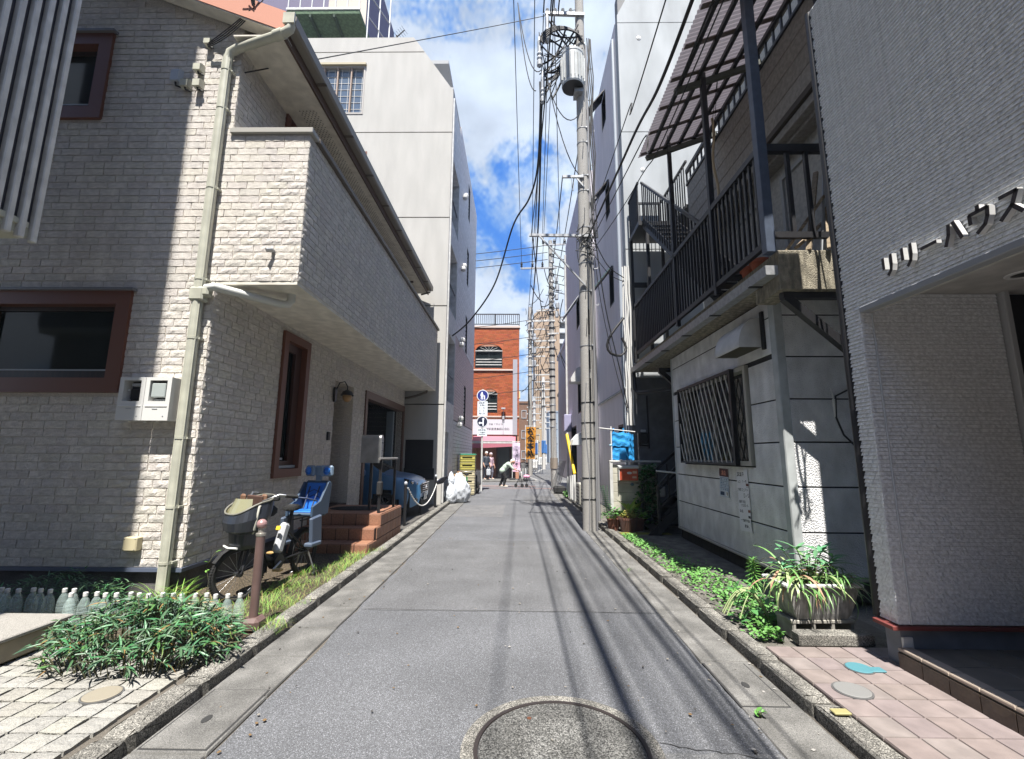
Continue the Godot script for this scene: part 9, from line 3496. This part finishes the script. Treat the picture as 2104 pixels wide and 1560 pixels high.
# ---- people ----
# a skin over tapered bones, blended with a smooth minimum and meshed by surface nets
func flesh(bones: Array, cell: float, k := 0.03) -> MB:
	var field := {}
	var tint := {}
	for bo in bones:
		var a: Vector3 = bo[0]
		var e: Vector3 = bo[1]
		var ra: float = bo[2]
		var rb: float = bo[3]
		var pad = maxf(ra, rb) + k + cell * 2.0
		var lo = (Vector3(minf(a.x, e.x), minf(a.y, e.y), minf(a.z, e.z)) - V(pad, pad, pad)) / cell
		var hi = (Vector3(maxf(a.x, e.x), maxf(a.y, e.y), maxf(a.z, e.z)) + V(pad, pad, pad)) / cell
		var d = e - a
		var dd = maxf(d.length_squared(), 1e-9)
		for x in range(int(floor(lo.x)), int(ceil(hi.x)) + 1):
			for y in range(int(floor(lo.y)), int(ceil(hi.y)) + 1):
				for z in range(int(floor(lo.z)), int(ceil(hi.z)) + 1):
					var p = V(x, y, z) * cell
					var s = clampf((p - a).dot(d) / dd, 0, 1)
					var v = p.distance_to(a + d * s) - lerpf(ra, rb, s)
					if v > pad: continue
					var key = Vector3i(x, y, z)
					if field.has(key):
						var u: float = field[key]
						if v < u: tint[key] = bo[4]
						var h = maxf(k - absf(u - v), 0.0) / k
						field[key] = minf(u, v) - h * h * k * 0.25
					else:
						field[key] = v
						tint[key] = bo[4]
	var b := MB.new()
	var vert := {}
	var corner := [Vector3i(0, 0, 0), Vector3i(1, 0, 0), Vector3i(0, 1, 0), Vector3i(1, 1, 0), Vector3i(0, 0, 1), Vector3i(1, 0, 1), Vector3i(0, 1, 1), Vector3i(1, 1, 1)]
	var edges := [[0, 1], [2, 3], [4, 5], [6, 7], [0, 2], [1, 3], [4, 6], [5, 7], [0, 4], [1, 5], [2, 6], [3, 7]]
	for key in field:
		if absf(field[key]) > cell * 2.0: continue
		var f := []
		var neg := 0
		for c in corner:
			var q: float = field.get(key + c, 1.0)
			f.append(q)
			if q < 0: neg += 1
		if neg == 0 or neg == 8: continue
		var sum := Vector3.ZERO
		var n := 0
		for e in edges:
			if (f[e[0]] < 0) != (f[e[1]] < 0):
				var s = f[e[0]] / (f[e[0]] - f[e[1]])
				sum += Vector3(corner[e[0]]).lerp(Vector3(corner[e[1]]), s)
				n += 1
		var g = V(f[1] + f[3] + f[5] + f[7] - f[0] - f[2] - f[4] - f[6], f[2] + f[3] + f[6] + f[7] - f[0] - f[1] - f[4] - f[5], f[4] + f[5] + f[6] + f[7] - f[0] - f[1] - f[2] - f[3]).normalized()
		vert[key] = [(Vector3(key) + sum / n) * cell, g, tint[key]]
	for key in vert:
		var f0: float = field[key]
		for ax in 3:
			var st := Vector3i.ZERO
			st[ax] = 1
			var f1: float = field.get(key + st, 1.0)
			if (f0 < 0) == (f1 < 0): continue
			var u := Vector3i.ZERO
			u[(ax + 1) % 3] = 1
			var w := Vector3i.ZERO
			w[(ax + 2) % 3] = 1
			var q := [key, key - u, key - u - w, key - w]
			var ok := true
			for i in q: if not vert.has(i): ok = false
			if not ok: continue
			if f0 > 0: q.reverse()
			b.col = vert[key][2]
			var r := []
			for i in q: r.append(vert[i])
			b.tris(r[0][0], r[1][0], r[2][0], r[0][1], r[1][1], r[2][1])
			b.tris(r[0][0], r[2][0], r[3][0], r[0][1], r[2][1], r[3][1])
	return b

func hand_bones(wrist: Vector3, dir: Vector3, palm: Vector3, skin: Color, side: float) -> Array:
	var d = dir.normalized()
	var n = palm.normalized()
	var s = d.cross(n).normalized() * side
	var out := []
	out.append([wrist, wrist + d * 0.03, 0.024, 0.026, skin])
	for k in 4:
		var o = s * (k - 1.5) * 0.019
		var kn = wrist + d * 0.085 + o
		var len = [0.055, 0.066, 0.062, 0.046][k]
		var mid = kn + (d * 0.75 + n * 0.6).normalized() * len * 0.55
		var tip = mid + (d * 0.2 + n).normalized() * len * 0.5
		out.append([wrist + d * 0.02 + o * 0.6, kn, 0.014, 0.0105, skin])
		out.append([kn, mid, 0.0095, 0.0088, skin])
		out.append([mid, tip, 0.0088, 0.0078, skin])
	var tb = wrist + d * 0.03 - s * 0.026
	var tm = tb + (d * 0.7 - s * 0.6 + n * 0.5).normalized() * 0.035
	out.append([wrist + d * 0.01 - s * 0.008, tb, 0.016, 0.013, skin])
	out.append([tb, tm, 0.011, 0.010, skin])
	out.append([tm, tm + (d * 0.8 + n * 0.6).normalized() * 0.028, 0.0095, 0.008, skin])
	return out

func head_bones(c: Vector3, fwd: Vector3, skin: Color) -> Array:
	var f = fwd.normalized()
	var r = f.cross(UP).normalized()
	var u = r.cross(f).normalized()
	return [
		[c - f * 0.02 + u * 0.02, c + f * 0.015 + u * 0.025, 0.088, 0.082, skin],
		[c + f * 0.035 - u * 0.03, c + f * 0.045 - u * 0.075, 0.062, 0.042, skin],
		[c + f * 0.088 + u * 0.012, c + f * 0.110 - u * 0.022, 0.010, 0.015, skin],
		[c + f * 0.085 - u * 0.055 - r * 0.018, c + f * 0.085 - u * 0.055 + r * 0.018, 0.010, 0.010, Color(0.36, 0.14, 0.12)],
		[c - r * 0.088 + u * 0.015, c - r * 0.092 - u * 0.025, 0.016, 0.011, skin],
		[c + r * 0.088 + u * 0.015, c + r * 0.092 - u * 0.025, 0.016, 0.011, skin],
		[c + f * 0.082 + u * 0.032 - r * 0.045, c + f * 0.082 + u * 0.034 - r * 0.02, 0.008, 0.008, skin],
		[c + f * 0.082 + u * 0.032 + r * 0.045, c + f * 0.082 + u * 0.034 + r * 0.02, 0.008, 0.008, skin],
	]

func eyes(b: MB, c: Vector3, fwd: Vector3) -> void:
	var f = fwd.normalized()
	var r = f.cross(UP).normalized()
	var u = r.cross(f).normalized()
	for s in [-1, 1]:
		b.col = Color(0.7, 0.68, 0.64)
		b.ball(c + f * 0.086 + u * 0.012 + r * 0.032 * s, V(0.011, 0.008, 0.011), 8)
		b.col = Color(0.03, 0.02, 0.015)
		b.ball(c + f * 0.094 + u * 0.012 + r * 0.032 * s, V(0.006, 0.006, 0.005), 8)

func grown(bones: Array, by: float, c: Color) -> Array:
	var out := []
	for q in bones: out.append([q[0], q[1], q[2] + by, q[3] + by, c])
	return out

func people() -> void:
	var skin := Color(0.46, 0.27, 0.19)
	# stooped person in a pale green shirt pushing a walking frame
	var t = thing("person", "stooped white-haired person in a pale green shirt and dark trousers pushing a walker", "person", V(-0.78, 0.0, -23.3))
	var hip := V(0.0, 0.80, 0)
	var chest := V(0.30, 1.10, 0)
	var neck := V(0.42, 1.20, 0)
	var head := V(0.53, 1.24, 0)
	var torso := [[hip + V(0, 0, -0.07), hip + V(0, 0, 0.07), 0.115, 0.115, skin], [hip, hip.lerp(chest, 0.5) + V(0, 0.03, 0), 0.125, 0.12, skin], [hip.lerp(chest, 0.5) + V(0, 0.03, 0), chest, 0.12, 0.125, skin], [chest + V(0, 0, -0.13), chest + V(0, 0, 0.13), 0.075, 0.075, skin]]
	var arms := []
	var fore := []
	var legs := []
	var hands := []
	for s in [-1, 1]:
		var sh = chest + V(0.03, 0.01, 0.17 * s)
		var el = sh + V(0.20, -0.20, 0.02 * s)
		var wr = el + V(0.20, -0.08, -0.02 * s)
		arms.append([sh, el, 0.05, 0.042, skin])
		fore.append([el, wr, 0.038, 0.027, skin])
		hands.append_array(hand_bones(wr, V(0.9, -0.25, 0), V(0, -1, 0), skin, s))
		var kn = V(0.10 + 0.06 * s, 0.45, 0.09 * s)
		var an = V(-0.02 + 0.10 * s, 0.09, 0.09 * s)
		legs.append([hip + V(0, -0.02, 0.08 * s), kn, 0.085, 0.058, skin])
		legs.append([kn, an, 0.055, 0.036, skin])
		legs.append([an, an + V(0.16, -0.045, 0), 0.04, 0.032, skin])
	var body := []
	for q in [torso, arms, fore, legs]: body.append_array(q)
	body.append([chest, neck, 0.06, 0.05, skin])
	body.append([neck, head, 0.05, 0.05, skin])
	var b = flesh(body, 0.02)
	var f = V(0.85, -0.35, 0.25)
	b.add(flesh(head_bones(head, f, skin), 0.007, 0.02), Transform3D.IDENTITY)
	b.add(flesh(hands, 0.006, 0.006), Transform3D.IDENTITY)
	eyes(b, head, f)
	put("body", b, M.plain, t)
	var shirt := []
	shirt.append_array(grown(torso, 0.022, Color(0.36, 0.44, 0.37)))
	shirt.append_array(grown(arms, 0.02, Color(0.36, 0.44, 0.37)))
	shirt.append([hip + V(-0.02, 0.0, -0.1), hip + V(-0.02, 0.0, 0.1), 0.13, 0.13, Color(0.36, 0.44, 0.37)])
	put("shirt", flesh(shirt, 0.02), M.plain, t)
	put("trousers", flesh(grown([legs[0], legs[1], legs[3], legs[4], torso[0]], 0.024, Color(0.012, 0.012, 0.015)), 0.02), M.plain, t)
	put("hair", flesh([[head + V(-0.05, 0.05, -0.02), head + V(0.02, 0.075, 0), 0.085, 0.075, Color(0.62, 0.60, 0.56)], [head + V(-0.07, 0.0, 0), head + V(-0.06, -0.03, 0), 0.06, 0.04, Color(0.62, 0.60, 0.56)]], 0.01), M.plain, t)
	b = MB.new()
	for s in [-1, 1]: b.bev(V(0.06 + 0.10 * s, 0.035, 0.09 * s), V(0.26, 0.07, 0.09), 0.025)
	put("shoes", b, mat("shoe_pale", 0.5, 0.48, 0.44, 0.7), t)
	var w = thing("walking_frame", "small wheeled walker with a pink bag pushed by the stooped person", "walker", V(0.02, 0.0, -23.3))
	b = MB.new()
	for s in [-1, 1]:
		b.tube([V(-0.10, 0.80, 0.2 * s), V(0.02, 0.82, 0.2 * s), V(0.10, 0.75, 0.2 * s), V(0.20, 0.10, 0.2 * s)], 0.016, 6)
		b.tube([V(0.10, 0.55, 0.2 * s), V(-0.12, 0.10, 0.2 * s)], 0.014, 6)
		b.tube([V(0.02, 0.3, 0.2 * s), V(0.40, 0.28, 0.2 * s)], 0.014, 6)
		b.tube([V(0.40, 0.55, 0.2 * s), V(0.42, 0.10, 0.2 * s)], 0.014, 6)
	b.tube([V(0.02, 0.82, -0.2), V(0.02, 0.82, 0.2)], 0.016, 6)
	put("frame", b, M.dark_steel, w)
	for p in [V(0.20, 0.08, 0.2), V(0.20, 0.08, -0.2), V(-0.12, 0.08, 0.2), V(-0.12, 0.08, -0.2), V(0.42, 0.08, 0.2), V(0.42, 0.08, -0.2)]:
		b = MB.new()
		b.tube([p - V(0, 0, 0.02), p + V(0, 0, 0.02)], 0.08, 14)
		put("wheel", b, M.rubber, w)
	b = MB.new()
	b.bev(V(0.42, 0.52, 0), V(0.32, 0.16, 0.34), 0.06)
	put("bag", b, mat("bag_pink", 0.60, 0.25, 0.38, 0.7), w)
	b = MB.new()
	b.bev(V(0.14, 0.55, 0), V(0.10, 0.42, 0.26), 0.04)
	put("basket", b, M.white_plastic, w)
	standing(V(-1.97, 0.06, -28.6), "person in a white cap and dark shirt carrying a white carrier bag by the shop", Color(0.035, 0.04, 0.055), Color(0.04, 0.045, 0.06), Color(0.62, 0.60, 0.58), skin, 0.55, 1.70, true)
	standing(V(-1.72, 0.06, -29.0), "person in a pink striped top half hidden behind the capped one", Color(0.52, 0.36, 0.40), Color(0.12, 0.12, 0.15), Color(0.50, 0.44, 0.48), skin, 0.8, 1.62, false)

func standing(at: Vector3, label: String, top: Color, low: Color, cap: Color, skin: Color, face: float, h: float, bag: bool) -> void:
	var t = thing("person", label, "person", at, "", face)
	var k = h / 1.70
	var hip = V(0, 0.90, 0) * k
	var chest = V(0, 1.28, 0) * k
	var head = V(0.0, 1.58, 0.02) * k
	var torso := [[hip + V(-0.08, 0, 0), hip + V(0.08, 0, 0), 0.11, 0.11, skin], [hip, chest, 0.12, 0.12, skin], [chest + V(-0.12, 0.06, 0), chest + V(0.12, 0.06, 0), 0.075, 0.075, skin]]
	var arms := []
	var fore := []
	var legs := []
	var hands := []
	for s in [-1, 1]:
		var sh = chest + V(0.17 * s, 0.07, 0)
		var el = sh + V(0.05 * s, -0.28, 0.02)
		var wr = el + V(-0.01 * s, -0.20, 0.12)
		arms.append([sh, el, 0.05, 0.042, skin])
		fore.append([el, wr, 0.038, 0.027, skin])
		hands.append_array(hand_bones(wr, V(0, -0.9, 0.4), V(-s, 0, 0), skin, s))
		var kn = V(0.10 * s, 0.48, 0.03 + 0.05 * s) * k
		var an = V(0.10 * s, 0.09, 0.04 * s)
		legs.append([hip + V(0.09 * s, -0.03, 0), kn, 0.085, 0.058, skin])
		legs.append([kn, an, 0.055, 0.036, skin])
		legs.append([an, an + V(0, -0.045, 0.16), 0.04, 0.032, skin])
	var body := []
	for q in [torso, arms, fore, legs]: body.append_array(q)
	body.append([chest + V(0, 0.1, 0), head - V(0, 0.06, 0), 0.055, 0.05, skin])
	var b = flesh(body, 0.022)
	var f = V(0, -0.1, 1)
	b.add(flesh(head_bones(head, f, skin), 0.008, 0.02), Transform3D.IDENTITY)
	b.add(flesh(hands, 0.006, 0.006), Transform3D.IDENTITY)
	eyes(b, head, f)
	put("body", b, M.plain, t)
	var shirt := grown(torso, 0.02, top)
	shirt.append_array(grown(arms, 0.018, top))
	put("shirt", flesh(shirt, 0.022), M.plain, t)
	put("trousers", flesh(grown([legs[0], legs[1], legs[3], legs[4], torso[0]], 0.016, low), 0.022), M.plain, t)
	put("cap" if bag else "hat", flesh([[head + V(0, 0.065, -0.02), head + V(0, 0.08, 0.02), 0.088, 0.08, cap], [head + V(0, 0.055, 0.08), head + V(0, 0.05, 0.15), 0.03, 0.02, cap]], 0.01), M.plain, t)
	b = MB.new()
	for s in [-1, 1]: b.bev(V(0.10 * s, 0.035, 0.07 + 0.04 * s), V(0.09, 0.07, 0.26), 0.025)
	put("shoes", b, M.shoe_pale, t)
	if bag:
		var q = thing("carrier_bag", "white carrier bag held by the person in the white cap", "bag", at + V(0.17, 0.28, 0.28))
		b = MB.new()
		b.bev(V(0, 0.19, 0), V(0.26, 0.38, 0.12), 0.04)
		put("bag", b, M.bag_white, q)
		b = MB.new()
		b.tube([V(-0.08, 0.38, 0), V(0, 0.52, 0), V(0.08, 0.38, 0)], 0.008, 5)
		put("handle", b, M.bag_white, q)
